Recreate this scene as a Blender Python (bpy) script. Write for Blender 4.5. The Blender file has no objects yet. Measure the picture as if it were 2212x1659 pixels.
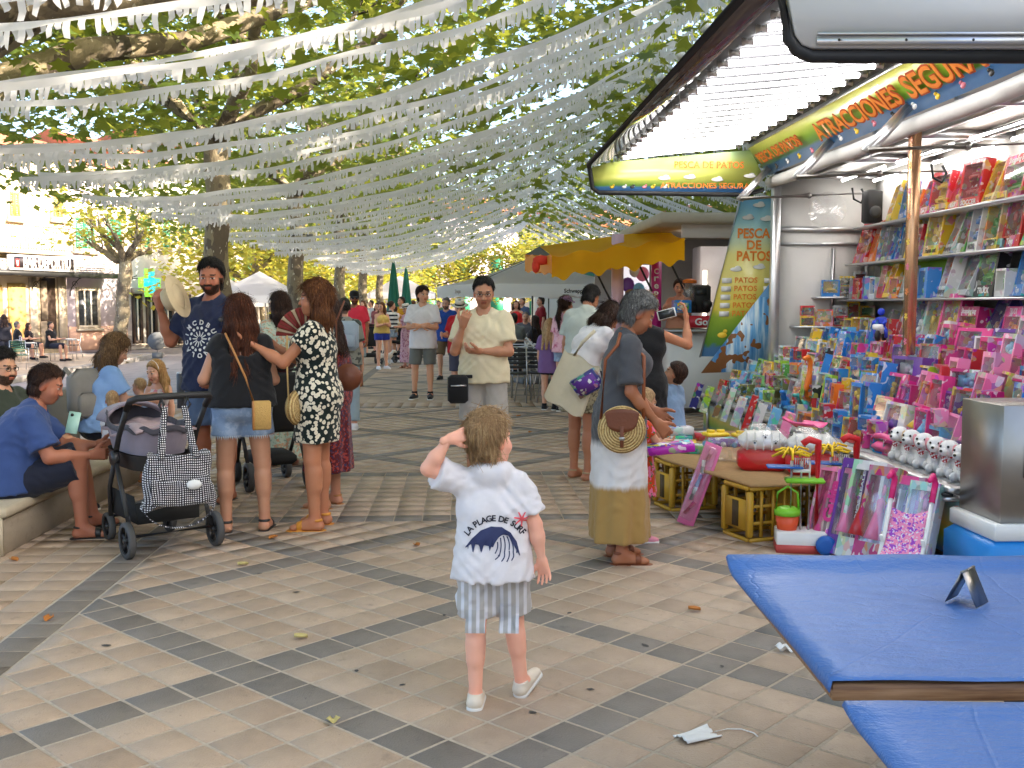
import bpy, bmesh, math, random
import numpy as np
from mathutils import Vector, Matrix
R=math.radians
rnd=random.Random(7)
SC=bpy.context.scene
COL=SC.collection
# ---------------------------------------------------------------- camera, sky, sun, exposure
YAW,PITCH,CAMH,FPX=R(2.9),R(4.42),1.53,2212.7
cd=bpy.data.cameras.new('camera'); cam=bpy.data.objects.new('camera',cd); COL.objects.link(cam)
cam.location=(0,0,CAMH); cam.rotation_euler=(R(90)-PITCH,0,-YAW)
cd.sensor_width=36; cd.lens=36*FPX/2212; cd.clip_start=.05; cd.clip_end=3000
SC.camera=cam
SUN_EL,SUN_AZ=R(25),R(110)      # azimuth clockwise from +Y: the sun stands to the right and a little behind the camera
w=bpy.data.worlds.new('World'); SC.world=w; w.use_nodes=True
nt=w.node_tree; sky=nt.nodes.new('ShaderNodeTexSky'); sky.sky_type='NISHITA'; sky.sun_disc=False
sky.sun_elevation=SUN_EL; sky.sun_rotation=SUN_AZ; sky.air_density=.8; sky.dust_density=4.0; sky.ozone_density=1.2
nt.links.new(sky.outputs[0],nt.nodes['Background'].inputs[0]); nt.nodes['Background'].inputs[1].default_value=.15
sd=bpy.data.lights.new('sun','SUN'); sun=bpy.data.objects.new('sun',sd); COL.objects.link(sun)
sd.energy=3.5; sd.angle=R(.5); sd.color=(1,.86,.68)
sv=Vector((math.sin(SUN_AZ)*math.cos(SUN_EL),math.cos(SUN_AZ)*math.cos(SUN_EL),math.sin(SUN_EL)))
sun.rotation_euler=sv.to_track_quat('Z','Y').to_euler()
SC.view_settings.view_transform='Standard'; SC.view_settings.look='None'; SC.view_settings.gamma=1
SC.view_settings.use_curve_mapping=False
SC.view_settings.exposure=2.38
cy=SC.cycles; cy.max_bounces=8; cy.diffuse_bounces=4; cy.glossy_bounces=3; cy.transmission_bounces=4; cy.transparent_max_bounces=8
cy.sample_clamp_indirect=6; cy.use_denoising=True; cy.caustics_reflective=False; cy.caustics_refractive=False
# ---------------------------------------------------------------- picture <-> place (u,v in a 2212 x 1659 picture)
_f=np.array([math.sin(YAW)*math.cos(PITCH),math.cos(YAW)*math.cos(PITCH),-math.sin(PITCH)])
_r=np.array([math.cos(YAW),-math.sin(YAW),0]); _u=np.cross(_r,_f)
def ray(u,v): return _f*FPX+_r*(u-1106)+_u*(829.5-v)
def G(u,v,z=0.):
    d=ray(u,v); t=(z-CAMH)/d[2]; return Vector((d[0]*t,d[1]*t,z))
def AX(u,v,x):
    d=ray(u,v); t=x/d[0]; return Vector((x,d[1]*t,CAMH+d[2]*t))
def AY(u,v,y):
    d=ray(u,v); t=y/d[1]; return Vector((d[0]*t,y,CAMH+d[2]*t))
# ---------------------------------------------------------------- materials
MATS={}
def _node(nt,t,**k):
    n=nt.nodes.new(t)
    for a,b in k.items(): setattr(n,a,b)
    return n
def newmat(name):
    m=bpy.data.materials.new(name); m.use_nodes=True; m.use_fake_user=False
    return m,m.node_tree,m.node_tree.nodes['Principled BSDF']
def c4(c): return (c[0],c[1],c[2],1.)
def sh(c,k): return tuple(max(0,min(1,x*k)) for x in c)
def hx(s):   # sRGB hex -> linear
    v=[int(s[i:i+2],16)/255 for i in (0,2,4)]
    return tuple(x/12.92 if x<=.04045 else ((x+.055)/1.055)**2.4 for x in v)
def mixc(nt,fac,a,b,blend='MIX'):
    n=_node(nt,'ShaderNodeMix',data_type='RGBA',blend_type=blend)
    if isinstance(fac,(int,float)): n.inputs[0].default_value=fac
    else: nt.links.new(fac,n.inputs[0])
    for i,x in ((6,a),(7,b)):
        if isinstance(x,tuple): n.inputs[i].default_value=c4(x)
        else: nt.links.new(x,n.inputs[i])
    return n.outputs[2]
def mth(nt,op,a,b=None,clamp=False):
    n=_node(nt,'ShaderNodeMath',operation=op); n.use_clamp=clamp
    for i,x in ((0,a),(1,b)):
        if x is None: continue
        if isinstance(x,(int,float)): n.inputs[i].default_value=x
        else: nt.links.new(x,n.inputs[i])
    return n.outputs[0]
def coords(nt,scale=None,kind='Object'):
    tc=_node(nt,'ShaderNodeTexCoord'); o=tc.outputs[kind]
    if scale:
        mp=_node(nt,'ShaderNodeMapping'); mp.inputs['Scale'].default_value=scale if isinstance(scale,tuple) else (scale,)*3
        nt.links.new(o,mp.inputs[0]); o=mp.outputs[0]
    return o
def noise(nt,vec,scale,detail=4,rough=.6):
    n=_node(nt,'ShaderNodeTexNoise'); n.inputs['Scale'].default_value=scale; n.inputs['Detail'].default_value=detail
    n.inputs['Roughness'].default_value=rough; nt.links.new(vec,n.inputs['Vector']); return n.outputs[0]
def ramp(nt,fac,stops,interp='LINEAR'):
    n=_node(nt,'ShaderNodeValToRGB'); n.color_ramp.interpolation=interp; e=n.color_ramp.elements
    while len(e)<len(stops): e.new(.5)
    for k,(p,c) in zip(e,stops): k.position=p; k.color=c4(c)
    nt.links.new(fac,n.inputs[0]); return n.outputs[0]
def bump(nt,b,h,strength,dist=.01):
    n=_node(nt,'ShaderNodeBump'); n.inputs['Strength'].default_value=strength; n.inputs['Distance'].default_value=dist
    nt.links.new(h,n.inputs['Height']); nt.links.new(n.outputs[0],b.inputs['Normal'])
def M(name,col=(.5,.5,.5),rough=.6,metal=0.,var=.12,vs=6.,bmp=0.,bs=60.,spec=.5,emit=0.,coat=0.,clear=0.,kind='Object'):
    if name in MATS: return MATS[name]
    m,nt,b=newmat(name); co=coords(nt,kind=kind)
    f=noise(nt,co,vs)
    c=mixc(nt,f,sh(col,1-var),sh(col,1+var)); nt.links.new(c,b.inputs['Base Color'])
    b.inputs['Roughness'].default_value=rough; b.inputs['Metallic'].default_value=metal
    b.inputs['Specular IOR Level'].default_value=spec; b.inputs['Coat Weight'].default_value=coat
    if bmp: bump(nt,b,noise(nt,co,bs,3),bmp)
    if emit:
        b.inputs['Emission Color'].default_value=c4(col); b.inputs['Emission Strength'].default_value=emit
    if clear:
        out=nt.nodes['Material Output']; tr=_node(nt,'ShaderNodeBsdfTransparent'); mx=_node(nt,'ShaderNodeMixShader')
        mx.inputs[0].default_value=1-clear; gl=_node(nt,'ShaderNodeBsdfGlossy'); gl.inputs['Roughness'].default_value=.06; m2=_node(nt,'ShaderNodeMixShader'); m2.inputs[0].default_value=.75; nt.links.new(b.outputs[0],m2.inputs[1]); nt.links.new(gl.outputs[0],m2.inputs[2])
        nt.links.new(tr.outputs[0],mx.inputs[1]); nt.links.new(m2.outputs[0],mx.inputs[2]); nt.links.new(mx.outputs[0],out.inputs[0])
    MATS[name]=m; return m
def fabric(name,col,col2=None,pat=None,sc=20.,rough=.85,col3=None):
    """cloth with a fine weave; pat: spots, stripes, gingham, floral, tiedye, dip, leafy"""
    if name in MATS: return MATS[name]
    m,nt,b=newmat(name); co=coords(nt); f=noise(nt,co,9); base=mixc(nt,f,sh(col,.88),sh(col,1.1))
    if pat=='spots':
        v=_node(nt,'ShaderNodeTexVoronoi'); v.inputs['Scale'].default_value=sc; nt.links.new(co,v.inputs['Vector'])
        wv=mth(nt,'ADD',v.outputs[0],mth(nt,'MULTIPLY',noise(nt,co,sc*2.2,1),.25))
        base=mixc(nt,mth(nt,'LESS_THAN',wv,.60),base,col2)
        v2=mth(nt,'LESS_THAN',mth(nt,'ABSOLUTE',mth(nt,'SUBTRACT',wv,.26)),.02); base=mixc(nt,v2,base,sh(col2,.7))
    elif pat in('floral','leafy'):
        n1=noise(nt,co,sc,1); n2=noise(nt,co,sc*1.7,1)
        base=mixc(nt,mth(nt,'GREATER_THAN',n1,.56),base,col2)
        if col3: base=mixc(nt,mth(nt,'GREATER_THAN',n2,.6),base,col3)
    elif pat=='tiedye':
        n1=noise(nt,co,sc,5,.7); base=ramp(nt,n1,[(.35,col),(.5,sh(col,1.0)),(.62,col2)])
    elif pat=='stripes':
        sx=_node(nt,'ShaderNodeSeparateXYZ'); nt.links.new(co,sx.inputs[0])
        ax=sx.outputs[2 if col3 else 0]
        s=mth(nt,'GREATER_THAN',mth(nt,'SINE',mth(nt,'MULTIPLY',ax,sc*6.283)),.25); base=mixc(nt,s,base,col2)
    elif pat=='gingham':
        sx=_node(nt,'ShaderNodeSeparateXYZ'); nt.links.new(co,sx.inputs[0])
        wx=mth(nt,'MULTIPLY',noise(nt,co,6,1),.035)
        a=mth(nt,'GREATER_THAN',mth(nt,'SINE',mth(nt,'MULTIPLY',mth(nt,'ADD',sx.outputs[0],wx),sc*6.283)),0)
        d=mth(nt,'GREATER_THAN',mth(nt,'SINE',mth(nt,'MULTIPLY',mth(nt,'ADD',sx.outputs[2],wx),sc*6.283)),0)
        base=ramp(nt,mth(nt,'MULTIPLY',mth(nt,'ADD',a,d),.5),[(0,col2),(.4,sh(col,.35)),(.9,col)],'CONSTANT')
    elif pat=='dip':   # three dyed zones down the length
        sx=_node(nt,'ShaderNodeSeparateXYZ'); nt.links.new(co,sx.inputs[0])
        z=mth(nt,'ADD',sx.outputs[2],mth(nt,'MULTIPLY',noise(nt,coords(nt,(30,30,4)),1,3),.05))
        z=mth(nt,'MULTIPLY',z,1/1.6)
        base=ramp(nt,z,[(0,col3),(.295,col3),(.315,col2),(.45,col2),(.48,col),(1,col)])
    nt.links.new(base,b.inputs['Base Color']); b.inputs['Roughness'].default_value=rough; b.inputs['Specular IOR Level'].default_value=.25
    b.inputs['Sheen Weight'].default_value=.15
    bump(nt,b,mth(nt,'ADD',noise(nt,co,420,1),mth(nt,'MULTIPLY',noise(nt,co,22,2),2.5)),.28,.006)
    MATS[name]=m; return m
def objcol(name,rough=.5,busy=.0,spec=.5,sc=30.,metal=0.,coat=0.):
    """colour comes from each object's own colour; busy adds a printed patchwork that differs from object to object"""
    if name in MATS: return MATS[name]
    m,nt,b=newmat(name); oi=_node(nt,'ShaderNodeObjectInfo'); co=coords(nt)
    c=oi.outputs['Color']
    if busy:
        ad=_node(nt,'ShaderNodeVectorMath',operation='ADD'); nt.links.new(co,ad.inputs[0])
        rr=_node(nt,'ShaderNodeCombineXYZ'); k=mth(nt,'MULTIPLY',oi.outputs['Random'],37.)
        for i in range(3): nt.links.new(k,rr.inputs[i])
        nt.links.new(rr.outputs[0],ad.inputs[1])
        v=_node(nt,'ShaderNodeTexVoronoi'); v.inputs['Scale'].default_value=sc; nt.links.new(ad.outputs[0],v.inputs['Vector'])
        hs=_node(nt,'ShaderNodeHueSaturation'); hs.inputs['Saturation'].default_value=1.1; hs.inputs['Value'].default_value=.8; nt.links.new(v.outputs['Color'],hs.inputs['Color'])
        n=noise(nt,ad.outputs[0],sc*.35,2)
        c=mixc(nt,mth(nt,'MULTIPLY',mth(nt,'GREATER_THAN',n,.52),busy),c,hs.outputs[0])
        n2=noise(nt,ad.outputs[0],sc*.8,1)
        c=mixc(nt,mth(nt,'MULTIPLY',mth(nt,'GREATER_THAN',n2,.66),min(1,busy*1.3)),c,(.85,.85,.85))
    else:
        c=mixc(nt,mth(nt,'MULTIPLY',noise(nt,co,14),.18),c,(.1,.1,.1))
    nt.links.new(c,b.inputs['Base Color']); b.inputs['Roughness'].default_value=rough; b.inputs['Specular IOR Level'].default_value=spec; b.inputs['Metallic'].default_value=metal
    b.inputs['Coat Weight'].default_value=coat
    MATS[name]=m; return m
# ---------------------------------------------------------------- objects
def link(o,parent=None):
    COL.objects.link(o)
    if parent: o.parent=parent
    return o
def tag(o,label,cat,group=None,kind=None):
    if label: o['label']=label
    if cat: o['category']=cat
    if group: o['group']=group
    if kind: o['kind']=kind
    return o
def empty(name,loc=(0,0,0),rz=0.,label=None,cat=None,group=None):
    o=bpy.data.objects.new(name,None); o.empty_display_size=.1; o.location=loc; o.rotation_euler=(0,0,rz)
    link(o); tag(o,label,cat,group); return o
def rawmesh(name,v,f,smooth=False,mats=(),mi=None,cols=None):
    """fast mesh from arrays; f is an (n,k) index array or a list of tuples"""
    me=bpy.data.meshes.new(name); v=np.asarray(v,np.float32)
    if isinstance(f,np.ndarray) and f.ndim==2:
        n,k=f.shape; ls=np.arange(0,n*k,k,dtype=np.int32); lv=f.astype(np.int32).ravel()
    else:
        ln=[len(x) for x in f]; n=len(ln); ls=np.concatenate([[0],np.cumsum(ln)[:-1]]).astype(np.int32) if n else np.zeros(0,np.int32)
        lv=np.fromiter((i for x in f for i in x),np.int32)
    me.vertices.add(len(v)); me.vertices.foreach_set('co',v.ravel())
    me.loops.add(len(lv)); me.loops.foreach_set('vertex_index',lv)
    me.polygons.add(n); me.polygons.foreach_set('loop_start',ls)
    if smooth: me.polygons.foreach_set('use_smooth',np.ones(n,bool))
    for m in mats: me.materials.append(m)
    if mi is not None: me.polygons.foreach_set('material_index',np.asarray(mi,np.int32))
    me.update(calc_edges=True)
    if cols is not None:
        a=me.color_attributes.new('Col','FLOAT_COLOR','POINT'); cc=np.ones((len(v),4),np.float32); cc[:,:3]=cols; a.data.foreach_set('color',cc.ravel())
    return me
def _basis(d):
    d=Vector(d).normalized(); a=Vector((0,0,1)) if abs(d.z)<.95 else Vector((1,0,0)); s=d.cross(a).normalized(); return s,s.cross(d).normalized()
class MB:
    def __init__(s): s.v=[]; s.f=[]; s.m=[]
    def add(s,v,f,m=0):
        o=len(s.v); s.v.extend(tuple(x) for x in v); s.f.extend(tuple(i+o for i in x) for x in f); s.m.extend([m]*len(f)); return s
    def box(s,c,sz,m=0,rz=0.,mat=None,bev=0.):
        x,y,z=[k/2 for k in sz]
        if bev:
            b=min(bev,x*.9,y*.9,z*.9); v=[]
            for k,(i,j) in ((-z,(b,b)),(-z+b,(0,0)),(z-b,(0,0)),(z,(b,b))):
                X,Y=x-i,y-j; bb=b*.6 if not i else b*.5
                v+=[(-X+bb,-Y,k),(X-bb,-Y,k),(X,-Y+bb,k),(X,Y-bb,k),(X-bb,Y,k),(-X+bb,Y,k),(-X,Y-bb,k),(-X,-Y+bb,k)]
            f=[tuple(range(7,-1,-1)),tuple(range(24,32))]+[(8*r+i,8*r+(i+1)%8,8*r+8+(i+1)%8,8*r+8+i) for r in range(3) for i in range(8)]
        else:
            v=[(-x,-y,-z),(x,-y,-z),(x,y,-z),(-x,y,-z),(-x,-y,z),(x,-y,z),(x,y,z),(-x,y,z)]
            f=[(3,2,1,0),(4,5,6,7),(0,1,5,4),(1,2,6,5),(2,3,7,6),(3,0,4,7)]
        T=mat or Matrix.Rotation(rz,4,'Z'); c=Vector(c)
        return s.add([c+(T@Vector(p)) for p in v],f,m)
    def tube(s,pts,r,n=8,m=0,cap=True,closed=False):
        P=[Vector(p) for p in pts]; rs=r if isinstance(r,(list,tuple)) else [r]*len(P); v=[]; f=[]; N=len(P)
        up=None
        for i,p in enumerate(P):
            d=(P[(i+1)%N]-P[i-1]) if closed else (P[min(i+1,N-1)]-P[max(i-1,0)])
            if d.length<1e-9: d=Vector((0,0,1))
            d.normalize()
            if up is None: a,b=_basis(d)
            else:
                a=(up-d*up.dot(d)); a=a.normalized() if a.length>1e-6 else _basis(d)[0]; b=d.cross(a)
            up=a
            for k in range(n):
                t=2*math.pi*k/n; v.append(p+a*(rs[i]*math.cos(t))+b*(rs[i]*math.sin(t)))
        for i in range(N if closed else N-1):
            for k in range(n):
                j=(i+1)%N; f.append((i*n+k,i*n+(k+1)%n,j*n+(k+1)%n,j*n+k))
        if cap and not closed: f+=[tuple(range(n-1,-1,-1)),tuple((N-1)*n+k for k in range(n))]
        return s.add(v,f,m)
    def lathe(s,prof,c=(0,0,0),n=24,m=0,mat=None,cap=True):
        v=[];f=[];c=Vector(c)
        for r,z in prof:
            for k in range(n):
                t=2*math.pi*k/n; p=Vector((r*math.cos(t),r*math.sin(t),z)); v.append(c+(mat@p if mat else p))
        for i in range(len(prof)-1):
            for k in range(n): f.append((i*n+k,i*n+(k+1)%n,(i+1)*n+(k+1)%n,(i+1)*n+k))
        if cap: f+=[tuple(range(n-1,-1,-1)),tuple((len(prof)-1)*n+k for k in range(n))]
        return s.add(v,f,m)
    def prism(s,poly,a,b,m=0):
        """poly: list of 3D points, extruded from offset a to offset b (vectors)"""
        a=Vector(a);b=Vector(b);n=len(poly)
        v=[Vector(p)+a for p in poly]+[Vector(p)+b for p in poly]
        f=[tuple(range(n-1,-1,-1)),tuple(range(n,2*n))]+[(i,(i+1)%n,n+(i+1)%n,n+i) for i in range(n)]
        return s.add(v,f,m)
    def quad(s,a,b,c,d,m=0): return s.add([a,b,c,d],[(0,1,2,3)],m)
    def grid(s,fn,nu,nv,m=0):
        v=[fn(i/nu,j/nv) for j in range(nv+1) for i in range(nu+1)]
        f=[(j*(nu+1)+i,j*(nu+1)+i+1,(j+1)*(nu+1)+i+1,(j+1)*(nu+1)+i) for j in range(nv) for i in range(nu)]
        return s.add(v,f,m)
    def ball(s,c,r,n=10,m=0,mat=None):
        r=r if isinstance(r,tuple) else (r,)*3; c=Vector(c); v=[];f=[]; h=n//2
        for i in range(h+1):
            a=math.pi*i/h
            for k in range(n):
                t=2*math.pi*k/n; p=Vector((r[0]*math.sin(a)*math.cos(t),r[1]*math.sin(a)*math.sin(t),r[2]*math.cos(a))); v.append(c+(mat@p if mat else p))
        for i in range(h):
            for k in range(n): f.append((i*n+k,(i+1)*n+k,(i+1)*n+(k+1)%n,i*n+(k+1)%n))
        return s.add(v,f,m)
    def mesh(s,name,mats,smooth=False):
        mats=mats if isinstance(mats,(list,tuple)) else [mats]
        return rawmesh(name,s.v,s.f,smooth,mats,s.m)
    def build(s,name,mats,parent=None,smooth=False,loc=None,rz=0.):
        o=bpy.data.objects.new(name,s.mesh(name,mats,smooth)); link(o,parent)
        if loc is not None: o.location=loc
        if rz: o.rotation_euler=(0,0,rz)
        return o
def solidify(o,t,off=-1):
    md=o.modifiers.new('thickness','SOLIDIFY'); md.thickness=t; md.offset=off; return o
def copy_tree(o,parent=None):
    c=o.copy(); COL.objects.link(c); c.parent=parent
    for ch in list(o.children): copy_tree(ch,c)
    return c
def textmesh(s,size=1.,bold=0.,ext=0.,align='CENTER',spacing=1.):
    cu=bpy.data.curves.new('lettering','FONT'); cu.body=s; cu.size=size; cu.align_x=align; cu.align_y='CENTER'; cu.offset=bold; cu.extrude=ext; cu.space_character=spacing; cu.resolution_u=3
    o=bpy.data.objects.new('lettering',cu); COL.objects.link(o); bpy.context.view_layer.update()
    me=bpy.data.meshes.new_from_object(o.evaluated_get(bpy.context.evaluated_depsgraph_get())); bpy.data.objects.remove(o); bpy.data.curves.remove(cu)
    return me
def frame(origin,xdir,ydir):
    x=Vector(xdir).normalized(); y=Vector(ydir); y=(y-x*y.dot(x)).normalized(); z=x.cross(y)
    m=Matrix((x,y,z)).transposed().to_4x4(); m.translation=Vector(origin); return m
def sign_text(s,origin,xdir,ydir,width,height,mat,parent=None,bold=.0,name='lettering',ext=.004):
    """flat raised lettering fitted to width x height about origin; parent must sit unrotated at the origin of the world or be None"""
    me=textmesh(s,1.,bold,0.)
    if not len(me.vertices): return None
    co=np.empty(len(me.vertices)*3,np.float32); me.vertices.foreach_get('co',co); co=co.reshape(-1,3)
    lo,hi=co.min(0),co.max(0); co=(co-(lo+hi)/2); co[:,0]*=width/max(1e-6,hi[0]-lo[0]); co[:,1]*=height/max(1e-6,hi[1]-lo[1])
    F=frame(origin,xdir,ydir); A=np.array(F)
    w_=co@A[:3,:3].T+A[:3,3]
    me.vertices.foreach_set('co',w_.astype(np.float32).ravel()); me.materials.clear(); me.materials.append(mat); me.update()
    o=bpy.data.objects.new(name,me); link(o)
    if parent:
        o.parent=parent; o.matrix_parent_inverse=Matrix.Translation(parent.location).inverted() if not parent.rotation_euler.z else (Matrix.Translation(parent.location)@Matrix.Rotation(parent.rotation_euler.z,4,'Z')).inverted()
    return o
# ---------------------------------------------------------------- people: smooth distance-field bodies turned into continuous meshes
_CORN=[(i,j,k) for i in(0,1) for j in(0,1) for k in(0,1)]
_EDG=[(a,b) for a in range(8) for b in range(a+1,8) if sum(abs(x-y) for x,y in zip(_CORN[a],_CORN[b]))==1]
class Field:
    def __init__(s,lo,hi,h):
        s.h=h; s.lo=np.array(lo,np.float32)-2*h; n=np.ceil((np.array(hi)+2*h-s.lo)/h).astype(int)+1
        s.ax=[(s.lo[i]+h*np.arange(n[i])).astype(np.float32) for i in range(3)]; s.D=np.full(n,.5,np.float32)
    def win(s,lo,hi):
        sl=[]
        for i in range(3):
            a=max(0,int((lo[i]-s.lo[i])/s.h)); b=min(len(s.ax[i]),int((hi[i]-s.lo[i])/s.h)+2); sl.append(slice(a,max(a,b)))
        return tuple(sl),s.ax[0][sl[0]][:,None,None],s.ax[1][sl[1]][None,:,None],s.ax[2][sl[2]][None,None,:]
    def put(s,sl,q,sm,sub=False):
        A=s.D[sl]
        if sub: A_=-A; k=np.clip(.5+.5*(A_-q)/sm,0,1); s.D[sl]=-(A_*(1-k)+q*k-sm*k*(1-k)); return
        if sm<=1e-6: s.D[sl]=np.minimum(A,q); return
        k=np.clip(.5+.5*(A-q)/sm,0,1); s.D[sl]=A*(1-k)+q*k-sm*k*(1-k)
    def cap(s,a,b,ra,rb=None,sm=.03,cut=(),flat=None,sub=False):
        rb=ra if rb is None else rb; a=np.asarray(a,float); b=np.asarray(b,float); m=max(ra,rb)*(1 if not flat else max(1,flat[1]))+max(sm,.01)+.03
        sl,X,Y,Z=s.win(np.minimum(a,b)-m,np.maximum(a,b)+m)
        if s.D[sl].size==0: return
        d=b-a; dd=float(d@d)+1e-9; px,py,pz=X-a[0],Y-a[1],Z-a[2]
        t=np.clip((px*d[0]+py*d[1]+pz*d[2])/dd,0,1); x,y,z=px-t*d[0],py-t*d[1],pz-t*d[2]
        q=x*x+y*y+z*z; k=1
        if flat:
            n,k=flat; c=x*n[0]+y*n[1]+z*n[2]; q=q+c*c*(1/k/k-1)
        q=(np.sqrt(q)-(ra+t*(rb-ra)))*min(1,k)
        for p,n in cut: q=np.maximum(q,(X-p[0])*n[0]+(Y-p[1])*n[1]+(Z-p[2])*n[2])
        s.put(sl,q,sm,sub)
    def ell(s,c,r,Rm=None,sm=.02,sub=False,cut=()):
        c=np.asarray(c,float); m=max(r)+sm+.03; sl,X,Y,Z=s.win(c-m,c+m)
        if s.D[sl].size==0: return
        x,y,z=X-c[0],Y-c[1],Z-c[2]
        if Rm is not None: x,y,z=[Rm[0][i]*x+Rm[1][i]*y+Rm[2][i]*z for i in range(3)]
        q=np.sqrt((x/r[0])**2+(y/r[1])**2+(z/r[2])**2); q=(q-1)*min(r)
        for p,n in cut: q=np.maximum(q,(X-p[0])*n[0]+(Y-p[1])*n[1]+(Z-p[2])*n[2])
        s.put(sl,q,sm,sub)
    def skirt(s,axis,z0,z1,r0,r1,dep=.75,folds=9,amp=.012,sm=.03,ph=0.,lift=0.):
        """a hanging cone about axis=((x,y) at z0,(x,y) at z1), r0 at z0 (top) to r1 at z1 (hem)"""
        (x0,y0),(x1,y1)=axis; m=max(r0,r1)+.08; sl,X,Y,Z=s.win((min(x0,x1)-m,min(y0,y1)-m,z1-.03),(max(x0,x1)+m,max(y0,y1)+m,z0+.06))
        t=np.clip((z0-Z)/(z0-z1),0,1); x=X-(x0+(x1-x0)*t); y=(Y-(y0+(y1-y0)*t))/dep
        th=np.arctan2(y,x); rr=np.sqrt(x*x+y*y)
        Rr=r0+(r1-r0)*t+amp*t*(np.sin(folds*th+ph)+.5*np.sin(folds*1.7*th+2+ph+3*t))
        q=np.maximum((rr-Rr)*dep,np.maximum(z1+lift*np.sin(th*2+ph)-Z,Z-z0-.02)); s.put(sl,q,sm)
    def warp(s,amp,fr=(9,7,5),ph=0.):
        X,Y,Z=s.ax[0][:,None,None],s.ax[1][None,:,None],s.ax[2][None,None,:]
        w1=2.2*np.sin(13*X+9*Z+ph)+1.8*np.sin(12*Y-8*Z+2*ph); w2=2.*np.sin(10*X-15*Z+1.7*ph)+1.6*np.sin(17*Y+6*Z+ph)
        q=.9*(np.abs(np.sin(17*X+21*Z+8*Y+w1+ph))-.6)*(1+.6*np.sin(7*X+5*Z+ph))+.8*(np.abs(np.sin(-23*X+19*Z+9*Y+w2+1.3*ph))-.6)+.5*np.sin(40*X+12*Z+2*w2)*np.sin(22*Y+15*Z+w1)
        s.D+=(amp*1.15*q).astype(np.float32)
    def mesh(s):
        D=s.D; S=D<0; n=D.shape
        c=np.zeros([x-1 for x in n],np.int8)
        for i,j,k in _CORN: c+=S[i:n[0]-1+i,j:n[1]-1+j,k:n[2]-1+k]
        I,J,K=np.nonzero((c>0)&(c<8))
        if len(I)==0: return np.zeros((0,3)),np.zeros((0,4),int)
        val=np.stack([D[I+i,J+j,K+k] for i,j,k in _CORN],1); acc=np.zeros((len(I),3)); cnt=np.zeros(len(I))
        for a,b in _EDG:
            m=(val[:,a]<0)!=(val[:,b]<0); t=val[m,a]/(val[m,a]-val[m,b]); A=np.array(_CORN[a]);B=np.array(_CORN[b])
            acc[m]+=A+(B-A)*t[:,None]; cnt[m]+=1
        V=(np.stack([I,J,K],1)+acc/cnt[:,None])*s.h+s.lo
        idx=np.full([x-1 for x in n],-1,np.int32); idx[I,J,K]=np.arange(len(I)); F=[]
        for ax in range(3):
            o=[(1,2),(2,0),(0,1)][ax]
            lo=[slice(1,-1)]*3; lo[ax]=slice(0,n[ax]-1); hi=list(lo); hi[ax]=slice(1,n[ax])
            lo=[slice(1,n[i]-1) if i!=ax else slice(0,n[i]-1) for i in range(3)]; hi=[slice(1,n[i]-1) if i!=ax else slice(1,n[i]) for i in range(3)]
            a=S[tuple(lo)]; b=S[tuple(hi)]
            for flip in(0,1):
                p=np.stack(np.nonzero((a&~b) if not flip else (~a&b)),1)
                if not len(p): continue
                p[:,o[0]]+=1; p[:,o[1]]+=1
                q=[]
                for du,dv in((-1,-1),(0,-1),(0,0),(-1,0)):
                    r=p.copy(); r[:,o[0]]+=du; r[:,o[1]]+=dv; q.append(idx[r[:,0],r[:,1],r[:,2]])
                q=np.stack(q,1); F.append(q if not flip else q[:,::-1])
        return V,np.concatenate(F)
def rot(rx=0,ry=0,rz=0):
    return np.array((Matrix.Rotation(R(rz),3,'Z')@Matrix.Rotation(R(rx),3,'X')@Matrix.Rotation(R(ry),3,'Y')))
def unit(v):
    v=np.asarray(v,float); return v/np.linalg.norm(v)
def skinmat():
    if 'skin' in MATS: return MATS['skin']
    m,nt,b=newmat('skin'); a=_node(nt,'ShaderNodeVertexColor',layer_name='Col'); co=coords(nt)
    n=noise(nt,co,30,4); c=mixc(nt,mth(nt,'MULTIPLY',n,.35),a.outputs[0],mixc(nt,1.,a.outputs[0],(.85,.62,.55),'MULTIPLY'))
    nt.links.new(c,b.inputs['Base Color']); b.inputs['Roughness'].default_value=.5; b.inputs['Specular IOR Level'].default_value=.35
    b.inputs['Subsurface Weight'].default_value=.12; b.inputs['Subsurface Radius'].default_value=(.012,.005,.003); b.inputs['Subsurface Scale'].default_value=1.
    bump(nt,b,noise(nt,co,160,2),.08,.002)
    MATS['skin']=m; return m
def hairmat(name,c1,c2=None):
    if name in MATS: return MATS[name]
    m,nt,b=newmat(name); c2=c2 or sh(c1,1.7)
    n=noise(nt,coords(nt,(130,130,9)),1,4,.7)
    n3=noise(nt,coords(nt),9,3)
    c=ramp(nt,mth(nt,'ADD',mth(nt,'MULTIPLY',n,.75),mth(nt,'MULTIPLY',n3,.25)),[(.3,sh(c1,.55)),(.48,c1),(.68,c2)])
    nt.links.new(c,b.inputs['Base Color']); b.inputs['Roughness'].default_value=.55; b.inputs['Specular IOR Level'].default_value=.3
    bump(nt,b,n,1.,.010); m['hc']=list(c1); MATS[name]=m; return m
SKIN=hx('cf9a7c'); PALE=hx('dba98a'); TAN=hx('a86f4c')
NP=[0]
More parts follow.
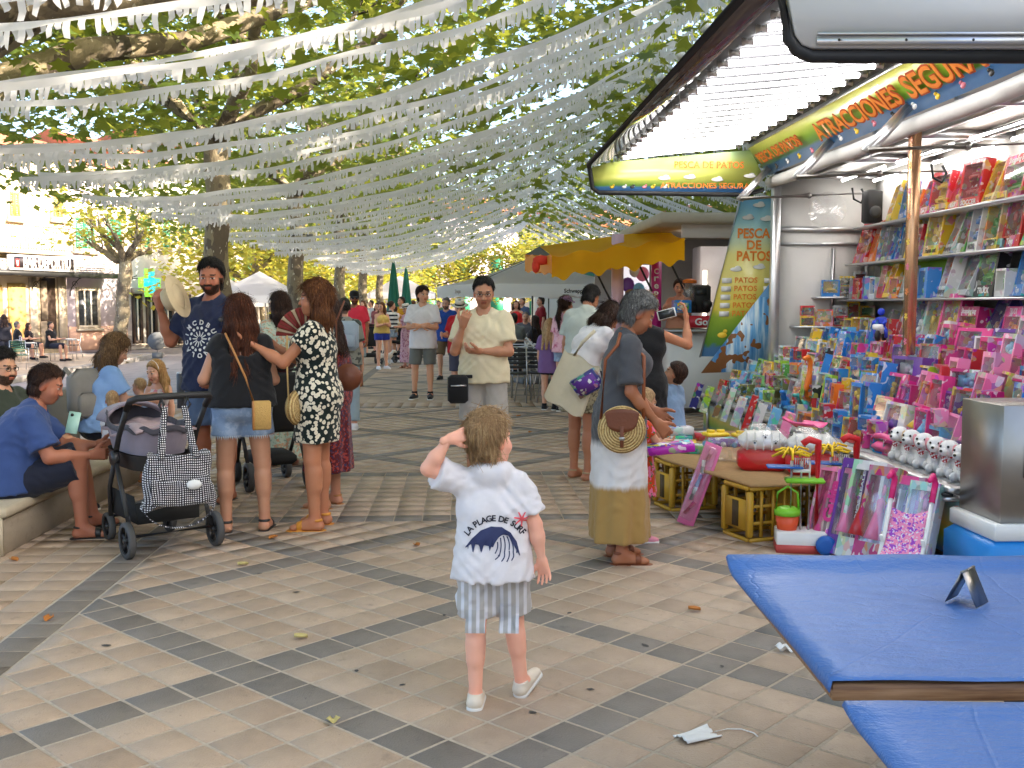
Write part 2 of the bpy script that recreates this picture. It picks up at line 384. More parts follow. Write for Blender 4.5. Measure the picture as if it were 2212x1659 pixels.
class P:
    """one person. Local frame: faces +Y, right hand +X, feet at z=0; all lengths for a 1.75 m adult, then scaled to H."""
    def __init__(s,H=1.7,kid=0.,fem=0.,girth=1.,lean=0,side=0,twist=0,head=(0,0,0),ra=None,la=None,rl=None,ll=None,seat=None,feet=(8,-8),fpitch=(0,0),res=.0115,belly=0.,hands=((None,.35),(None,.35)),bust=1.):
        L=lambda a,b:a+(b-a)*kid
        s.H=H; s.k=H/1.75; s.kid=kid; s.fem=fem; s.res=res/s.k*(1 if res<.02 else 1); s.girth=girth; s.belly=belly; s.bust=bust
        s.hs=L(1,1.3); tl,sl_=L(.43,.385),L(.42,.375); al,fl=L(.285,.255),L(.25,.215); s.hl=L(1,.92)
        to=L(.52,.545); sw=L(.178-.02*fem,.15); hw=L(.095+.004*fem,.088); s.hw=hw; s.sw=sw; s.limb=L(1,1.06)
        s.TR=lambda f:rot(-lean*min(1,f*1.15),side*f,twist*f)
        pel=np.array([0,0,0.]); T=s.TR
        def tp(x,y,z): # torso point, z measured from pelvis (0..to)
            f=max(0,min(1,z/to)); return T(f)@np.array([x,y,z])
        s.tp=tp; s.to=to
        s.neck=tp(0,-.015,to)
        j={}; _HR=T(1)@rot(head[1],head[2],head[0]); _hc=s.neck+T(1)@np.array([0,.012,.02])+_HR@np.array([0,.012,.115])*(1+(s.hs-1)*.85)
        for sg,nm,arm,leg,ft,fp in((1,'r',ra,rl,feet[0],fpitch[0]),(-1,'l',la,ll,feet[1],fpitch[1])):
            sho=tp(sg*sw,-.012,to-.088)
            if arm and arm[0]=='head': # two-bone reach to a point given in the head's frame
                tgt=_hc+_HR@np.array(arm[1])*s.hs-sho; D_=min(np.linalg.norm(tgt),(al+fl)*.98); tu=unit(tgt); po=np.array(arm[2],float); po=unit(po-tu*(po@tu)); ca=(al*al+D_*D_-fl*fl)/(2*al*D_); ua=tu*ca+po*math.sqrt(max(0,1-ca*ca)); fa=tu*D_-ua*al; arm=(ua,fa)+tuple(arm[3:])
            ua,fa=(arm or ((sg*.16,-.05,-1),(sg*.08,.22,-1)))[:2]
            hd=arm[2] if arm and len(arm)>2 else None
            el=sho+unit(ua)*al; wr=el+unit(fa)*fl
            hip=np.array([sg*hw,0,-.03]); th,sn=leg or ((sg*.03,.02,-1),(sg*.0,-.03,-1))
            kn=hip+unit(th)*tl; an=kn+unit(sn)*sl_
            j[nm]=dict(sho=sho,el=el,wr=wr,hip=hip,kn=kn,an=an,fa=unit(fa) if hd is None else unit(hd),sg=sg,ft=ft,fp=fp)
        z=min(j[n]['an'][2]-.08-(.10*math.sin(R(max(0,j[n]['fp']))) if 1 else 0) for n in 'rl')
        dz=-z if seat is None else seat/s.k+.10
        s.o=np.array([0,0,dz]); s.neck=s.neck+s.o
        for n in 'rl':
            for q in('sho','el','wr','hip','kn','an'): j[n][q]=j[n][q]+s.o
        s.j=j; s.hands=hands
        s.HR=T(1)@rot(head[1],head[2],head[0]) if not isinstance(head,np.ndarray) else head
        s.hc=s.neck+T(1)@np.array([0,.012,.02])+s.HR@np.array([0,.012,.115])*(1+(s.hs-1)*.85)
        allp=[s.neck,s.hc]+[j[n][q] for n in 'rl' for q in('sho','el','wr','kn','an')]
        s.lo=np.min(allp,0)-.30; s.hi=np.max(allp,0)+.30; s.lo[2]=max(s.lo[2],-.06)
        s.o3=s.o
    def t(s,x,y,z): return s.tp(x,y,z)+s.o
    def foot(s,n):
        q=s.j[n]; Rf=rot(-q['fp'],0,-q['ft']) ; return q['an'],Rf
    def torso(s,F,g=0.,sm=.05,top=True):
        G_=s.girth; k=.9 if s.kid else 1
        f=s.fem
        F.cap(s.t(-.065,-.01,.0),s.t(.065,-.01,.0),(.108+.012*f)*G_*k+g,sm=sm)
        F.cap(s.t(-.05,0,.14),s.t(.05,0,.14),(.100-.010*f)*G_*k+g,sm=sm)
        F.cap(s.t(-.078,0,.31),s.t(.078,0,.31),(.105-.008*f)*(.5+.5*G_)*k+g,sm=sm)
        F.cap(s.t(0,-.005,.02),s.t(0,0,.34),.10*G_*k+g,sm=sm)
        if top: [F.cap(s.t(0,-.015,s.to-.055),s.t(x*(s.sw-.03),-.012,s.to-.095),.052+g*.6,.056+g*.7,sm=sm) for x in(-1,1)]
        F.cap(s.t(0,-.005,.36),s.t(0,-.015,s.to-.03),.085,.058+g*.3,sm=sm)
        if f and not s.kid:
            for x in(-.072,.072): F.ell(s.t(x,.075*s.bust,.325),(.066+g,.062+g,.066+g),sm=.03)
        if not s.kid:
            for x in(-.07,.07): F.ell(s.t(x,-.055,-.03),(.085*G_+g,.075*G_+g,.085*G_+g),sm=.04)
        if s.belly: F.ell(s.t(0,.05,.12),(.13+g,.10*s.belly+.03+g,.15+g),sm=.05)
    def body(s,skin,face=True,beard=None,brow=(.05,.03,.02),stub=0.,haircol=None):
        F=Field(s.lo,s.hi,s.res); s.torso(F); lb=s.limb*(.6+.4*s.girth)*(1-.08*s.fem)
        F.cap(s.t(0,-.02,s.to-.05),s.hc+s.HR@np.array([0,-.03,-.05])*s.hs,.052-.006*s.fem,.05-.006*s.fem,sm=.03)
        for n in 'rl':
            q=s.j[n]; G_=lb
            F.cap(q['sho'],q['el'],.050*G_,.040*G_,sm=.03); F.cap(q['el'],q['el']+(q['wr']-q['el'])*.4,.041*G_,.042*G_,sm=.02); F.cap(q['el']+(q['wr']-q['el'])*.35,q['wr'],.042*G_,.022*lb,sm=.02)
            lg=s.limb*(.45+.55*s.girth)
            F.cap(q['hip'],q['kn'],.088*lg,.057*lg,sm=.04); ba=unit(np.cross(q['an']-q['kn'],[1,0,0])); ba=ba if ba[1]<0 else -ba
            F.cap(q['kn'],q['an'],.054*lg,.037*lg,sm=.02); F.cap(q['kn']+(q['an']-q['kn'])*.22+ba*.012,q['kn']+(q['an']-q['kn'])*.45+ba*.012,.054*lg,.048*lg,sm=.03)
            an,Rf=s.foot(n); fl=(1-.1*s.kid); c=[(an+Rf@np.array([0,0,-.078]),Rf@np.array([0,0,-1.]))]
            F.cap(an,an+Rf@np.array([0,-.03,-.045]),.037,.036,sm=.015,cut=c)
            F.cap(an+Rf@np.array([0,.02,-.02]),an+Rf@np.array([0,.145*fl,-.06]),.036,.022,sm=.02,cut=c,flat=(Rf@np.array([1.,0,0]),1.25))
            F.cap(an+Rf@np.array([0,-.03,-.055]),an+Rf@np.array([0,.16*fl,-.062]),.028,.018,sm=.015,cut=c,flat=(Rf@np.array([1.,0,0]),1.5))
            if s.res*s.k>.02: # far away: the hand comes with the body
                F.cap(q['wr'],q['wr']+q['fa']*.09,.03,.026,sm=.02)
        V,Q=F.mesh(); C=np.tile(np.array(skin),(len(V),1))
        # ruddy elbows, knees, hands
        for n in 'rl':
            for p,r in((s.j[n]['el'],.06),(s.j[n]['kn'],.07),(s.j[n]['an'],.09)):
                k=np.clip(1-np.linalg.norm(V-p,axis=1)/r,0,1)[:,None]; C=C*(1-k*np.array([.0,.18,.2]))
        parts=[(V,Q,C)]
        hres=.0055 if s.res<.016 else (.009 if s.res<.025 else .014)
        hs=s.hs; Rm=s.HR
        H_=Field(s.hc-.2*hs,s.hc+.2*hs,hres); h=lambda x,y,z:s.hc+Rm@np.array([x,y,z])*hs
        w_=1-.05*s.fem-.02*s.kid
        H_.ell(h(0,-.014,.035),(.075*hs,.096*hs,.088*hs),Rm,.01); H_.ell(h(0,.022,-.03),(.064*w_*hs,.066*hs,.084*hs),Rm,.03)
        ch=.03-.004*s.fem+.004*s.kid
        H_.ell(h(0,.048,-.088),(.033*hs,.030*hs,ch*hs),Rm,.03)
        for x in(-1,1):
            H_.ell(h(x*.076,-.012,-.012),(.011*hs,.022*hs,.032*hs),Rm,.008); H_.ell(h(x*.034,.097,.002),(.016*hs,.014*hs,.011*hs),Rm,.014,sub=True); H_.ell(h(x*.032,.074,.001),(.015*hs,.0135*hs,.0135*hs),Rm,.004)
            H_.ell(h(x*.038,.055,-.04),(.026*hs,.026*hs,.026*hs),Rm,.03); H_.ell(h(x*.012,.099,-.036),(.009*hs,.010*hs,.008*hs),Rm,.008)
        H_.cap(h(-.036,.080,.022),h(.036,.080,.022),(.011-.003*s.fem)*hs,sm=.015)
        nl=1-.3*s.kid
        H_.cap(h(0,.084,.006),h(0,.100*(.94+.06*nl),-.034),.008*hs,.012*hs,sm=.012)
        H_.cap(h(-.017,.083,-.064),h(.017,.083,-.064),.0085*hs,sm=.008); H_.cap(h(-.016,.081,-.073),h(.016,.081,-.073),.008*hs,sm=.006)
        H_.cap(h(0,-.035,-.05),s.t(0,-.018,s.to-.035),.052-.006*s.fem,.056-.006*s.fem,sm=.025)
        V,Q=H_.mesh(); C=np.tile(np.array(skin),(len(V),1)); p=(V-s.hc)@Rm/hs; x,y,z=np.abs(p[:,0]),p[:,1],p[:,2]
        ck=np.clip(1-np.sqrt((x-.04)**2+(z+.035)**2)/.035,0,1)*(y>.03); C=C*(1-ck[:,None]*np.array([0,.22,.2])*.9)
        ea=(x>.07)&(np.abs(z+.012)<.04); C[ea]*=np.array([1.,.78,.72])
        nk=z<-.125; C[nk]*=.93
        qv=y*.78-z*.62+.002; sc=np.clip((.010-qv)/.022,0,1)*(z>-.085)*.8
        if haircol is not None: C=C*(1-sc[:,None])+np.array(haircol)*sc[:,None]
        if face:
            b=(x>.016)&(x<.052)&(z>.020)&(z<.020+.0085)&(y>.04); C[b]=brow
            e=(np.sqrt(((x-.033)/.016)**2+((z-.0015)/.0078)**2)<1)&(y>.05); C[e]=(.55,.5,.47); e2=(np.sqrt(((x-.0325)/.0075)**2+((z-.001)/.0075)**2)<1)&(y>.05); C[e2]=(.03,.02,.015)
            ed=e&(z>.0045); C[ed]=(.04,.025,.02)
            l=(x<.024)&(z<-.056)&(z>-.080)&(y>.066); C[l]=np.array(skin)*np.array([.85,.45,.42])
            ml=(x<.02)&(np.abs(z+.0685)<.003)&(y>.066); C[ml]=np.array(skin)*.35
        if beard is not None:
            bb=(((z<-.045)&(y>-.005)&~((x<.021)&(z>-.078)&(z<-.057)&(y>.06)))|((x>.055)&(y>-.01)&(y<.035)&(z<.0)))&(z>-.14)&~((z>-.05)&(x<.05)&(y>.04)); rb=np.random.default_rng(5).uniform(.62,1,(bb.sum(),1)); C[bb]=np.array(beard)*rb+np.array(skin)*.45*(1-rb)
            ms=(x<.03)&(z<-.043)&(z>-.058)&(y>.06); C[ms]=np.array(beard)
        elif stub: 
            bb=(z<-.04)&(y>0.0)&(z>-.13); C[bb]*=np.array([.7,.68,.68])
        if s.res*s.k<=.02 and s.hands: parts+=[s.hand(n,skin,i) for i,n in enumerate('rl') if s.hands[i] is not None]
        parts.append((V,Q,C))
        off=0; VV=[];QQ=[];CC=[]
        for V,Q,C in parts: VV.append(V);QQ.append(Q+off);CC.append(C);off+=len(V)
        return np.concatenate(VV)*s.k,np.concatenate(QQ),np.concatenate(CC)
    def hand(s,n,skin,i):
        q=s.j[n]; pn,curl=s.hands[i][:2]; spread=s.hands[i][2] if len(s.hands[i])>2 else .12
        d=q['fa']; sg=q['sg']
        pn=np.array([-sg,0,0.]) if pn is None else np.array(pn,float)  # palm normal
        pn=pn-d*(pn@d); pn=unit(pn); sd=unit(np.cross(d,pn))*sg     # towards the thumb
        if pn is not None and s.hands[i][0] is None and sd[1]<0: sd=-sd
        L=s.hl; w=q['wr']; res=.0046/s.k if s.res*s.k<.013 else .0062/s.k
        F=Field(w-.21,w+.21,res)
        F.cap(w-d*.03,w+d*.02,.026,.026,sm=.01,flat=(pn,.85)); 
        for a,b in((-.026,.03),(-.008,.033),(.012,.033),(.03,.028)): F.cap(w+d*.012+sd*a*.5,w+d*.088*L+sd*a,.018,.013,sm=.016,flat=(pn,.95))
        for k,(a,l) in enumerate(((.030,.074),(.010,.082),(-.010,.076),(-.028,.060))):
            p=w+d*.088*L+sd*a*1.02; dr=unit(d+sd*(a*spread*25)); c=curl*(1+.12*k)
            for m,(ln,ca) in enumerate(((.46,c*.8),(.30,c*1.5),(.26,c*1.1))):
                ang=ca*1.0; ax=unit(np.cross(dr,pn)); dr=dr*math.cos(ang)+pn*math.sin(ang)*1.0; dr=unit(dr); pn2=unit(pn*math.cos(ang)-dr*0)
                e=p+dr*l*L*ln; F.cap(p,e,.0098-.0008*m,.009-.0008*m,sm=.005); p=e
        p=w+d*.03*L+sd*.026; dr=unit(d*.75+sd*.75+pn*.25)
        for m,l in enumerate((.042,.034,.026)):
            e=p+dr*l*L; F.cap(p,e,.0145-.002*m,.0125-.002*m,sm=.008); p=e; dr=unit(dr+d*.25-sd*.12+pn*(.1+.25*curl))
        V,Q=F.mesh(); C=np.tile(np.array(skin)*np.array([1.,.95,.93]),(len(V),1)); return V,Q,C
    # ---- clothes: each returns a Field
    def top(s,sleeve=.55,hem=-.12,loose=.012,drop=True,sm=.045,neck=True,wr=.004,hemtilt=0.,straps=False,ease=0.,big=.012):
        F=Field(s.lo,s.hi,s.res); g=.014+loose; hp=s.t(0,0,hem); up=s.TR(max(0,hem/s.to))@np.array([0,hemtilt,1.])
        s.torso(F,g,sm,top=not straps)
        if drop and (hem<-.02 or ease):
            for x in(-.06,.06): F.cap(s.t(x,0,.28),s.t(x*1.15,-.01,hem),.10*s.girth+g-.005,.118*s.girth+g+.012+ease,sm=sm)
        if s.belly: F.cap(s.t(0,.05,.12),s.t(0,.045,hem),.10+g,.09+g,sm=.04)
        s._cut(F,hp,-up)
        if straps:
            for x in(-1,1): F.cap(s.t(x*.07,.07,.36),s.t(x*.075,0,s.to-.02),.02,sm=.01); F.cap(s.t(x*.06,-.07,.36),s.t(x*.075,0,s.to-.02),.02,sm=.01)
        elif sleeve>0:
            for n in 'rl':
                q=s.j[n]; d=q['el']-q['sho']; u=unit(d); 
                if sleeve<=1:
                    e=q['sho']+d*sleeve; F.cap(q['sho']-u*.0,e+u*.05,.056*s.limb+loose*.7,.050*s.limb+loose+big,sm=.04,cut=[(e,u)])
                else:
                    F.cap(q['sho'],q['el'],.056*s.limb+loose*.7,.048+loose,sm=.04); d2=q['wr']-q['el']; e=q['el']+d2*(sleeve-1); F.cap(q['el'],e+unit(d2)*.05,.048+loose,.044+loose,sm=.02,cut=[(e,unit(d2))])
        if neck: # neckline
            F.cap(s.t(0,.015,s.to-.015),s.hc,.062-.004*s.fem,.07,sm=.012,sub=True)
        if wr: F.warp(wr,ph=NP[0]*1.7)
        return F
    def _cut(s,F,p,n):
        X,Y,Z=F.ax[0][:,None,None],F.ax[1][None,:,None],F.ax[2][None,None,:]
        F.D=np.maximum(F.D,((X-p[0])*n[0]+(Y-p[1])*n[1]+(Z-p[2])*n[2]).astype(np.float32))
    def shorts(s,length=.85,loose=.02,waist=.07,wr=.004,flare=.015,long=None):
        F=Field(s.lo,s.hi,s.res); lg=s.limb*(.45+.55*s.girth); G_=s.girth
        F.cap(s.t(-.065,-.01,.0),s.t(.065,-.01,.0),(.112+.012*s.fem)*G_*(.92 if s.kid else 1)+loose,sm=.04)
        F.cap(s.t(-.05,0,.08),s.t(.05,0,.08),.108*G_*(.92 if s.kid else 1)+loose*.6,sm=.04)
        for x in(-.07,.07): F.ell(s.t(x,-.05,-.03),(.09*G_+loose,)*3,sm=.04)
        wp=s.t(0,0,waist); s._cut(F,wp,s.TR(max(0,waist/s.to))@np.array([0,0,1.]))
        for n in 'rl':
            q=s.j[n]; d=q['kn']-q['hip']; u=unit(d)
            if long is None:
                e=q['hip']+d*length; F.cap(q['hip'],e+u*.06,.090*lg+loose,(.090-.03*length)*lg+loose+flare,sm=.03,cut=[(e,u)])
            else:
                F.cap(q['hip'],q['kn'],.090*lg+loose,.062*lg+loose,sm=.03); d2=q['an']-q['kn']; e=q['kn']+d2*long; F.cap(q['kn'],e+unit(d2)*.05,.062*lg+loose,.05*lg+loose+flare,sm=.02,cut=[(e,unit(d2))])
        if wr: F.warp(wr,ph=NP[0]*2.3+1)
        return F
    def dress(s,hem,flare=.22,sleeve=.4,loose=.008,folds=9,amp=.012,waist=.10,dep=.75,bodice=True,wr=.003,straps=False,r0=.125,big=.012,lift=0.,only=False):
        if only: F=Field(s.lo,s.hi,s.res); F.cap(s.t(-.05,0,.05),s.t(.05,0,.05),.108*s.girth+loose,sm=.03); s._cut(F,s.t(0,0,waist),np.array([0,0,1.]))
        else: F=s.top(sleeve=sleeve,hem=-.09,loose=loose,wr=0,straps=straps,big=big,drop=False)
        a=s.t(0,0,waist); hipz=s.t(0,0,-.05)
        F.skirt(((a[0],a[1]),((hipz[0],hipz[1]-.005))),a[2],hipz[2]-.05,r0*s.girth+.02,.172*s.girth+.022,.80,0,0.,.03)
        kx=[(s.j['r']['kn'][i]+s.j['l']['kn'][i])/2*.6+(s.j['r']['an'][i]+s.j['l']['an'][i])/2*.4 for i in(0,1)]
        F.skirt(((hipz[0],hipz[1]-.005),(kx[0]*.9,kx[1]*.7)),hipz[2]+.0,hem/s.k,.180*s.girth+.020,max(flare,.17*s.girth+.02),dep,folds,amp,.03,NP[0]*1.3,lift)
        if wr: F.warp(wr,ph=NP[0]*1.9)
        return F
    def shoe(s,n,kind='shoe'):
        an,Rf=s.foot(n); F=Field(an-np.array([.14,.2,.16]),an+np.array([.14,.26,.14]),max(.0055,s.res*.62)); fl=(1-.1*s.kid)
        f=lambda x,y,z:an+Rf@np.array([x,y,z]); ux=Rf@np.array([1.,0,0]); uz=Rf@np.array([0,0,1.])
        if kind in('shoe','high'):
            c=[(f(0,0,-.082),-uz)]
            F.cap(f(0,-.032,-.045),f(0,.16*fl,-.058),.045,.032,sm=.02,cut=c,flat=(ux,1.12)); F.cap(f(0,.02,-.025),f(0,.12,-.05),.042,.03,sm=.02,cut=c)
            F.cap(f(0,-.008,-.03),f(0,-.004,.03 if kind=='high' else .0),.047,.046,sm=.012,cut=c+[(f(0,0,.045 if kind=='high' else .008),uz)])
        else: # sandal: sole and straps
            th=.018 if kind!='wedge' else .05
            c=[(f(0,0,-.080-th),-uz),(f(0,0,-.078),uz)]
            F.cap(f(0,-.042,-.08),f(0,.165*fl,-.08),.040,.040,sm=.0,cut=c,flat=(ux,1.1)) 
            def band(y0,y1,a,b,r1,r2,tilt=0.):
                m=unit(Rf@np.array([0,1.,tilt])); F.cap(a,b,r1,r2,sm=.0,cut=[(f(0,y1,-.05),m),(f(0,y0,-.05),-m),(f(0,0,-.08),-uz)],flat=(ux,1.2))
            band(.085,.125,f(0,.0,-.025),f(0,.15*fl,-.058),.043,.030)
            if kind!='flip':
                F.cap(f(0,-.012,-.02),f(0,-.002,.02),.045,.043,sm=0,cut=[(f(0,0,.004),uz),(f(0,0,-.014),-uz)])
        return F
    def sole(s,n,kind='shoe'):
        an,Rf=s.foot(n); F=Field(an-np.array([.14,.2,.2]),an+np.array([.14,.26,.14]),max(.006,s.res*.62)); f=lambda x,y,z:an+Rf@np.array([x,y,z]); uz=Rf@np.array([0,0,1.])
        F.cap(f(0,-.036,-.075),f(0,.158*(1-.1*s.kid),-.078),.043,.038,sm=.0,cut=[(f(0,0,-.062),uz),(f(0,0,-.092),-uz)],flat=(Rf@np.array([1.,0,0]),1.15)); return F
    def hair(s,kind='short',length=.2,nape=-.085,vol=.0,wave=.004,front=.0,sub=None,part=0.):
        hs=s.hs; Rm=s.HR; h=lambda x,y,z:s.hc+Rm@np.array([x,y,z])*hs; L=length
        lo=s.hc-.24*hs; hi=s.hc+.24*hs; 
        if L>.15: lo=lo-np.array([.02,.02,L+.05])
        F=Field(lo,hi,.0065 if s.res<.016 else .012); v=.011+vol; F.sl=dict(crop=.35,short=.5 if not s.kid else .8,curly=.8).get(kind,1.)
        fy=Rm@unit([0,.78,-.62]); fc=h(0,-.002+front,.0)
        F.ell(h(0,-.016,.037),((.075+v)*hs,(.096+v)*hs,(.090+v)*hs),Rm,.01); soft=.030 if kind in('short','crop') else .02; tuft=.006 if kind in('short','crop') else .0
        X,Y,Z=F.ax[0][:,None,None],F.ax[1][None,:,None],F.ax[2][None,None,:]
        for pt,nn in((fc,fy),(h(0,0,-.085 if kind!='crop' else -.07),Rm@unit([0,.25,-1.]))):
            q=((X-pt[0])*nn[0]+(Y-pt[1])*nn[1]+(Z-pt[2])*nn[2]+tuft*(np.sin(90*(X-pt[0])+60*(Y-pt[1]))+np.sin(37*(X-pt[0])-50*(Z-pt[2])))+(.5*np.maximum(0,np.abs((X-s.hc[0])*Rm[0][0]+(Y-s.hc[1])*Rm[1][0]+(Z-s.hc[2])*Rm[2][0])-.035*hs)*(nn is fy) if kind in('short','crop') else 0)).astype(np.float32); k=np.clip(.5+.5*(q-F.D)/soft,0,1); F.D=(F.D*(1-k)+q*k+soft*k*(1-k)).astype(np.float32)
        if kind=='short':
            F.ell(h(0,-.045,-.045),((.060+v*.7)*hs,(.056+v*.6)*hs,.062*hs),Rm,.02,cut=[(h(0,0,nape),Rm@np.array([0,0,-1.])),(h(0,-.02,0),Rm@np.array([0,1.,0]))])
        elif kind=='crop':
            pass
        elif kind in('long','bob'):
            dn=np.array([0,0,-1.]); b0=s.hc+Rm@np.array([0,-.05,0])*hs
            bk=unit(s.TR(1)@np.array([0,-1.,0])); nb=s.neck+bk*.06
            for x,yb,l in((-.055,-.055,1),(0,-.075,1.),(.055,-.055,.97),(-.075,-.015,.92),(.075,-.015,.95)):
                a=h(x,yb,.0); m=h(x*1.12,yb-.012,-.11); e=np.array([m[0]+(m-a)[0]*.1,m[1],m[2]])+dn*max(.0,(L*l-.11)); 
                if L>.25: e=e+bk*.075+s.TR(1)@np.array([x*.4,0,0])
                if L>.3 and abs(x)>.07: e=e-bk*.15+s.TR(1)@np.array([x*.9,0,0]); m=m-bk*.02
                F.cap(a,m,.040*hs,.042*hs,sm=.03); F.cap(m,e,.042*hs,.022*hs if L>.25 else .034*hs,sm=.03)
            if front<.02:
                pass
        elif kind in('pony','bun'):
            if kind=='bun': F.ell(h(0,-.115,.04),(.042,.042,.042),Rm,.02)
            else:
                a=h(0,-.11,.02); F.cap(a,a+np.array([0,0,-L*.5])+Rm@np.array([0,-.05,0]),.028,.03,sm=.02); F.cap(a+np.array([0,0,-L*.5])+Rm@np.array([0,-.05,0]),a+np.array([0,0,-L])+Rm@np.array([0,-.03,0]),.03,.012,sm=.02)
        X,Y,Z=F.ax[0][:,None,None]-s.hc[0],F.ax[1][None,:,None]-s.hc[1],F.ax[2][None,None,:]-s.hc[2]
        if kind=='curly': F.D+=(wave*2.2*np.sin(95*X+2*np.sin(60*Z))*np.sin(88*Y+1)*np.sin(80*Z)).astype(np.float32)
        else:
            th=np.arctan2(Y,X); F.D+=(wave*.55*(np.sin(31*th+5*np.sin(16*Z)+12*X)*.7+.8*np.sin(53*th+14*Z)*np.sin(38*Z+5*th))).astype(np.float32)
        return F
    def hat(s,kind,mats):
        b=MB(); hs=s.hs*s.k; T=Matrix(s.HR.tolist()).to_4x4(); T.translation=Vector((s.hc*s.k).tolist())
        S_=T@Matrix.Scale(hs,4)
        def lat(pr,m,sx=.9): b.lathe(pr,n=28,m=m,mat=S_@Matrix.Diagonal((sx,1.08,1,1)),c=(0,0,0))
        if kind=='cap':
            lat([(.094,.035),(.097,.05),(.094,.085),(.078,.118),(.045,.136),(.012,.142)],0,.93)
            v=[S_@Vector((x,.085+.085*(1-(x/.08)**2)*t,.045-.02*t-8*x*x*.4*t)) for t in(0,1) for x in(-.078,-.05,-.02,.02,.05,.078)]
            b.add(v+[p-T.to_3x3()@Vector((0,0,.006)) for p in v],[(i,i+1,i+7,i+6) for i in range(5)]+[(i+18,i+19,i+13,i+12) for i in range(5)],0)
        else:
            lat([(.165,.042),(.15,.038),(.105,.044),(.098,.05),(.098,.052)],0); lat([(.0985,.05),(.0985,.078)],1); lat([(.097,.078),(.094,.12),(.085,.142),(.06,.14),(.02,.128)],0)
        return b.mesh('hat',mats,True)
def strands(V,Q,p,F):
    """loose locks laid over the hair volume so that its outline and surface break up"""
    rs=np.random.default_rng(NP[0]+3); n=np.zeros_like(V); fn=np.cross(V[Q[:,2]]-V[Q[:,0]],V[Q[:,3]]-V[Q[:,1]])
    for i in range(4): np.add.at(n,Q[:,i],fn)
    n/=np.linalg.norm(n,axis=1)[:,None]+1e-9
    N=2300; i=rs.integers(0,len(V),N); P0=V[i]; nn=n[i]; up=p.HR[:,2]; hh=(P0-p.hc)@p.HR/p.hs
    long_=F.lo[2]<p.hc[2]-.3; dirn=-up[None,:]*1.0+.22*rs.normal(0,1,(N,3))
    sw=np.cross(np.broadcast_to(up,(N,3)),nn); dirn=dirn+sw*(.5*np.sin(hh[:,2]*20+NP[0])[:,None] if not long_ else .12*np.sin(hh[:,2]*30+NP[0])[:,None]); top=hh[:,2]>.085
    fr=p.HR[:,1]; dirn[top]+=(np.sign(rs.uniform(-.4,.6,top.sum()))[:,None]*fr+rs.normal(0,.5,(top.sum(),3)))
    dirn-=nn*(dirn*nn).sum(1)[:,None]; dirn/=np.linalg.norm(dirn,axis=1)[:,None]+1e-9; sd=np.cross(nn,dirn)
    L=rs.uniform(.03,.05,N)*(2.0 if long_ else 1.)*p.hs*F.sl; w=rs.uniform(.0010,.0022,N)*p.hs*(1.3 if long_ else 1); K=4; VV=[]
    for k in range(K):
        t=k/(K-1); c=P0+dirn*(L*t)[:,None]+nn*((.0022+.0015*math.sin(t*3)-((L*t)**2/(.17*p.hs) if not long_ else (L*t)**2*1.0))[:,None]) ; ww=(w*(1-.85*t))[:,None]
        VV.append(np.stack([c-sd*ww,c+sd*ww+nn*.0012],1))
    A=np.stack(VV,1).reshape(-1,3); o=len(V)+np.arange(N)[:,None]*(2*K); q=[]
    for k in range(K-1): q.append(np.concatenate([o+2*k,o+2*k+1,o+2*k+3,o+2*k+2],1))
    return np.concatenate([V,A]),np.concatenate([Q]+q)
def place(o,loc,hd): o.location=loc; o.rotation_euler=(0,0,R(hd)); return o
def person(label,loc,hd,p,skin=SKIN,hair=None,wear=(),shoes=None,face=True,beard=None,brow=(.05,.03,.02),group=None,hat=None,cat='person',stub=0.,glasses=None,extra=None):
    """wear: list of (name, Field or callable, material); hair: (Field, material); shoes: (kind, upper material, sole material)"""
    NP[0]+=1; skin=tuple((np.array(skin)*.86+np.mean(skin)*.14)*1.16)
    hc_=hair[1].get('hc') if hair else None
    V,Q,C=p.body(skin,face,beard,tuple(np.array(hc_)*.8) if hc_ is not None else brow,stub,hc_)
    root=bpy.data.objects.new('person',rawmesh('person',V,Q,True,[skinmat()],cols=C)); link(root); place(root,loc,hd)
    tag(root,label,cat,group)
    def add(nm,F,m):
        if isinstance(F,Field):
            V,Q=F.mesh()
            if nm=='hair' and p.res<.016 and len(V): V,Q=strands(V,Q,p,F)
            me=rawmesh(nm,V*p.k,Q,True,[m])
        else: me=F
        o=bpy.data.objects.new(nm,me); link(o,root); return o
    out={}
    for w_ in wear: out[w_[0]]=add(*w_)
    if hair: add('hair',*hair)
    if shoes:
        for n in 'rl':
            o=add('sandal' if shoes[0] not in('shoe','high') else 'shoe',p.shoe(n,shoes[0]),shoes[1])
            if shoes[0] in('shoe','high') and len(shoes)>2:
                so=add('sole',p.sole(n),shoes[2]); so.parent=o
    if hat: add('hat' if hat[0]!='cap' else 'cap',p.hat(*hat),None)
    if glasses:
        b=MB(); h=lambda x,y,z:Vector(((p.hc+p.HR@np.array([x,y,z])*p.hs)*p.k).tolist())
        for sx in(-1,1):
            b.tube([h(sx*.034+.021*math.cos(t),.098-.004*abs(math.cos(t)),.0+.016*math.sin(t)) for t in [i*math.pi/6 for i in range(12)]],.0022,5,closed=True)
            b.tube([h(sx*.055,.094,.004),h(sx*.078,.03,.004),h(sx*.079,-.01,.0)],.002,5)
            if glasses=='sun': b.add([h(sx*.034+.021*math.cos(t),.097,.016*math.sin(t)) for t in [i*math.pi/6 for i in range(12)]],[tuple(range(12))])
        b.tube([h(-.013,.1,.003),h(0,.104,.005),h(.013,.1,.003)],.002,5)
        o=b.build('glasses',M('glasses_frame',(.02,.02,.022),.3),root)
    return root,p,out
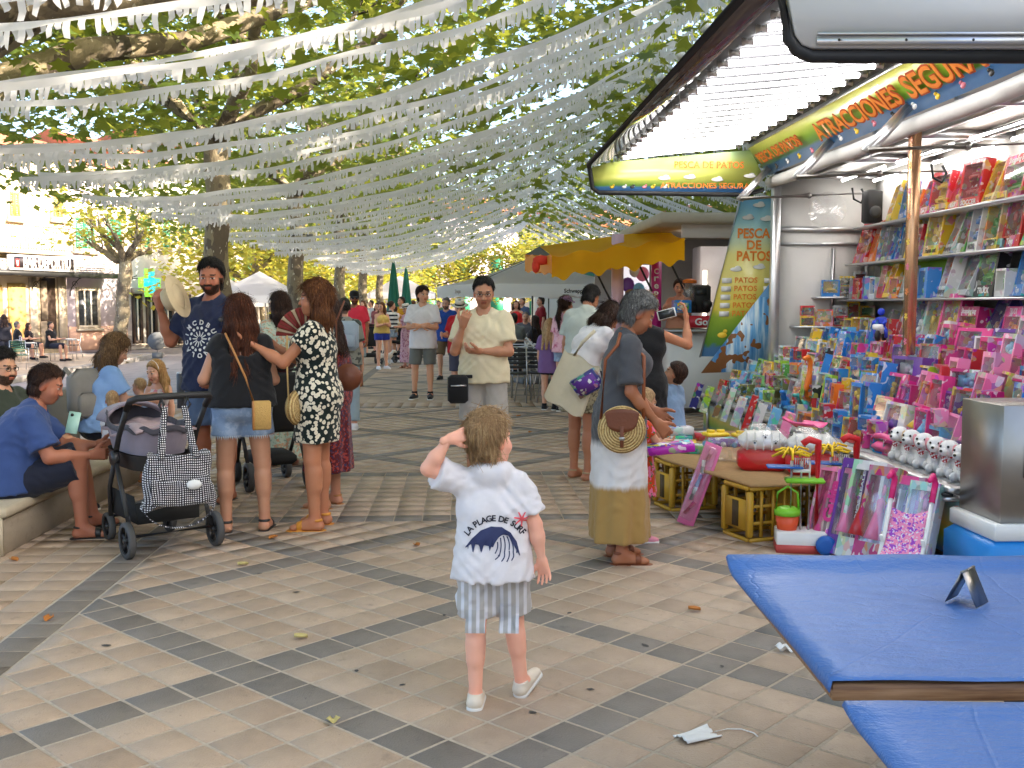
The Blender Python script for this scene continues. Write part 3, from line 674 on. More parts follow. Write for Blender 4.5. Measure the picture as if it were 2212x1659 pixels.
# ---------------------------------------------------------------- ground, paving, road
def stone(name,c1,c2,joint=None,grain=90.,bstr=.5,island=False):
    m,nt,b=newmat(name); co=coords(nt,kind='Generated' if 0 else 'Object'); g=_node(nt,'ShaderNodeNewGeometry')
    po=g.outputs['Position']
    oi=_node(nt,'ShaderNodeObjectInfo'); rv=g.outputs['Random Per Island'] if island else oi.outputs['Random']
    n1=noise(nt,po,grain,3,.7); n2=noise(nt,po,2.2,4,.65); n3=noise(nt,po,9,4,.7)
    c=mixc(nt,rv,c1,c2); c=mixc(nt,mth(nt,'MULTIPLY',n1,.5),c,sh(c1,.62))
    c=mixc(nt,ramp(nt,n2,[(.42,(0,0,0)),(.7,(.5,.5,.5))]),c,sh(c2,.66))
    c=mixc(nt,ramp(nt,n3,[(.60,(0,0,0)),(.72,(.75,.75,.75))]),c,sh(c1,.5)); n4=noise(nt,po,34,2); c=mixc(nt,ramp(nt,n4,[(.70,(0,0,0)),(.76,(.8,.8,.8))]),c,sh(c1,.4))
    nt.links.new(c,b.inputs['Base Color']); 
    rr=mth(nt,'ADD',mth(nt,'MULTIPLY',n2,.3),.42); nt.links.new(rr,b.inputs['Roughness']); b.inputs['Specular IOR Level'].default_value=.35
    v=_node(nt,'ShaderNodeTexVoronoi'); v.inputs['Scale'].default_value=150; nt.links.new(po,v.inputs['Vector'])
    bump(nt,b,mth(nt,'ADD',n1,mth(nt,'MULTIPLY',v.outputs[0],.8)),bstr,.004); return m
LT=stone('light_paver',hx('c6ae97'),hx('ae9680')); DK=stone('dark_paver',hx('8c837a'),hx('7a7168'))
LTS=stone('light_paver_far',hx('c6ae97'),hx('ae9680'),island=True); DKS=stone('dark_paver_far',hx('8c837a'),hx('7a7168'),island=True)
JT=M('joint_sand',hx('b9a791'),.9,var=.3,vs=40,bmp=.4)
b=MB(); b.box((0,150,-1.0),(1400,1400,.5)); g=b.build('ground',M('far_ground',(.16,.14,.12),.95,vs=.3)); tag(g,None,None,kind='structure')
b=MB(); b.box((2.3,32,-.3025),(13.4,84,.6)); pav=b.build('pavement',JT); tag(pav,None,None,kind='structure')
S2=.2; C45=math.sqrt(.5); OX,OY=-1.885,5.22
def clip(poly,ax,lim,keep_less):
    out=[]
    for i in range(len(poly)):
        p,q=poly[i],poly[(i+1)%len(poly)]; a,c=p[ax]-lim,q[ax]-lim
        if keep_less: a,c=-a,-c
        if a>=0: out.append(p)
        if a*c<0:
            t=a/(a-c); out.append((p[0]+(q[0]-p[0])*t,p[1]+(q[1]-p[1])*t))
    return out
BX0,BX1=-2.1,-1.9; RX=6.2
panels=[(-3.,7.20,0.)]; y=9.33; oy=9.33
while y<66: panels.append((y,y+5.94,y-OY)); y+=5.94+2.13
tiles=[]   # (polygon, dark)
def orth(x0,x1,y0,y1,dark,gap=.009,sx=S2,sy=S2,off=0.):
    nx=max(1,round((x1-x0)/sx)); ny=max(1,round((y1-y0)/sy)); dx,dy=(x1-x0)/nx,(y1-y0)/ny; h=gap/2
    for i in range(nx):
        for j in range(ny): tiles.append(([(x0+i*dx+h,y0+j*dy+h),(x0+(i+1)*dx-h,y0+j*dy+h),(x0+(i+1)*dx-h,y0+(j+1)*dy-h),(x0+i*dx+h,y0+(j+1)*dy-h)],dark))
orth(-4.4,BX0-.004,1.2,68,False,.009,.2,.197); orth(BX0+.004,BX1-.004,1.2,68,True,.008,.2,.1965)
for k,(y0,y1,oy) in enumerate(panels):
    ox,oyy=OX,OY+(oy if k else 0)
    n=int(12/S2)
    for i in range(-60,75):
        for j in range(-75,75):
            # i along A (45 deg), j along B (-45 deg)
            cx=ox+(i+j)*S2*C45; cyy=oyy+(i-j)*S2*C45
            if cx<BX1-.15 or cx>RX+.15 or cyy<max(y0,1.2)-.15 or cyy>y1+.15: continue
            h=(S2-.014)/2*math.sqrt(2); po=[(cx,cyy-h),(cx+h,cyy),(cx,cyy+h),(cx-h,cyy)]
            for a in((0,BX1+.006,0),(0,RX,1),(1,max(y0,1.2)+.004,0),(1,y1-.004,1)):
                if po: po=clip(po,*a)
            if len(po)>2: tiles.append((po,i%7==0 or j%7==0))
    nx_=panels[k+1][0] if k+1<len(panels) else 68
    orth(BX1+.006,RX,y1+.004,y1+.2,True,.008); orth(BX1+.006,RX,nx_-.2,nx_-.004,True,.008)
    orth(BX1+.006,RX,y1+.2,nx_-.2,False,.007,.2,.192)
def area_seen(po):
    cx=sum(p[0] for p in po)/len(po); c=sum(p[1] for p in po)/len(po)
    d=np.array([cx,c,-CAMH]); f=d@_f
    if f<.5: return 0
    u,v=1106+FPX*(d@_r)/f,829.5-FPX*(d@_u)/f
    if not(-30<u<2240 and v<1690): return 0
    if u>1560 and v>1215 and u>1560+(v-1240)*1.0: return 0     # under the tables
    A=.5*abs(sum(po[i-1][0]*po[i][1]-po[i][0]*po[i-1][1] for i in range(len(po))))
    return A/f**3
order=sorted(range(len(tiles)),key=lambda i:-area_seen(tiles[i][0]))
tmesh={}
far=[MB(),MB()]
def tile_mesh(key,po,mt):
    n=len(po); cx=sum(p[0] for p in po)/n; c=sum(p[1] for p in po)/n; e=.0025; v=[]
    for p in po: v.append((p[0]-cx,p[1]-c,-.012))
    for p in po: v.append((p[0]-cx,p[1]-c,-.0018))
    for p in po:
        L=math.hypot(p[0]-cx,p[1]-c); k=max(0,1-e*1.4/L); v.append(((p[0]-cx)*k,(p[1]-c)*k,.0))
    f=[tuple(range(2*n,3*n))]+[(r*n+i,r*n+(i+1)%n,(r+1)*n+(i+1)%n,(r+1)*n+i) for r in(0,1) for i in range(n)]
    return rawmesh('paving_tile',v,f,False,[mt])
for rk,i in enumerate(order):
    po,dk=tiles[i]; n=len(po); cx=sum(p[0] for p in po)/n; c=sum(p[1] for p in po)/n
    if rk<300:
        key=(dk,tuple((round(p[0]-cx,3),round(p[1]-c,3)) for p in po))
        if key not in tmesh: tmesh[key]=tile_mesh(key,po,DK if dk else LT)
        o=bpy.data.objects.new('paving_tile',tmesh[key]); link(o,pav); o.location=(cx,c,rnd.uniform(-.0005,.0005)); o.rotation_euler=(rnd.uniform(-.0025,.0025),rnd.uniform(-.0025,.0025),rnd.uniform(-.005,.005))
    else:
        z=rnd.uniform(-.001,.001); m=far[dk]; o=len(m.v)
        for p in po: m.v.append((p[0],p[1],-.012))
        for p in po: m.v.append((p[0],p[1],z))
        m.f.append(tuple(o+n+k for k in range(n))); m.m.append(0)
        if c<16:
            for k in range(n): m.f.append((o+k,o+(k+1)%n,o+n+(k+1)%n,o+n+k)); m.m.append(0)
for m,nm,mt in((far[0],'light_paving',LTS),(far[1],'dark_paving',DKS)): tag(m.build(nm,mt,pav),None,None,kind='stuff')
# road and the pavement across it
asph=stone('asphalt',hx('8a8488'),hx('7d787c'),grain=160,bstr=.35)
b=MB(); b.quad((-11.7,-6,-.52),(-4.39,-6,-.16),(-4.39,80,-.16),(-11.7,80,-.52)); road=b.build('road',asph); tag(road,None,None,kind='structure')
kb=stone('kerb_stone',hx('a8a09a'),hx('98928e'))
b=MB()
for k in range(46): b.box((-4.5,-5.5+k*1.7,-.16),(.2,1.69,.30),bev=.012)
tag(b.build('kerb',kb),None,None,kind='structure')
b=MB(); b.box((-20,17.5,-.62),(16.3,46,.48)); sw=b.build('sidewalk',stone('sidewalk_stone',hx('b8a89c'),hx('aa9c92'),grain=40)); tag(sw,None,None,kind='structure')
b=MB()
for k in range(38): b.box((-11.75,-4+k*1.2,-.52),(.22,1.19,.34),bev=.02)
for k in range(8): b.box((-12.4-k*1.2,40.55,-.52),(1.19,.22,.34),bev=.02)
tag(b.build('far_kerb',kb),None,None,kind='structure')
b=MB(); b.quad((-60,40.6,-.53),(-11.7,40.6,-.53),(-11.7,80,-.53),(-60,80,-.53)); tag(b.build('side_street',asph),None,None,kind='structure')
# ---------------------------------------------------------------- street facades on the left
FB=Vector((-15.75,44.85,0)); FD=Vector((.389,.921,0)); FNm=Vector((.921,-.389,0))
def FAz(u,v,off=0.):
    """picture point -> (distance along the facade, height); off metres proud of it"""
    d=ray(u,v); B=FB+FNm*off; t=(B.x*FNm.x+B.y*FNm.y)/(d[0]*FNm.x+d[1]*FNm.y); p=Vector((d[0]*t,d[1]*t,0))-B
    return p.dot(FD),CAMH+d[2]*t
def FW(s,z,off=0.): return FB+FD*s+FNm*off+Vector((0,0,z))
FROT=math.atan2(FD.y,FD.x)
def fbox(b,s0,s1,z0,z1,o0,o1,m=0): b.box(FW((s0+s1)/2,(z0+z1)/2,(o0+o1)/2),(s1-s0,abs(o1-o0),z1-z0),m,rz=FROT); return b
def fpx(b,u0,v0,u1,v1,o0,o1,m=0):
    s0,z1=FAz(u0,v0,o1); s1,z0=FAz(u1,v1,o1); return fbox(b,s0,s1,min(z0,z1),max(z0,z1),o0,o1,m)
def plaster(name,c,dirt=.3):
    m,nt,b=newmat(name); co=coords(nt); n=noise(nt,co,1.1,6,.7); n2=noise(nt,co,14,4)
    cc=mixc(nt,mth(nt,'MULTIPLY',n,dirt*1.6),c,sh(c,.55)); cc=mixc(nt,mth(nt,'MULTIPLY',n2,.2),cc,sh(c,1.25)); nt.links.new(cc,b.inputs['Base Color']); b.inputs['Roughness'].default_value=.9
    bump(nt,b,n2,.3,.01); MATS[name]=m; return m
GLD=M('dark_glass',(.03,.035,.04),.12,spec=.6,var=.4,vs=1.5)
GRN=M('green_shutter',hx('1d7a57'),.55,var=.2); CRM=plaster('cream_wall',hx('d9c7a8')); LAV=plaster('lilac_wall',hx('c9bcc4')); PNK=plaster('peach_base',hx('cfa48c')); YEL=plaster('ochre_wall',hx('c9a35f')); STN=plaster('sandstone',hx('b9ab98'))
DKW=M('dark_wood',hx('3a2a20'),.6,vs=20); RFT=M('roof_tile',hx('a9694a'),.85,var=.3,vs=9); WHT=plaster('white_wall',hx('dcd6cc'),.2); IRON=M('black_iron',(.02,.02,.02),.5)
def fparent(o,root): o.parent=root; o.matrix_parent_inverse=root.matrix_world.inverted(); return o
def bld(name,label,u0,u1,ztop,wall,depth=9,group=None):
    s0=FAz(u0,700)[0]; s1=FAz(u1,700)[0]; root=empty(name,FW((s0+s1)/2,-.33),0,label,'building',group); bpy.context.view_layer.update()
    b=MB(); fbox(b,s0,s1,-.5,ztop,-depth,0); fparent(b.build('wall',wall),root)
    b=MB(); fbox(b,s0-.05,s1+.05,ztop,ztop+.18,-depth,.35)
    fparent(b.build('cornice',STN),root)
    rf=MB(); a=FW(s0-.1,ztop+.18,.45);c=FW(s1+.1,ztop+.18,.45);d=FW(s1+.1,ztop+1.8,-depth/2);e=FW(s0-.1,ztop+1.8,-depth/2);g2=FW(s0-.1,ztop+.18,-depth);h2=FW(s1+.1,ztop+.18,-depth)
    rf.quad(a,c,d,e); rf.quad(e,d,h2,g2); rf.add([a,e,g2],[(0,1,2)]); rf.add([c,h2,d],[(0,1,2)])
    fparent(rf.build('roof',RFT),root)
    return root,s0,s1
def fwin(root,u0,v0,u1,v1,shut=None,frm=None,bars=2,nm='window',s=None):
    if s: s0,s1,z0,z1=s
    else:
        s0,z1=FAz(u0,v0); s1,z0=FAz(u1,v1)
    b=MB(); fr=frm or STN
    for q in((s0-.14,s0,z0-.14,z1+.14),(s1,s1+.14,z0-.14,z1+.14),(s0,s1,z1,z1+.14),(s0,s1,z0-.14,z0)): fbox(b,*q,-.05,.05)
    w=fparent(b.build(nm,fr),root)
    b=MB(); fbox(b,s0-.2,s1+.2,z0-.24,z0-.141,-.02,.16); fparent(b.build('sill',STN),root).parent=w
    if shut:
        hw=(s1-s0)/2
        for k in(0,1):
            b=MB(); a0=s0+k*hw+.01; a1=s0+(k+1)*hw-.01
            for q in((a0,a0+.06,z0,z1),(a1-.06,a1,z0,z1),(a0+.06,a1-.06,z0,z0+.08),(a0+.06,a1-.06,z1-.08,z1),(a0+.06,a1-.06,(z0+z1)/2-.04,(z0+z1)/2+.04)): fbox(b,*q,-.02,.04)
            zz=z0+.1
            while zz<z1-.1: fbox(b,a0+.06,a1-.06,zz,zz+.045,-.01,.022); zz+=.07
            fparent(b.build('shutter',shut),root).parent=w
    else:
        b=MB(); fbox(b,s0,s1,z0,z1,-.03,.012); fparent(b.build('pane',GLD),root).parent=w
        b=MB()
        for k in range(1,bars+1): x=s0+(s1-s0)*k/(bars+1); fbox(b,x-.04,x+.04,z0,z1,.012,.035)
        fparent(b.build('mullion',WHT),root).parent=w
    return w
bar,s0,s1=bld('bar_building','cream townhouse with bar sign, balcony and ochre panels at street level',-170,146,7.4,CRM)
b=MB(); fpx(b,-160,612,10,752,0,.06); fparent(b.build('ground_floor_panel',YEL),bar)
b=MB(); fpx(b,18,612,60,752,0,.07); fparent(b.build('ground_floor_panel',YEL),bar)
b=MB(); fpx(b,64,598,84,752,0,.08); fpx(b,126,598,146,752,0,.08); fparent(b.build('stone_jamb',STN),bar)
b=MB(); fpx(b,86,600,124,752,0,.02); dr=fparent(b.build('door',DKW),bar)
b=MB(); fpx(b,88,606,104,690,.02,.05); fpx(b,88,694,104,750,.02,.05); fparent(b.build('door_panel',plaster('door_paint',hx('8a7a68'))),bar).parent=dr
for (u0,v0,u1,v1) in((18,415,42,468),(112,418,134,470)): fwin(bar,u0,v0,u1,v1,M('ochre_shutter',hx('b98a4a'),.6))
b=MB(); sa,za=FAz(-120,533); sb,_=FAz(118,533); fbox(b,sa,sb,za-.12,za,0,.9); bal=fparent(b.build('balcony',STN),bar)
b=MB(); n=int((sb-sa)/.13)
for k in range(n+1): q=FW(sa+(sb-sa)*k/n,za,.86); b.tube([q,q+Vector((0,0,.95))],.012,5,0,False)
b.tube([FW(sa,za+.95,.86),FW(sb,za+.95,.86)],.022,6); b.tube([FW(sa,za+.08,.86),FW(sb,za+.08,.86)],.015,6)
fparent(b.build('railing',M('rusty_iron',hx('7a4a34'),.7)),bar).parent=bal
# the slatted canopy and the sign
for k in range(7): v=556+k*4.4; b=MB(); fpx(b,-160,v,20,v+2.6,.5,.9); fparent(b.build('canopy_slat',WHT),bar)
for k in range(6): v=563+k*4.6; b=MB(); fpx(b,160,v,262,v+2.8,.5,.9); fparent(b.build('canopy_slat',WHT),bar)
b=MB(); fpx(b,-160,588,262,592,.1,1.0); fparent(b.build('canopy_edge',IRON),bar)
for u in(66,150,258):
    b=MB(); q0=FAz(u,596); q1=FAz(u,640); pts=[FW(q1[0],q1[1],.03),FW(q1[0],q1[1]+.35,.12),FW(q0[0],q0[1]-.12,.5),FW(q0[0],q0[1],.95)]; b.tube(pts,.022,6)
    sp=[FW(q0[0],q0[1]-.35+.16*math.sin(t)*(1-t/9),.25+.16*math.cos(t)*(1-t/9)) for t in [i*.5 for i in range(17)]]; b.tube(sp,.014,5); fparent(b.build('iron_bracket',IRON),bar)
b=MB(); fpx(b,20,549,164,588,.92,1.06); sg=fparent(b.build('bar_sign',M('sign_white',(.8,.79,.78),.5)),bar)
b=MB(); fpx(b,30,553,160,583,1.06,1.075,0); fparent(b.build('sign_face',M('sign_black',(.03,.022,.025),.4)),bar).parent=sg
sA,zA=FAz(103,568,1.08); o=sign_text('BAR DEPORTIU',FW(sA,zA,1.085),FD,(0,0,1),FAz(152,568,1.08)[0]-FAz(50,568,1.08)[0],.46,WHT,None,bold=.035); fparent(o,bar); o.parent=sg
b=MB(); fpx(b,34,559,42,577,1.076,1.09); fparent(b.build('sign_emblem',M('red_paint',hx('b23a34'),.5)),bar).parent=sg
b=MB(); fpx(b,36,562,40,574,1.0915,1.096); fparent(b.build('sign_emblem_panel',WHT),bar).parent=sg
pk,s0,s1=bld('townhouse','lilac townhouse with green shutters and peach lower wall',147,275,7.2,LAV)
b=MB(); sa,zz=FAz(148,706); sb,_=FAz(274,706); fbox(b,sa,sb,-.4,zz,0,.05); fparent(b.build('lower_wall',PNK),pk)
fwin(pk,160,470,204,538,GRN); fwin(pk,228,472,262,536,GRN); fwin(pk,167,628,211,702,None,STN,2)
b=MB(); fpx(b,240,706,250,718,.0,.02); fparent(b.build('wall_plaque',M('blue_enamel',hx('3a5a9a'),.3)),pk)
ph,s0,s1=bld('pharmacy_building','white building with a pharmacy shopfront under a green cross',288,420,7.8,WHT)
b=MB(); fpx(b,292,622,416,636,.0,.25); fparent(b.build('shop_fascia',STN),ph)
for u0,u1 in((290,304),(318,336),(352,372),(386,410)): fwin(ph,u0,642,u1,735,None,DKW,1,'shop_window')
for u0,u1 in((300,322),(345,367),(388,410)): fwin(ph,u0,470,u1,535,GRN)
cr=empty('pharmacy_cross_sign',FW(FAz(323,611)[0],FAz(323,611)[1],1.1),0,'green and teal pharmacy cross sign fixed above a shopfront','sign'); bpy.context.view_layer.update()
sX,zX=FAz(323,611,1.1)
for nm,w_,t0,mt in(('outline',.62,.0,M('cross_green',hx('7fd23c'),.4,emit=.35)),('core',.50,.05,M('cross_teal',hx('1f9fa8'),.3,emit=.45))):
    b=MB(); ar=w_*.36; oo=(1.0-t0,1.2+t0); fbox(b,sX-w_,sX+w_,zX-ar,zX+ar,*oo); fbox(b,sX-ar,sX+ar,zX+ar,zX+w_,*oo); fbox(b,sX-ar,sX+ar,zX-w_,zX-ar,*oo); fparent(b.build(nm,mt),cr)
b=MB(); b.tube([FW(sX,zX+.2,.0),FW(sX,zX+.2,1.0)],.04); fparent(b.build('bracket',IRON),cr)
pf,s0,s1=bld('apartment_house','pale far house with green shutters half hidden by street trees',440,640,8.8,WHT)
for u0 in(455,492,530,570,606):
    fwin(pf,u0,560,u0+14,608,GRN); fwin(pf,u0,640,u0+18,690,None,DKW,1)
# unseen houses on the right, put in to keep the square in shade
def shade_house(x,y0,y1,h,wall,label):
    root=empty('townhouse',(x,(y0+y1)/2,-.1),0,label,'building','unseen houses added for shade behind the stalls'); L=y1-y0
    b=MB(); b.box((4.5,0,h/2),(9,L,h)); b.build('wall',wall,root)
    b=MB(); b.prism([(-.4,-L/2,h),(9.4,-L/2,h),(4.5,-L/2,h+2)],(0,0,0),(0,L,0)); b.build('roof',RFT,root)
    for fz in(1.2,4.2,7.2):
        if fz+2>h: continue
        k=-L/2+1.5
        while k<L/2-1:
            b=MB(); b.box((-.04,k,fz+.9),(.1,1.1,1.8)); w=b.build('window',GRN,root); b=MB(); b.box((-.09,k,fz-.06),(.2,1.4,.1)); b.build('sill',STN,w); k+=2.6
for y0,y1,h,wl,lb in((-34,-21,11.4,CRM,'cream'),(-21,-9,12.2,WHT,'white'),(-9,4,11.6,LAV,'lilac'),(4,18,12.4,CRM,'second cream'),(18,32,11.4,WHT,'second white'),(32,50,12,YEL,'ochre')):
    shade_house(17,y0,y1,h,wl,lb+' terraced house with green shutters, unseen, added for shade beyond the stalls')
# ---------------------------------------------------------------- plane trees
def barkmat():
    m,nt,b=newmat('plane_bark'); co=coords(nt,(1,1,.55)); v=_node(nt,'ShaderNodeTexVoronoi'); v.inputs['Scale'].default_value=7; 
    nn=_node(nt,'ShaderNodeTexNoise'); nn.inputs['Scale'].default_value=5; nt.links.new(co,nn.inputs['Vector'])
    ad=mixc(nt,.35,co,nn.outputs['Color']); nt.links.new(ad,v.inputs['Vector'])
    c=ramp(nt,v.outputs['Color'],[(.0,hx('6e6252')),(.35,hx('8d8068')),(.6,hx('a39678')),(.85,hx('5c5346'))],'CONSTANT')
    n=noise(nt,co,30,4); c=mixc(nt,mth(nt,'MULTIPLY',n,.5),c,hx('4a4238')); sp=noise(nt,co,18,1); c=mixc(nt,mth(nt,'GREATER_THAN',sp,.68),c,hx('c4bda8'))
    nt.links.new(c,b.inputs['Base Color']); b.inputs['Roughness'].default_value=.85; bump(nt,b,mth(nt,'ADD',v.outputs[0],n),.5,.02); return m
BARK=barkmat()
def leafmat(name,c1,c2,tr):
    m,nt,b=newmat(name); g=_node(nt,'ShaderNodeNewGeometry'); rv=g.outputs['Random Per Island']
    c=mixc(nt,rv,c1,c2); lp=noise(nt,g.outputs['Position'],.6,2); c=mixc(nt,mth(nt,'MULTIPLY',lp,.5),c,sh(c2,1.2))
    nt.links.new(c,b.inputs['Base Color']); b.inputs['Roughness'].default_value=.5; b.inputs['Specular IOR Level'].default_value=.35
    t=_node(nt,'ShaderNodeBsdfTranslucent'); nt.links.new(mixc(nt,rv,tr,sh(tr,.8)),t.inputs[0]); mx=_node(nt,'ShaderNodeMixShader'); mx.inputs[0].default_value=.52
    nt.links.new(b.outputs[0],mx.inputs[1]); nt.links.new(t.outputs[0],mx.inputs[2]); nt.links.new(mx.outputs[0],nt.nodes['Material Output'].inputs[0]); return m
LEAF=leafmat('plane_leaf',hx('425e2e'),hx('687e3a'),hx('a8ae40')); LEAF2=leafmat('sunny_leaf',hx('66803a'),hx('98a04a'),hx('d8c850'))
_lob=[(0,-.5),(.16,-.30),(.5,-.22),(.30,-.02),(.52,.22),(.22,.20),(0,.58),(-.22,.20),(-.52,.22),(-.30,-.02),(-.5,-.22),(-.16,-.30)]
LP5=np.array([(x,y,-.10*abs(x)*2+.05*y) for x,y in _lob]); LPK=np.array([(0,-.5,0),(.42,-.05,-.05),(.16,.18,0),(0,.55,0),(-.42,-.05,-.05)])
rg=np.random.default_rng(11)
def leaves(cent,size,tmpl,droop=.5):
    n=len(cent); a=rg.uniform(0,2*np.pi,n); tilt=rg.normal(.0,droop,n); tilt2=rg.normal(.0,droop,n)
    ca,sa=np.cos(a),np.sin(a); z0=np.zeros(n); o1=np.ones(n)
    ex=np.stack([ca,sa,np.sin(tilt)],1); ey=np.stack([-sa,ca,np.sin(tilt2)-.35],1); ex/=np.linalg.norm(ex,axis=1)[:,None]; ey-=ex*(ex*ey).sum(1)[:,None]; ey/=np.linalg.norm(ey,axis=1)[:,None]; ez=np.cross(ex,ey)
    s=size*rg.uniform(.65,1.25,n); k=len(tmpl)
    V=cent[:,None,:]+s[:,None,None]*(tmpl[None,:,0,None]*ex[:,None,:]+tmpl[None,:,1,None]*ey[:,None,:]+tmpl[None,:,2,None]*ez[:,None,:])
    return V.reshape(-1,3),np.arange(n*k).reshape(n,k)
def limb(b,p,d,length,r,depth,tips,bend=.25,up=.12):
    n=5; pts=[Vector(p)]; rs=[r]; d=Vector(d).normalized()
    for i in range(n):
        d=(d+Vector((rnd.uniform(-bend,bend),rnd.uniform(-bend,bend),rnd.uniform(-bend,bend)*.6+up*.5))).normalized(); pts.append(pts[-1]+d*length/n); rs.append(r*(1-.5*(i+1)/n))
    b.tube(pts,rs,9 if r>.08 else 6); tips+= [tuple(q) for q in pts[2:]]
    if depth>0:
        for k in range(3 if depth>1 else 4):
            i=rnd.randint(2,n); a=rnd.uniform(0,6.28); nd=(d+Vector((math.cos(a),math.sin(a),rnd.uniform(-.15,.5)))*.9).normalized()
            limb(b,pts[i],nd,length*rnd.uniform(.55,.8),rs[i]*.62,depth-1,tips,bend,up)
def tree(x,y,label,h=3.6,r=.2,spread=5.,n=170,per=26,size=.17,lf=None,tm=LP5,zlo=4.3,zhi=10.,lean=(0,0),limbs=None,group='plane trees along the promenade',base=-.05,name='plane_tree',sig=.42,box=None):
    root=empty(name,(x,y,base),0,label,'tree',group); b=MB(); tips=[]
    top=Vector((lean[0],lean[1],h)); n_=8; pts=[Vector((0,0,-.1)).lerp(top,i/n_)+Vector((.05*math.sin(i*1.9+x),.05*math.cos(i*1.3+y),0))*(0<i<n_) for i in range(n_+1)]
    b.tube(pts,[r*(1.35 if i==0 else 1.08 if i==1 else 1-.012*i+.05*math.sin(i*2.1)) for i in range(n_+1)],16)
    if limbs:
        for (pp,rr) in limbs: b.tube([Vector(q)-Vector((x,y,base)) for q in pp],rr,12)
    for k in range(5):
        a=6.283*k/5+rnd.uniform(-.4,.4); limb(b,top-Vector((0,0,.15*k*.3)),(math.cos(a),math.sin(a),rnd.uniform(.5,1.1)),spread*.55,r*.6,2,tips)
    b.build('trunk',BARK,root,True)
    T=np.array(tips); T=T[(T[:,2]>zlo*.75)] if len(T) else T
    # clumps near twig ends and through the crown volume
    A=T[rg.integers(0,len(T),int(n*.45))]+rg.normal(0,.35,(int(n*.45),3))
    m=n-len(A); th=rg.uniform(0,2*np.pi,m); rr=np.sqrt(rg.uniform(0,1,m))*spread; zz=rg.uniform(0,1,m)**2.2
    B=np.stack([rr*np.cos(th)+lean[0],rr*np.sin(th)+lean[1],zlo+(zhi-zlo)*zz*np.sqrt(np.clip(1.05-(rr/spread)**2,.1,1))+.6*np.sin(rr*1.7+th*3)],1)
    Cc=np.concatenate([A,B]); Cc[:,2]=np.maximum(Cc[:,2],zlo-.3)
    cnt=rg.integers(int(per*.5),int(per*1.5),len(Cc)); cen=np.repeat(Cc,cnt,0)+rg.normal(0,1,(cnt.sum(),3))*np.array([sig,sig,sig*.6])
    if box: k=(cen[:,0]+x>box[0])&(cen[:,0]+x<box[1]); cen=cen[k]
    V,F=leaves(cen,size,tm); o=bpy.data.objects.new('crown',rawmesh('crown',V,F,False,[lf or LEAF])); link(o,root); return root
L1=[(-4.0,8.1,2.9),(-3.6,8.0,3.45),(-3.0,7.95,3.78),(-2.2,8.0,3.83),(-1.5,8.1,3.92),(-.6,8.3,4.25),(.3,8.6,4.7)]; L2=[(-4.0,8.3,2.7),(-3.9,9.3,3.5),(-3.4,9.8,3.86),(-2.6,10.2,4.05),(-1.6,10.8,4.6),(-.6,11.5,5.2)]
L3=[(-4.05,8.2,2.8),(-4.3,9.0,3.8),(-3.75,9.9,4.9),(-3.6,10.6,6.2)]
ORD=['nearest','second','third','fourth','fifth','sixth','seventh','eighth']
tree(-4.35,8.2,'nearest plane tree on the bench side, its thick limbs reaching over the promenade',h=2.9,r=.27,limbs=[(L1,[.24,.16,.135,.125,.11,.08,.05]),(L2,[.2,.14,.12,.1,.08,.04]),(L3,[.2,.13,.11,.08])],n=520,zlo=4.3,spread=6.8)
for k,(y,r) in enumerate(((15.6,.195),(23.0,.185),(31.2,.175),(38.6,.175),(46.6,.17))):
    tree(-3.6,y,f'plane tree in the bench side row, {ORD[k+1]} trunk away from the camera',h=4.1,r=r,n=[560,400,230,160,140][k],spread=[6.8,6.4,5.8,5.5,5.5][k],zhi=[10,9,8,7.5,7.5][k],size=.19 if k<2 else .24,tm=LP5 if k<1 else LPK,zlo=[4.2,4.2,4.2,4.3,4.3][k])
for k,y in enumerate((7.5,15,22.8,31,39,47)):
    tree(9.3,y,f'plane tree behind the stalls, {ORD[k]} in its row',h=4.2,r=.2,n=[520,620,520,380,240,200][k],spread=7.6,zlo=4.5,tm=LP5 if k<2 else LPK,size=.2 if k<3 else .24)
for k,y in enumerate((-1.5,-10)):  # unseen trees behind the camera, put in to shade the foreground
    tree(9.3,y,f'unseen plane tree added for shade behind the camera, stall side, {"nearer" if k==0 else "farther"} one',h=4.2,r=.2,n=130,spread=6.2,zlo=4.5,tm=LPK,size=.22); tree(-4.4,y+1,f'unseen plane tree added for shade behind the camera, bench side, {"nearer" if k==0 else "farther"} one',h=4.2,r=.2,n=130,spread=5.5,zlo=4.5,tm=LPK,size=.22)
tree(2.6,12.5,'plane tree crown spreading over the middle of the promenade beside the stall',h=.01,r=.01,n=260,spread=5.2,zlo=5.0,zhi=9.5) if 0 else None
# the pollarded street trees across the road
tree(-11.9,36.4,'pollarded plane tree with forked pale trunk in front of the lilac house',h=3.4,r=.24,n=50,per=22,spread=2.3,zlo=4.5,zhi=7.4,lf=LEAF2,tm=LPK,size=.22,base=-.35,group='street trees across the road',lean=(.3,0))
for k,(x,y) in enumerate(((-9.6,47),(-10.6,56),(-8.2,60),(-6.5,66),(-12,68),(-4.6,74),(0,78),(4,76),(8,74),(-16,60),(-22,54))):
    tree(x,y,f'sunlit leafy street tree in the distance, {["first","second","third","fourth","fifth","sixth","seventh","eighth","ninth","tenth","eleventh"][k]} beyond the road junction',h=3.0,r=.2,n=150,per=26,spread=4.2,zlo=2.6,zhi=8.5,lf=LEAF2,tm=LPK,size=.3,base=-.4 if x<-4 else 0,group='trees far down the street',sig=.55)
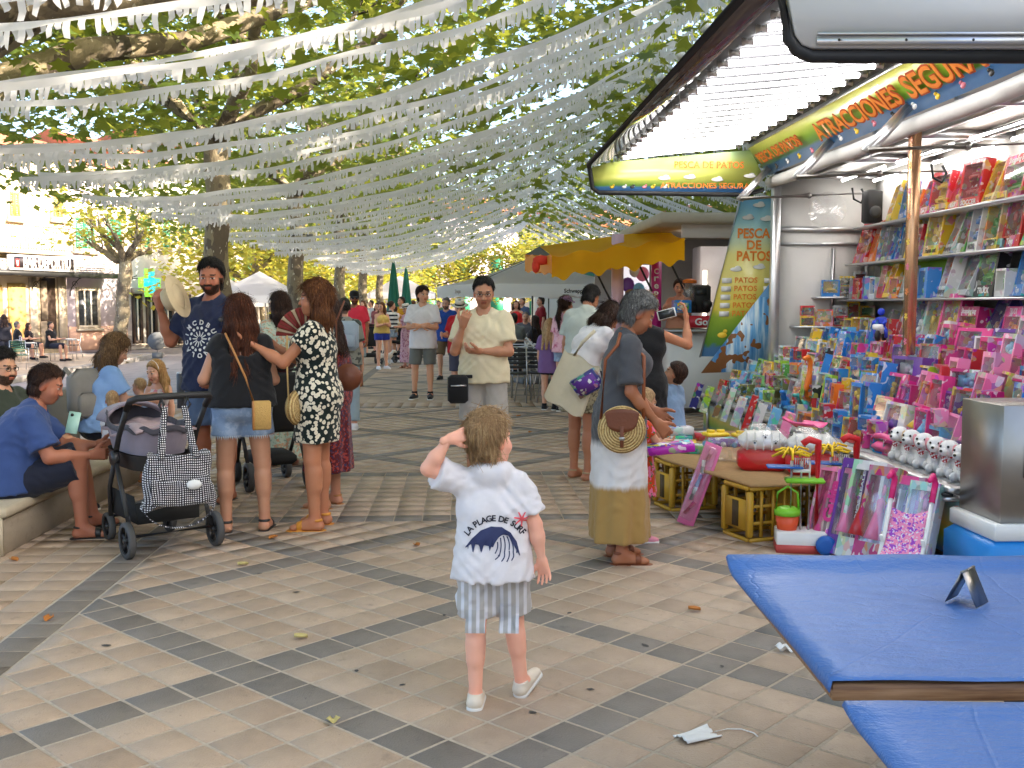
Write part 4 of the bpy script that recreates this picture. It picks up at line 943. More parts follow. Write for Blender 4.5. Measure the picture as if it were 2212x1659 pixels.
# ---------------------------------------------------------------- white fringe garlands and their wires
PAPER=None
def papermat():
    m,nt,b=newmat('garland_plastic'); b.inputs['Base Color'].default_value=(.84,.84,.86,1); b.inputs['Roughness'].default_value=.45
    t=_node(nt,'ShaderNodeBsdfTranslucent'); t.inputs[0].default_value=(.86,.86,.88,1); mx=_node(nt,'ShaderNodeMixShader'); mx.inputs[0].default_value=.5
    nt.links.new(b.outputs[0],mx.inputs[1]); nt.links.new(t.outputs[0],mx.inputs[2]); nt.links.new(mx.outputs[0],nt.nodes['Material Output'].inputs[0]); return m
PAPER=papermat()
def garland_mesh(x0,z0,x1,z1,sag,seed,tab=.036,coarse=False):
    r=random.Random(seed); n=int(abs(x1-x0)/tab); V=[];F=[];fr=[]; FV=[]
    gap=[r.uniform(0,1) for _ in range(3)]; tw=0; yo=0
    def pos(t):
        t=max(0,min(1,t)); return Vector((x0+(x1-x0)*t,.10*math.sin(t*5+seed)+.03*math.sin(t*21+seed*2),z0+(z1-z0)*t-4*sag*t*(1-t)+.012*math.sin(t*33+seed)))
    bw=.042
    for i in range(n+1):
        t=i/n; p=pos(t); k=math.sin(t*17+seed*3)+math.sin(t*41+seed); fl=.02*k; wd=bw*(1-.35*max(0,k-1.2))
        V+= [p,p+Vector((0,fl,-wd))]
    for i in range(n): F.append((2*i,2*i+1,2*i+3,2*i+2))
    for i in range(n):
        miss=math.sin(i*.09+seed*5)+.5*math.sin(i*.31+seed)>1.25
        if miss or r.random()<.05: continue
        a=Vector(V[2*i+1]); c=Vector(V[2*i+3]); L=r.uniform(.03,.085)*(1+.5*(r.random()<.08)); wv=r.uniform(-.03,.03); sx=r.uniform(-.018,.018); c=a.lerp(c,r.uniform(.7,1.02))
        m=Vector((sx*.4,wv,-L*.5)); e=Vector((sx,wv*.3,-L)); k=r.uniform(.55,1.05); mid=(a+c)/2
        o=len(FV); FV+=[a,c,a+m,c+m,mid+(a-mid)*k+e,mid+(c-mid)*k*r.uniform(.5,1)+e+Vector((0,0,r.uniform(-.02,.02)))]; fr+=[(o,o+2,o+3,o+1),(o+2,o+4,o+5,o+3)]
    return rawmesh('band',V,F,True,[PAPER]),rawmesh('fringe',FV,fr,False,[PAPER])
RX0,RZ0=2.5,4.50
LM=[garland_mesh(-4.0,2.72+.05*(k%3),RX0,RZ0,.40+.06*(k%4),k*3+1) for k in range(9)]
RM=[garland_mesh(RX0,RZ0,8.9,2.8,.42+.05*(k%3),k*7+2) for k in range(5)]
def GN(n): return ['first','second','third','fourth','fifth','sixth','seventh','eighth','ninth','tenth'][n] if n<10 else f'{n+1}th' if n%10>2 or n<13 else f'{n+1}'+['st','nd','rd'][n%10]
def garland(side,k,y,mesh):
    root=empty('garland',(0,y,0),rnd.uniform(-.012,.012),f'white fringe garland, {GN(k)} from the front, {"bench" if side<0 else "stall"} side of the middle wire','garland','white fringe garlands strung across the promenade')
    for nm,me in zip(('band','fringe'),mesh):
        o=bpy.data.objects.new(nm,me); link(o,root)
        if nm=='fringe': o['kind']='stuff'
    root.scale=(1,1 if k%2 else -1,1); root.location.z=rnd.uniform(-.06,.06)
y=4.2;k=0
while y<40:
    garland(-1,k,y,LM[k%9]); k+=1; y+=(.58 if y<14 else .8 if y<24 else 1.2)+rnd.uniform(-.1,.1)
y=9.6;k=0
while y<40: garland(1,k,y,RM[k%5]); k+=1; y+=(.58 if y<14 else .8 if y<24 else 1.2)+rnd.uniform(-.1,.1)
BULB=M('white_bulb',(.8,.8,.78),.3)
for k in range(9):
    y=9.4+k*1.15; b=MB(); b.ball((0,0,-.16),.055,12); o=b.build('ball_lamp',BULB,None,True,loc=(RX0,y,RZ0)); tag(o,f'white ball lamp hanging from the middle wire, {GN(k)} from the front','lamp','white ball lamps on the middle wire'); b=MB(); b.tube([(0,0,-.11),(0,0,0)],.008,6); b.build('cord',M('cord_white',(.6,.6,.6),.6),o)
WIRE=M('steel_wire',(.25,.25,.25),.4,.8)
for nm,x,z in(('bench side',-4.0,2.74),('middle',RX0,RZ0+.01),('stall side',8.9,2.82)):
    b=MB(); b.tube([(x,2+i*2.,z-.03*math.sin(i*math.pi/4)**2) for i in range(21)],.006,5); tag(b.build('wire',WIRE),f'long steel wire holding the garlands, {nm} of the promenade','wire')
# ---------------------------------------------------------------- the toy stall (a fairground trailer with its flap raised)
ALU=M('aluminium',(.62,.62,.63),.32,.9,var=.1,vs=3); STEEL=M('stainless_steel',(.36,.34,.32),.36,1.,var=.25,vs=2); BLK=M('black_rubber',(.015,.015,.016),.6); WPAN=M('white_panel',(.74,.72,.69),.5,var=.05)
WPL=M('white_plastic',(.8,.79,.77),.4); ORL=M('orange_lettering',hx('e8862a'),.5); ORD_=M('orange_outline',hx('b84a1c'),.5); TUBE=M('tube_light',(1,.98,.95),.3,emit=4.5); CLEAR=M('clear_plastic',(.9,.92,.95),.08,clear=.86,spec=.8,var=.02)
def signmat(name,stops,axis=2,z0=0.,z1=1.,spots=None):
    """printed sign: colour bands up the panel, clouds or flowers as print"""
    m,nt,b=newmat(name); g=_node(nt,'ShaderNodeNewGeometry'); sx=_node(nt,'ShaderNodeSeparateXYZ'); nt.links.new(g.outputs['Position'],sx.inputs[0])
    n=noise(nt,g.outputs['Position'],5,2); t=mth(nt,'MULTIPLY',mth(nt,'SUBTRACT',sx.outputs[axis],z0),1/(z1-z0)); t=mth(nt,'ADD',t,mth(nt,'MULTIPLY',mth(nt,'SUBTRACT',n,.5),.10))
    c=ramp(nt,t,stops)
    if spots: c=mixc(nt,mth(nt,'GREATER_THAN',noise(nt,g.outputs['Position'],spots,1),.74),c,(.75,.55,.6))
    nt.links.new(c,b.inputs['Base Color']); b.inputs['Roughness'].default_value=.3; b.inputs['Coat Weight'].default_value=.2; return m
def slab(s,font_scale=1.): return s
def wadopt(o,root): o.parent=root; o.matrix_parent_inverse=Matrix.Translation(root.location).inverted(); return o
st=empty('toy_stall',(3.9,8.6,0),0,'fairground toy stall trailer with raised flap of fluorescent tubes and painted signs','stall'); SA=lambda b,n,m,**k:wadopt(b.build(n,m,**k),st)
b=MB(); b.box((4.05,8.75,.36),(2.35,6.5,.12)); SA(b,'deck',WPAN)
b=MB(); b.box((4.62,8.3,1.7),(.06,5.8,2.6)); SA(b,'back_wall',WPAN)
b=MB(); b.box((4.08,11.25,1.7),(1.14,.06,2.6)); fw=SA(b,'end_wall',WPAN)
b=MB(); b.box((4.08,11.205,2.36),(1.1,.03,.06)); b.box((4.08,11.205,2.2),(1.1,.03,.03)); b.box((4.12,11.2,1.7),(.03,.04,.9)); b.box((4.5,11.2,1.7),(.03,.04,.9)); wadopt(b.build('wall_rail',ALU),st)
b=MB(); b.box((4.05,8.1,3.0),(1.3,6.5,.06)); SA(b,'roof',M('ceiling_panel',(.45,.42,.38),.6))
for k,yy in enumerate((5.6,7.0,8.4,9.8,11.1)): b=MB(); b.box((4.05,yy,2.94),(1.28,.06,.08)); SA(b,'roof_beam',ALU)
for xx in(3.8,4.35): b=MB(); b.box((xx,8.1,2.93),(.05,6.3,.05)); SA(b,'roof_beam',ALU)
for yy in(6.2,7.7,9.1,10.5):
    for xx in(4.15,4.5):
        b=MB(); b.tube([(xx,yy-.55,2.875),(xx,yy+.55,2.875)],.016,8); SA(b,'tube_lamp',TUBE)
b=MB(); b.tube([(3.4,5.2+i*.6+0,2.86+.008*math.sin(i*2.)) for i in range(11)],.062,12); SA(b,'rolled_canvas',M('white_canvas',(.74,.73,.71),.7,bmp=.5,bs=9),smooth=True)
b=MB(); b.box((3.45,11.14,1.65),(.09,.09,2.5),bev=.01); SA(b,'post',ALU)
POL=M('polished_post',(.62,.36,.2),.25,.85,var=.35,vs=4)
b=MB(); b.box((3.45,7.72,2.02),(.075,.075,1.75),bev=.008); pst=SA(b,'post',POL)
for k in range(9):
    b=MB(); z=1.25+k*.19; 
    for i in range(5): t=i*1.2566+k; b.ball((3.41,7.678,z+0),(.001,.001,.001),4); b.add([(3.4105,7.70+.0,z),(3.4105,7.70+.024*math.cos(t-.4),z+.024*math.sin(t-.4)),(3.4105,7.70+.03*math.cos(t),z+.03*math.sin(t)),(3.4105,7.70+.024*math.cos(t+.4),z+.024*math.sin(t+.4))],[(0,1,2,3)])
    wadopt(b.build('flower_sticker',M('sticker_'+'pyo'[k%3],[hx('e0789a'),hx('e8c84a'),hx('e88a4a')][k%3],.5)),st)
# fascia sign
FA0,FA1,FZ0,FZ1=3.36,3.12,2.935,3.215
fm=signmat('fascia_print',[(0,hx('4a86c8')),(.28,hx('5a9ad8')),(.36,hx('6aa83a')),(.6,hx('9ac23a')),(1,hx('e6e06a'))],2,FZ0,FZ1,9)
b=MB(); b.prism([(FA0,5.2,FZ0),(FA1,5.2,FZ1),(FA1,11.12,FZ1),(FA0,11.12,FZ0)],(0,0,0),(.02,0,.02)); SA(b,'fascia_sign',fm)
up=Vector((FA1-FA0,0,FZ1-FZ0)).normalized(); fo=lambda y,k:Vector((FA0+(FA1-FA0)*k-.022,y,FZ0+(FZ1-FZ0)*k-.02))
for s_,y0,wd,hh,k in(('PESCA DE PATOS',10.3,1.3,.10,.6),('ATRACCIONES',8.35,1.75,.16,.55),('SEGURA',6.82,1.05,.18,.58)):
    wadopt(sign_text(s_,fo(y0,k)+Vector((-.004,0,-.004)),(0,-1,0),up,wd,hh,ORL,None,bold=.02),st); wadopt(sign_text(s_,fo(y0,k),(0,-1,0),up,wd+.035,hh+.03,ORD_,None,bold=.045,name='letter_outline'),st)
for k in range(16):
    y=5.6+k*.36; b=MB(); p=fo(y,.17); b.ball(p,(.012,.03,.022),8); b.ball(p+Vector((-.004,.026,.024)),.014,8); SA(b,'duck_print',M('duck_'+'ywkp'[k%4],[hx('e8c030'),(.75,.75,.75),(.03,.03,.03),hx('d87a8a')][k%4],.5),smooth=True)
# raised flap with tubes
OXX,OZ,MX,MZ,IX,IZ=1.40,3.03,1.62,3.085,3.10,3.235; Y0,Y1=5.0,11.1
b=MB(); b.prism([(MX,Y0,MZ),(3.2,Y0,IZ+.008),(3.2,Y1,IZ+.008),(MX,Y1,MZ)],(0,0,.03),(0,0,.06)); SA(b,'flap_panel',M('flap_darkened',(.10,.10,.11),.7))  # white panel darkened in colour to paint in dim gaps between the lit tubes
b=MB(); b.box((3.16,8.1,3.25),(.05,6.2,.09)); SA(b,'hinge_strip',ALU)
b=MB(); b.prism([(OXX,Y0,OZ-.02),(MX,Y0,MZ-.0),(MX,Y1,MZ-.0),(OXX,Y1,OZ-.02)],(0,0,0),(0,0,.03)); SA(b,'dark_border',M('dark_acrylic',(.06,.035,.035),.06,.0,spec=.9,coat=.6))
b=MB(); b.tube([(OXX-.02,Y0,OZ),(OXX-.02,Y1-.05,OZ),(OXX+.0,Y1,OZ-.06),(OXX+.03,Y1,2.78),(OXX+.10,Y1,2.735),(3.1,Y1,2.72),(3.3,Y1,2.78)],.025,8); SA(b,'rubber_edge',BLK,smooth=True)
nt_=21
for k in range(nt_):
    y=Y1-.12-k*.285; p=Vector((MX+.06,y,MZ+.0)); q=Vector((IX-.1,y,IZ-.012)); d=(q-p).normalized()
    b=MB(); b.tube([p+d*.06,q-d*.06],.019,8); SA(b,'tube_lamp',TUBE,smooth=True)
    b=MB(); b.tube([p,p+d*.06],.026,8); b.tube([q-d*.06,q],.026,8); SA(b,'lamp_holder',WPL)
em=signmat('end_sign_print',[(0,hx('4a82c4')),(.12,hx('5a96d4')),(.16,hx('7ab04a')),(.32,hx('d8dc6a')),(.62,hx('d8e27a')),(1,hx('b8d8a8'))],2,2.74,3.2)
b=MB(); b.prism([(OXX+.03,Y1,2.76),(OXX+.10,Y1,2.745),(3.12,Y1,2.735),(3.3,Y1,2.92),(3.14,Y1,3.2),(MX,Y1,3.06),(OXX+.02,Y1,3.0)],(0,0,0),(0,.03,0)); es=SA(b,'end_sign',em)
for s_,u,v,wd,hh in(('PESCA DE PATOS',1532,356,.76,.075),('ATRACCIONES SEGURA',1523,401,.98,.06)):
    wadopt(sign_text(s_,AY(u,v,Y1-.012),(1,0,0),(0,0,1),wd,hh,ORL,None,bold=.02),st)
for u,v in((1435,385),(1490,383),(1550,388),(1620,380)): b=MB(); p=AY(u,v,Y1-.008); b.ball(p,(.07,.006,.022),10); b.ball(p+Vector((.02,0,.015)),(.035,.006,.02),8); SA(b,'cloud_print',WPL)
for k in range(6): b=MB(); p=AY(1322+k*22+(k%2)*4,404,Y1-.008); b.ball(p,(.026,.006,.016),8); b.ball(p+Vector((.018,0,.02)),(.012,.006,.012),8); SA(b,'duck_print',MATS['duck_'+'ywkp'[k%4]])
# upright banner and waterfall panel at the far end
bm=signmat('banner_print',[(0,hx('5a8ec0')),(.06,hx('5a8ec0')),(.08,hx('6aa040')),(.24,hx('9ab83e')),(.3,hx('e8d45a')),(.62,hx('e4dc8a')),(.8,hx('a8d4d8')),(1,hx('6ab0dc'))],2,.9,2.85)
YB=11.95; pl=[AY(*p,YB) for p in((1602,428),(1674,428),(1690,560),(1690,770),(1512,770))]
b=MB(); b.prism(pl,(0,0,0),(0,.025,0)); SA(b,'banner',bm)
b=MB(); b.tube([AY(1512,772,YB),AY(1600,426,YB),AY(1676,426,YB)],.012,6); SA(b,'banner_edge',ALU)
for s_,u,v,wu,hv in(('PESCA',1629,504,72,22),('DE',1629,529,32,20),('PATOS',1629,553,76,22)): wadopt(sign_text(s_,AY(u,v,YB-.012),(1,0,0),(0,0,1),wu/2212*YB,hv/2212*YB,ORL,None,bold=.03),st)
for k in range(5):
    v=605+k*18; wadopt(sign_text('PATOS',AY(1612-k*1.5,v,YB-.012),(1,0,0),(0,0,1),50/2212*YB,12/2212*YB,ORL,None,bold=.02),st)
    b=MB(); p=AY(1570-k*1.5,v+1,YB-.01); b.box(p,(.115,.006,.06)); SA(b,'price_panel',WPL)
    if k<2: b=MB(); p=AY(1660-k*1.5,v+1,YB-.01); b.box(p,(.1,.006,.06)); SA(b,'price_panel',WPL)
for u,v in((1640,443),(1616,470),(1655,473),(1590,582),(1640,577)): b=MB(); p=AY(u,v,YB-.01); b.ball(p,(.075,.005,.026),10); b.ball(p+Vector((.02,0,.02)),(.04,.005,.024),8); SA(b,'cloud_print',WPL)
b=MB(); p=AY(1560,724,YB-.01); b.ball(p,(.06,.008,.035),10); b.ball(p+Vector((.035,0,.045)),(.028,.008,.026),8); SA(b,'duck_print',MATS['duck_y'])
wm,nt,bs=newmat('waterfall_print'); g=_node(nt,'ShaderNodeNewGeometry'); mp=_node(nt,'ShaderNodeMapping'); mp.inputs['Scale'].default_value=(9,9,.9); nt.links.new(g.outputs['Position'],mp.inputs[0])
n1=noise(nt,mp.outputs[0],1.5,4); sx=_node(nt,'ShaderNodeSeparateXYZ'); nt.links.new(g.outputs['Position'],sx.inputs[0]); c=ramp(nt,n1,[(.3,hx('2a6ab0')),(.5,hx('6aa8d8')),(.66,hx('e0eef4'))])
c=mixc(nt,mth(nt,'GREATER_THAN',sx.outputs[2],1.62),c,hx('6a9ccc')); rk=noise(nt,g.outputs['Position'],4,2); c=mixc(nt,mth(nt,'MULTIPLY',mth(nt,'GREATER_THAN',rk,.56),mth(nt,'LESS_THAN',sx.outputs[2],1.66)),c,hx('8a5a34')); nt.links.new(c,bs.inputs['Base Color']); bs.inputs['Roughness'].default_value=.3
b=MB(); b.prism([AY(*p,11.8) for p in((1694,572),(1694,800),(1515,806))],(0,0,0),(0,.02,0)); SA(b,'waterfall_panel',wm)
# front: skirt sign, rail, terrace
km=signmat('skirt_print',[(0,hx('4a82b8')),(.25,hx('9ac24a')),(.5,hx('e6cf5e')),(.8,hx('b8d0b8')),(1,hx('8abcd0'))],2,.08,.42,7)
b=MB(); b.box((2.87,8.7,.24),(.03,6.3,.34)); SA(b,'skirt_sign',km)
for s_,y in(('P',7.15),('S',5.68)): wadopt(sign_text(s_,(2.85,y,.25),(0,-1,0),(0,0,1),.13,.26,ORL,None,bold=.03),st)
for y in(5.52,6.55,7.4,8.8,10.2,11.6): b=MB(); b.box((2.845,y,.24),(.03,.04,.36)); SA(b,'skirt_frame',ALU)
for z,xx,t in((.425,2.80,.03),(.475,2.82,.035)): b=MB(); b.box((xx,8.85,z),(.09,6.44,t),bev=.008); SA(b,'rail',ALU)
b=MB(); b.box((2.775,8.78,.449),(.05,6.3,.014)); SA(b,'rail_seal',BLK)
TIER=[(2.90,.50),(3.06,.62),(3.22,.75),(3.40,.88),(3.60,1.0),(3.80,1.10)]
for i,(x,z) in enumerate(TIER):
    b=MB(); x1=TIER[i+1][0] if i<5 else 4.05; b.box(((x+x1)/2,8.6 if i>2 else 8.75,(z-.02+.42)/2),(x1-x-.002,6.2 if i<3 else 5.2,z-.02-.42)); SA(b,'terrace_step',M('grey_board',(.35,.34,.34),.6))
SHELF=[(4.02,1.16),(4.10,1.59),(4.18,1.97),(4.24,2.36)]
for i,(x,z) in enumerate(SHELF):
    b=MB(); b.box(((x+4.58)/2,8.3+(.35 if i>2 else 0),z-.012),(4.58-x,5.4 if i<3 else 4.6,.022)); SA(b,'shelf',ALU)
b=MB(); b.box((4.5,10.0,1.8),(.02,1.6,.38)); SA(b,'lime_backing',M('lime_card',hx('9ad04a'),.6))
# brackets, gas struts
for y in(11.0,9.15,7.55):
    b=MB(); b.prism([(3.34,y,2.99),(3.30,y,3.02),(2.98,y,2.68),(3.02,y,2.64)],(0,-.03,0),(0,.03,0)); b.prism([(3.34,y,2.97),(3.31,y,2.99),(3.0,y,2.66),(3.03,y,2.63)],(0,-.05,0),(0,-.031,0)); SA(b,'flap_bracket',ALU)
    b=MB(); b.tube([(3.0,y-.05,2.665),(3.75,y-.05,2.70)],.026,8); b.tube([(3.75,y-.05,2.70),(4.35,y-.05,2.73)],.016,8); b.ball((3.75,y-.05,2.70),.034,8); SA(b,'gas_strut',STEEL,smooth=True)
    b=MB(); b.tube([(4.2,y-.1,2.78),(4.22,y-.1,2.66),(4.3,y-.1,2.62),(4.34,y-.1,2.70),(4.3,y-.1,2.77)],.012,6); SA(b,'strap_loop',BLK,smooth=True)
# steel cabinet and blue plinth on the near end
b=MB(); b.box((3.16,5.36,.70),(.70,.44,.62),bev=.004); SA(b,'steel_cabinet',STEEL)
b=MB(); b.box((2.95,5.125,.72),(.05,.03,.2),bev=.012); b.box((2.95,5.105,.74),(.03,.03,.14)); SA(b,'cabinet_handle',BLK)
b=MB(); b.box((3.08,5.12,.86),(.09,.05,.06),bev=.02); SA(b,'cabinet_lamp',CLEAR)
b=MB(); b.box((3.16,5.36,.345),(.78,.50,.09),bev=.01); SA(b,'cabinet_base',WPL)
b=MB(); b.box((3.16,5.36,.16),(.84,.54,.28),bev=.04); SA(b,'blue_plinth',M('blue_plastic',hx('1f86d6'),.35,var=.06))
b=MB(); b.box((3.0,5.086,.17),(.14,.012,.12)); SA(b,'lamp_recess',BLK); b=MB(); b.ball((3.0,5.075,.165),(.045,.02,.045),8); SA(b,'lamp_lens',CLEAR)
# ---------------------------------------------------------------- toys
CART=objcol('toy_carton',.32,.5,.5,20.,coat=.25); PLAIN=objcol('toy_plastic',.3,0.,.5,coat=.2); FILM=M('toy_window_film',(.9,.93,.96),.05,clear=.80,spec=.9,var=.02); INNER=objcol('toy_backing_card',.5,.9,.4,26.)
def carton(w,h,d,win):
    """front is -Y; win=(x0,x1,z0,z1) opening as fractions"""
    b=MB(); x0,x1=[-w/2+w*k for k in win[:2]]; z0,z1=[h*k for k in win[2:]]; W=w/2
    f=-d/2; bk=d/2; i=f+d*.75
    for (a,c,e,g_) in((-W,W,0,z0),(-W,W,z1,h),(-W,x0,z0,z1),(x1,W,z0,z1)): b.quad((a,f,e),(c,f,e),(c,f,g_),(a,f,g_))
    b.quad((x0,f,z0),(x0,i,z0),(x0,i,z1),(x0,f,z1)); b.quad((x1,i,z0),(x1,f,z0),(x1,f,z1),(x1,i,z1)); b.quad((x0,i,z0),(x0,f,z0),(x1,f,z0),(x1,i,z0)); b.quad((x0,f,z1),(x0,i,z1),(x1,i,z1),(x1,f,z1))
    b.quad((-W,bk,0),(-W,f,0),(-W,f,h),(-W,bk,h)); b.quad((W,f,0),(W,bk,0),(W,bk,h),(W,f,h)); b.quad((-W,f,h),(W,f,h),(W,bk,h),(-W,bk,h)); b.quad((W,bk,0),(-W,bk,0),(-W,bk,h),(W,bk,h)); b.quad((-W,bk,0),(W,bk,0),(W,f,0),(-W,f,0))
    c=b.mesh('carton',CART); b=MB(); b.quad((x0,i-.001,z0),(x1,i-.001,z0),(x1,i-.001,z1),(x0,i-.001,z1)); k=b.mesh('backing_card',INNER); b=MB(); b.quad((x0,f+.002,z0),(x1,f+.002,z0),(x1,f+.002,z1),(x0,f+.002,z1)); return c,k,b.mesh('window_film',FILM),(x0,x1,z0,z1,f,i)
def toyshape(kind,bx):
    x0,x1,z0,z1,f,i=bx; w=x1-x0; h=z1-z0; cx=(x0+x1)/2; cy_=(f+i)/2; d=(i-f)*.42; b=MB()
    if kind=='car':
        for zz in ([z0+h*.12] if h<.14 else [z0+h*.1,z0+h*.55]):
            hh=min(h*.34,w*.3); b.box((cx,cy_,zz+hh*.42),(w*.8,d,hh*.4),bev=.008); b.box((cx-w*.04,cy_,zz+hh*.75),(w*.42,d*.8,hh*.35),bev=.01)
            for sx in(-.26,.26): b.lathe([(hh*.25,-d*.5),(hh*.25,d*.5)],(cx+w*sx,cy_,zz+hh*.22),10,mat=Matrix.Rotation(R(90),4,'X'))
    elif kind=='doll':
        b.lathe([(w*.34,z0+h*.05),(w*.22,z0+h*.3),(w*.12,z0+h*.52),(w*.15,z0+h*.62),(w*.05,z0+h*.7)],(cx,cy_,0),10); b.ball((cx,cy_,z0+h*.8),(w*.14,d*.5,h*.1),8)
        for sx in(-1,1): b.tube([(cx+sx*w*.12,cy_,z0+h*.62),(cx+sx*w*.28,cy_,z0+h*.42)],w*.04,5)
    elif kind=='fig':
        n=max(1,int(w/.09))
        for k in range(n):
            x=x0+w*(k+.5)/n; q=min(w/n,h*.6); b.ball((x,cy_,z0+h*.72),q*.17,8); b.box((x,cy_,z0+h*.5),(q*.36,d*.6,h*.26),bev=.01)
            for sx in(-1,1): b.tube([(x+sx*q*.09,cy_,z0+h*.4),(x+sx*q*.12,cy_,z0+h*.08)],q*.07,5); b.tube([(x+sx*q*.2,cy_,z0+h*.6),(x+sx*q*.32,cy_,z0+h*.42)],q*.06,5)
    else:
        r=random.Random(int(w*1000)+len(kind))
        for k in range(7): x=r.uniform(x0+.02,x1-.02); z=r.uniform(z0+.01,z1-.05); q=r.uniform(.012,.03); (b.box((x,cy_,z+q),(q*2,d*.7,q*2.4),bev=.005) if k%2 else b.ball((x,cy_,z+q),q,8))
    return b.mesh('toy',PLAIN)
SIZES=dict(small=(.15,.11,.09,(.06,.94,.08,.8)),square=(.19,.18,.09,(.08,.92,.22,.92)),tall=(.13,.27,.08,(.1,.9,.12,.9)),wide=(.30,.20,.10,(.06,.72,.1,.9)),big=(.27,.36,.09,(.1,.9,.2,.9)),slim=(.10,.32,.06,(.12,.88,.18,.94)),grand=(.36,.30,.12,(.08,.92,.12,.78)))
PROTO={}; LAST=[None]
for nm,(w_,h_,d_,win) in SIZES.items():
    c,k,f,bx=carton(w_,h_,d_,win)
    for t in('car','doll','fig','bits'): PROTO[nm,t]=(c,k,f,toyshape(t,bx))
CL=dict(pink=hx('e0408a'),magenta=hx('b81f6e'),rose=hx('f08ab8'),purple=hx('6a3a9a'),blue=hx('1f7ed0'),navy=hx('2a2a7a'),sky=hx('6ab4e0'),green=hx('4a9a3a'),lime=hx('9ac83a'),yellow=hx('e8c02a'),orange=hx('e87a24'),red=hx('c8242c'),grey=hx('8a8a8a'),white=(.72,.72,.72),black=hx('26262a'),teal=hx('2a9a96'),brown=hx('8a6a4a'),silver=hx('b0b4b8'),olive=hx('6a7040'))
def colobj(o,c): o.color=(c[0],c[1],c[2],1); return o
def toybox(size,kind,cname,tname,loc,label,yaw=0.,tilt=0.,group='boxed toys on the stall',scale=(1,1,1)):
    c,k,f,t=PROTO[size,kind]; root=bpy.data.objects.new('toy_box',c); link(root); root.location=loc; root.rotation_euler=(-tilt,0,R(-90)+yaw); root.scale=scale
    colobj(root,CL[cname]); tag(root,label,'toy box',group)
    o=bpy.data.objects.new('backing_card',k); link(o,root); colobj(o,sh(CL[tname],.7))
    o=bpy.data.objects.new('toy',t); link(o,root); colobj(o,CL[tname])
    o=bpy.data.objects.new('window_film',f); link(o,root); LAST[0]=root; return root
def word(o,s,size,x,z,c,y=None):
    me=textmesh(s,size,.0015); me.materials.append(c); q=bpy.data.objects.new('lettering',me); link(q,o); q.location=(x,y,z); q.rotation_euler=(R(90),0,0)
WORDS=['TRUCK','SOCCER','Farm set','Shopping bag','MODEL','TRUCK','Toys','SOCCER']; WK=[0]
def ordn(n):
    return ['first','second','third','fourth','fifth','sixth','seventh','eighth','ninth','tenth','eleventh','twelfth','thirteenth','fourteenth','fifteenth','sixteenth','seventeenth','eighteenth','nineteenth','twentieth'][n] if n<20 else f'{n+1}th' if n%10 not in(0,1,2) or 9<n%100<13 else f'{n+1}'+['st','nd','rd'][n%10]
def zone(y,row,x=None):
    u=994+2212*(x if x else TIER[row][0])/y
    if u>1885 and rnd.random()<.78: return rnd.choice(['pink','pink','magenta','rose','purple','rose','white','pink','red']),rnd.choice(['rose','yellow','white','purple','pink','orange','sky']),rnd.choice(['square','tall','square','wide','tall']),rnd.choice(['doll','doll','bits','fig'])
    if u>1790: return rnd.choice(['blue','blue','blue','sky','blue','yellow','white','red','pink']),rnd.choice(['yellow','green','red','white','brown','orange']),rnd.choice(['small','square','square','tall']),rnd.choice(['fig','bits','car'])
    if u>1690: return rnd.choice(['black','red','white','lime','grey','blue','orange','silver','yellow']),rnd.choice(['yellow','red','green','blue','orange','grey']),rnd.choice(['small','square','slim','tall','wide']),rnd.choice(['car','fig','bits'])
    return rnd.choice(['grey','silver','green','black','white','olive','red','yellow','sky','lime']),rnd.choice(['yellow','green','red','black','teal','orange','silver','blue']),rnd.choice(['small','small','square','wide']),rnd.choice(['car','car','bits'])
def zone_(y,row):
    if y>9.6: return rnd.choice(['grey','silver','green','black','white','olive','red','brown','sky','grey','silver']),rnd.choice(['yellow','green','red','black','teal','orange','silver','blue']),rnd.choice(['small','small','square','wide']),rnd.choice(['car','car','bits'])
    if y>8.3: return rnd.choice(['black','red','white','lime','grey','blue','orange','silver','blue']),rnd.choice(['yellow','red','green','blue','orange','grey']),rnd.choice(['small','square','slim','tall','wide']),rnd.choice(['car','fig','bits'])
    if y>7.1: return rnd.choice(['blue','blue','blue','sky','blue','teal','white','pink'] if row<4 else ['blue','navy','white','rose','pink']),rnd.choice(['yellow','green','red','white','brown','orange']),rnd.choice(['small','square','square','tall']),rnd.choice(['fig','bits','car'])
    return rnd.choice(['pink','pink','magenta','rose','purple','rose','white','pink']),rnd.choice(['rose','yellow','white','purple','pink','orange','sky']),rnd.choice(['square','tall','tall','small','slim']),rnd.choice(['doll','doll','bits','fig'])
ROWN=['front row by the rail','second row of the terrace','third row of the terrace','fourth row of the terrace','fifth row of the terrace','top row of the terrace']
for r_,(x,z) in enumerate(TIER):
    y=11.7 if r_<3 else 11.1; k=0
    while y>(6.85 if r_==0 else 5.75):
        cn,tn,sz,kd=zone(y,r_)
        if r_==0 and sz in('tall','wide','slim'): sz='small'
        w_,h_,d_,_=SIZES[sz]; y-=w_/2+.006; sc=rnd.uniform(.9,1.15)*(1.2 if y<8.2 and r_ else 1.)
        toybox(sz,kd,cn,tn,(x+.05+d_/2+rnd.uniform(-.005,.03),y,z-.018+rnd.uniform(0,.002)),f'{cn} box with {tn} toy, {ordn(k)} from the far end, {ROWN[r_]}',rnd.uniform(-.35,.25),rnd.uniform(.05,.3) if h_>.15 else rnd.uniform(0,.1),scale=(sc,sc,sc))
        if h_<.12 and rnd.random()<.45:
            cn2,tn2,_,kd2=zone(y,r_); toybox('small',kd2,cn2,tn2,(x+.05+d_/2+.01,y+rnd.uniform(-.01,.01),z-.016+.112*sc),f'{cn2} box on the {ordn(k)} box from the far end, {ROWN[r_]}',rnd.uniform(-.3,.3))
        y-=w_/2; k+=1
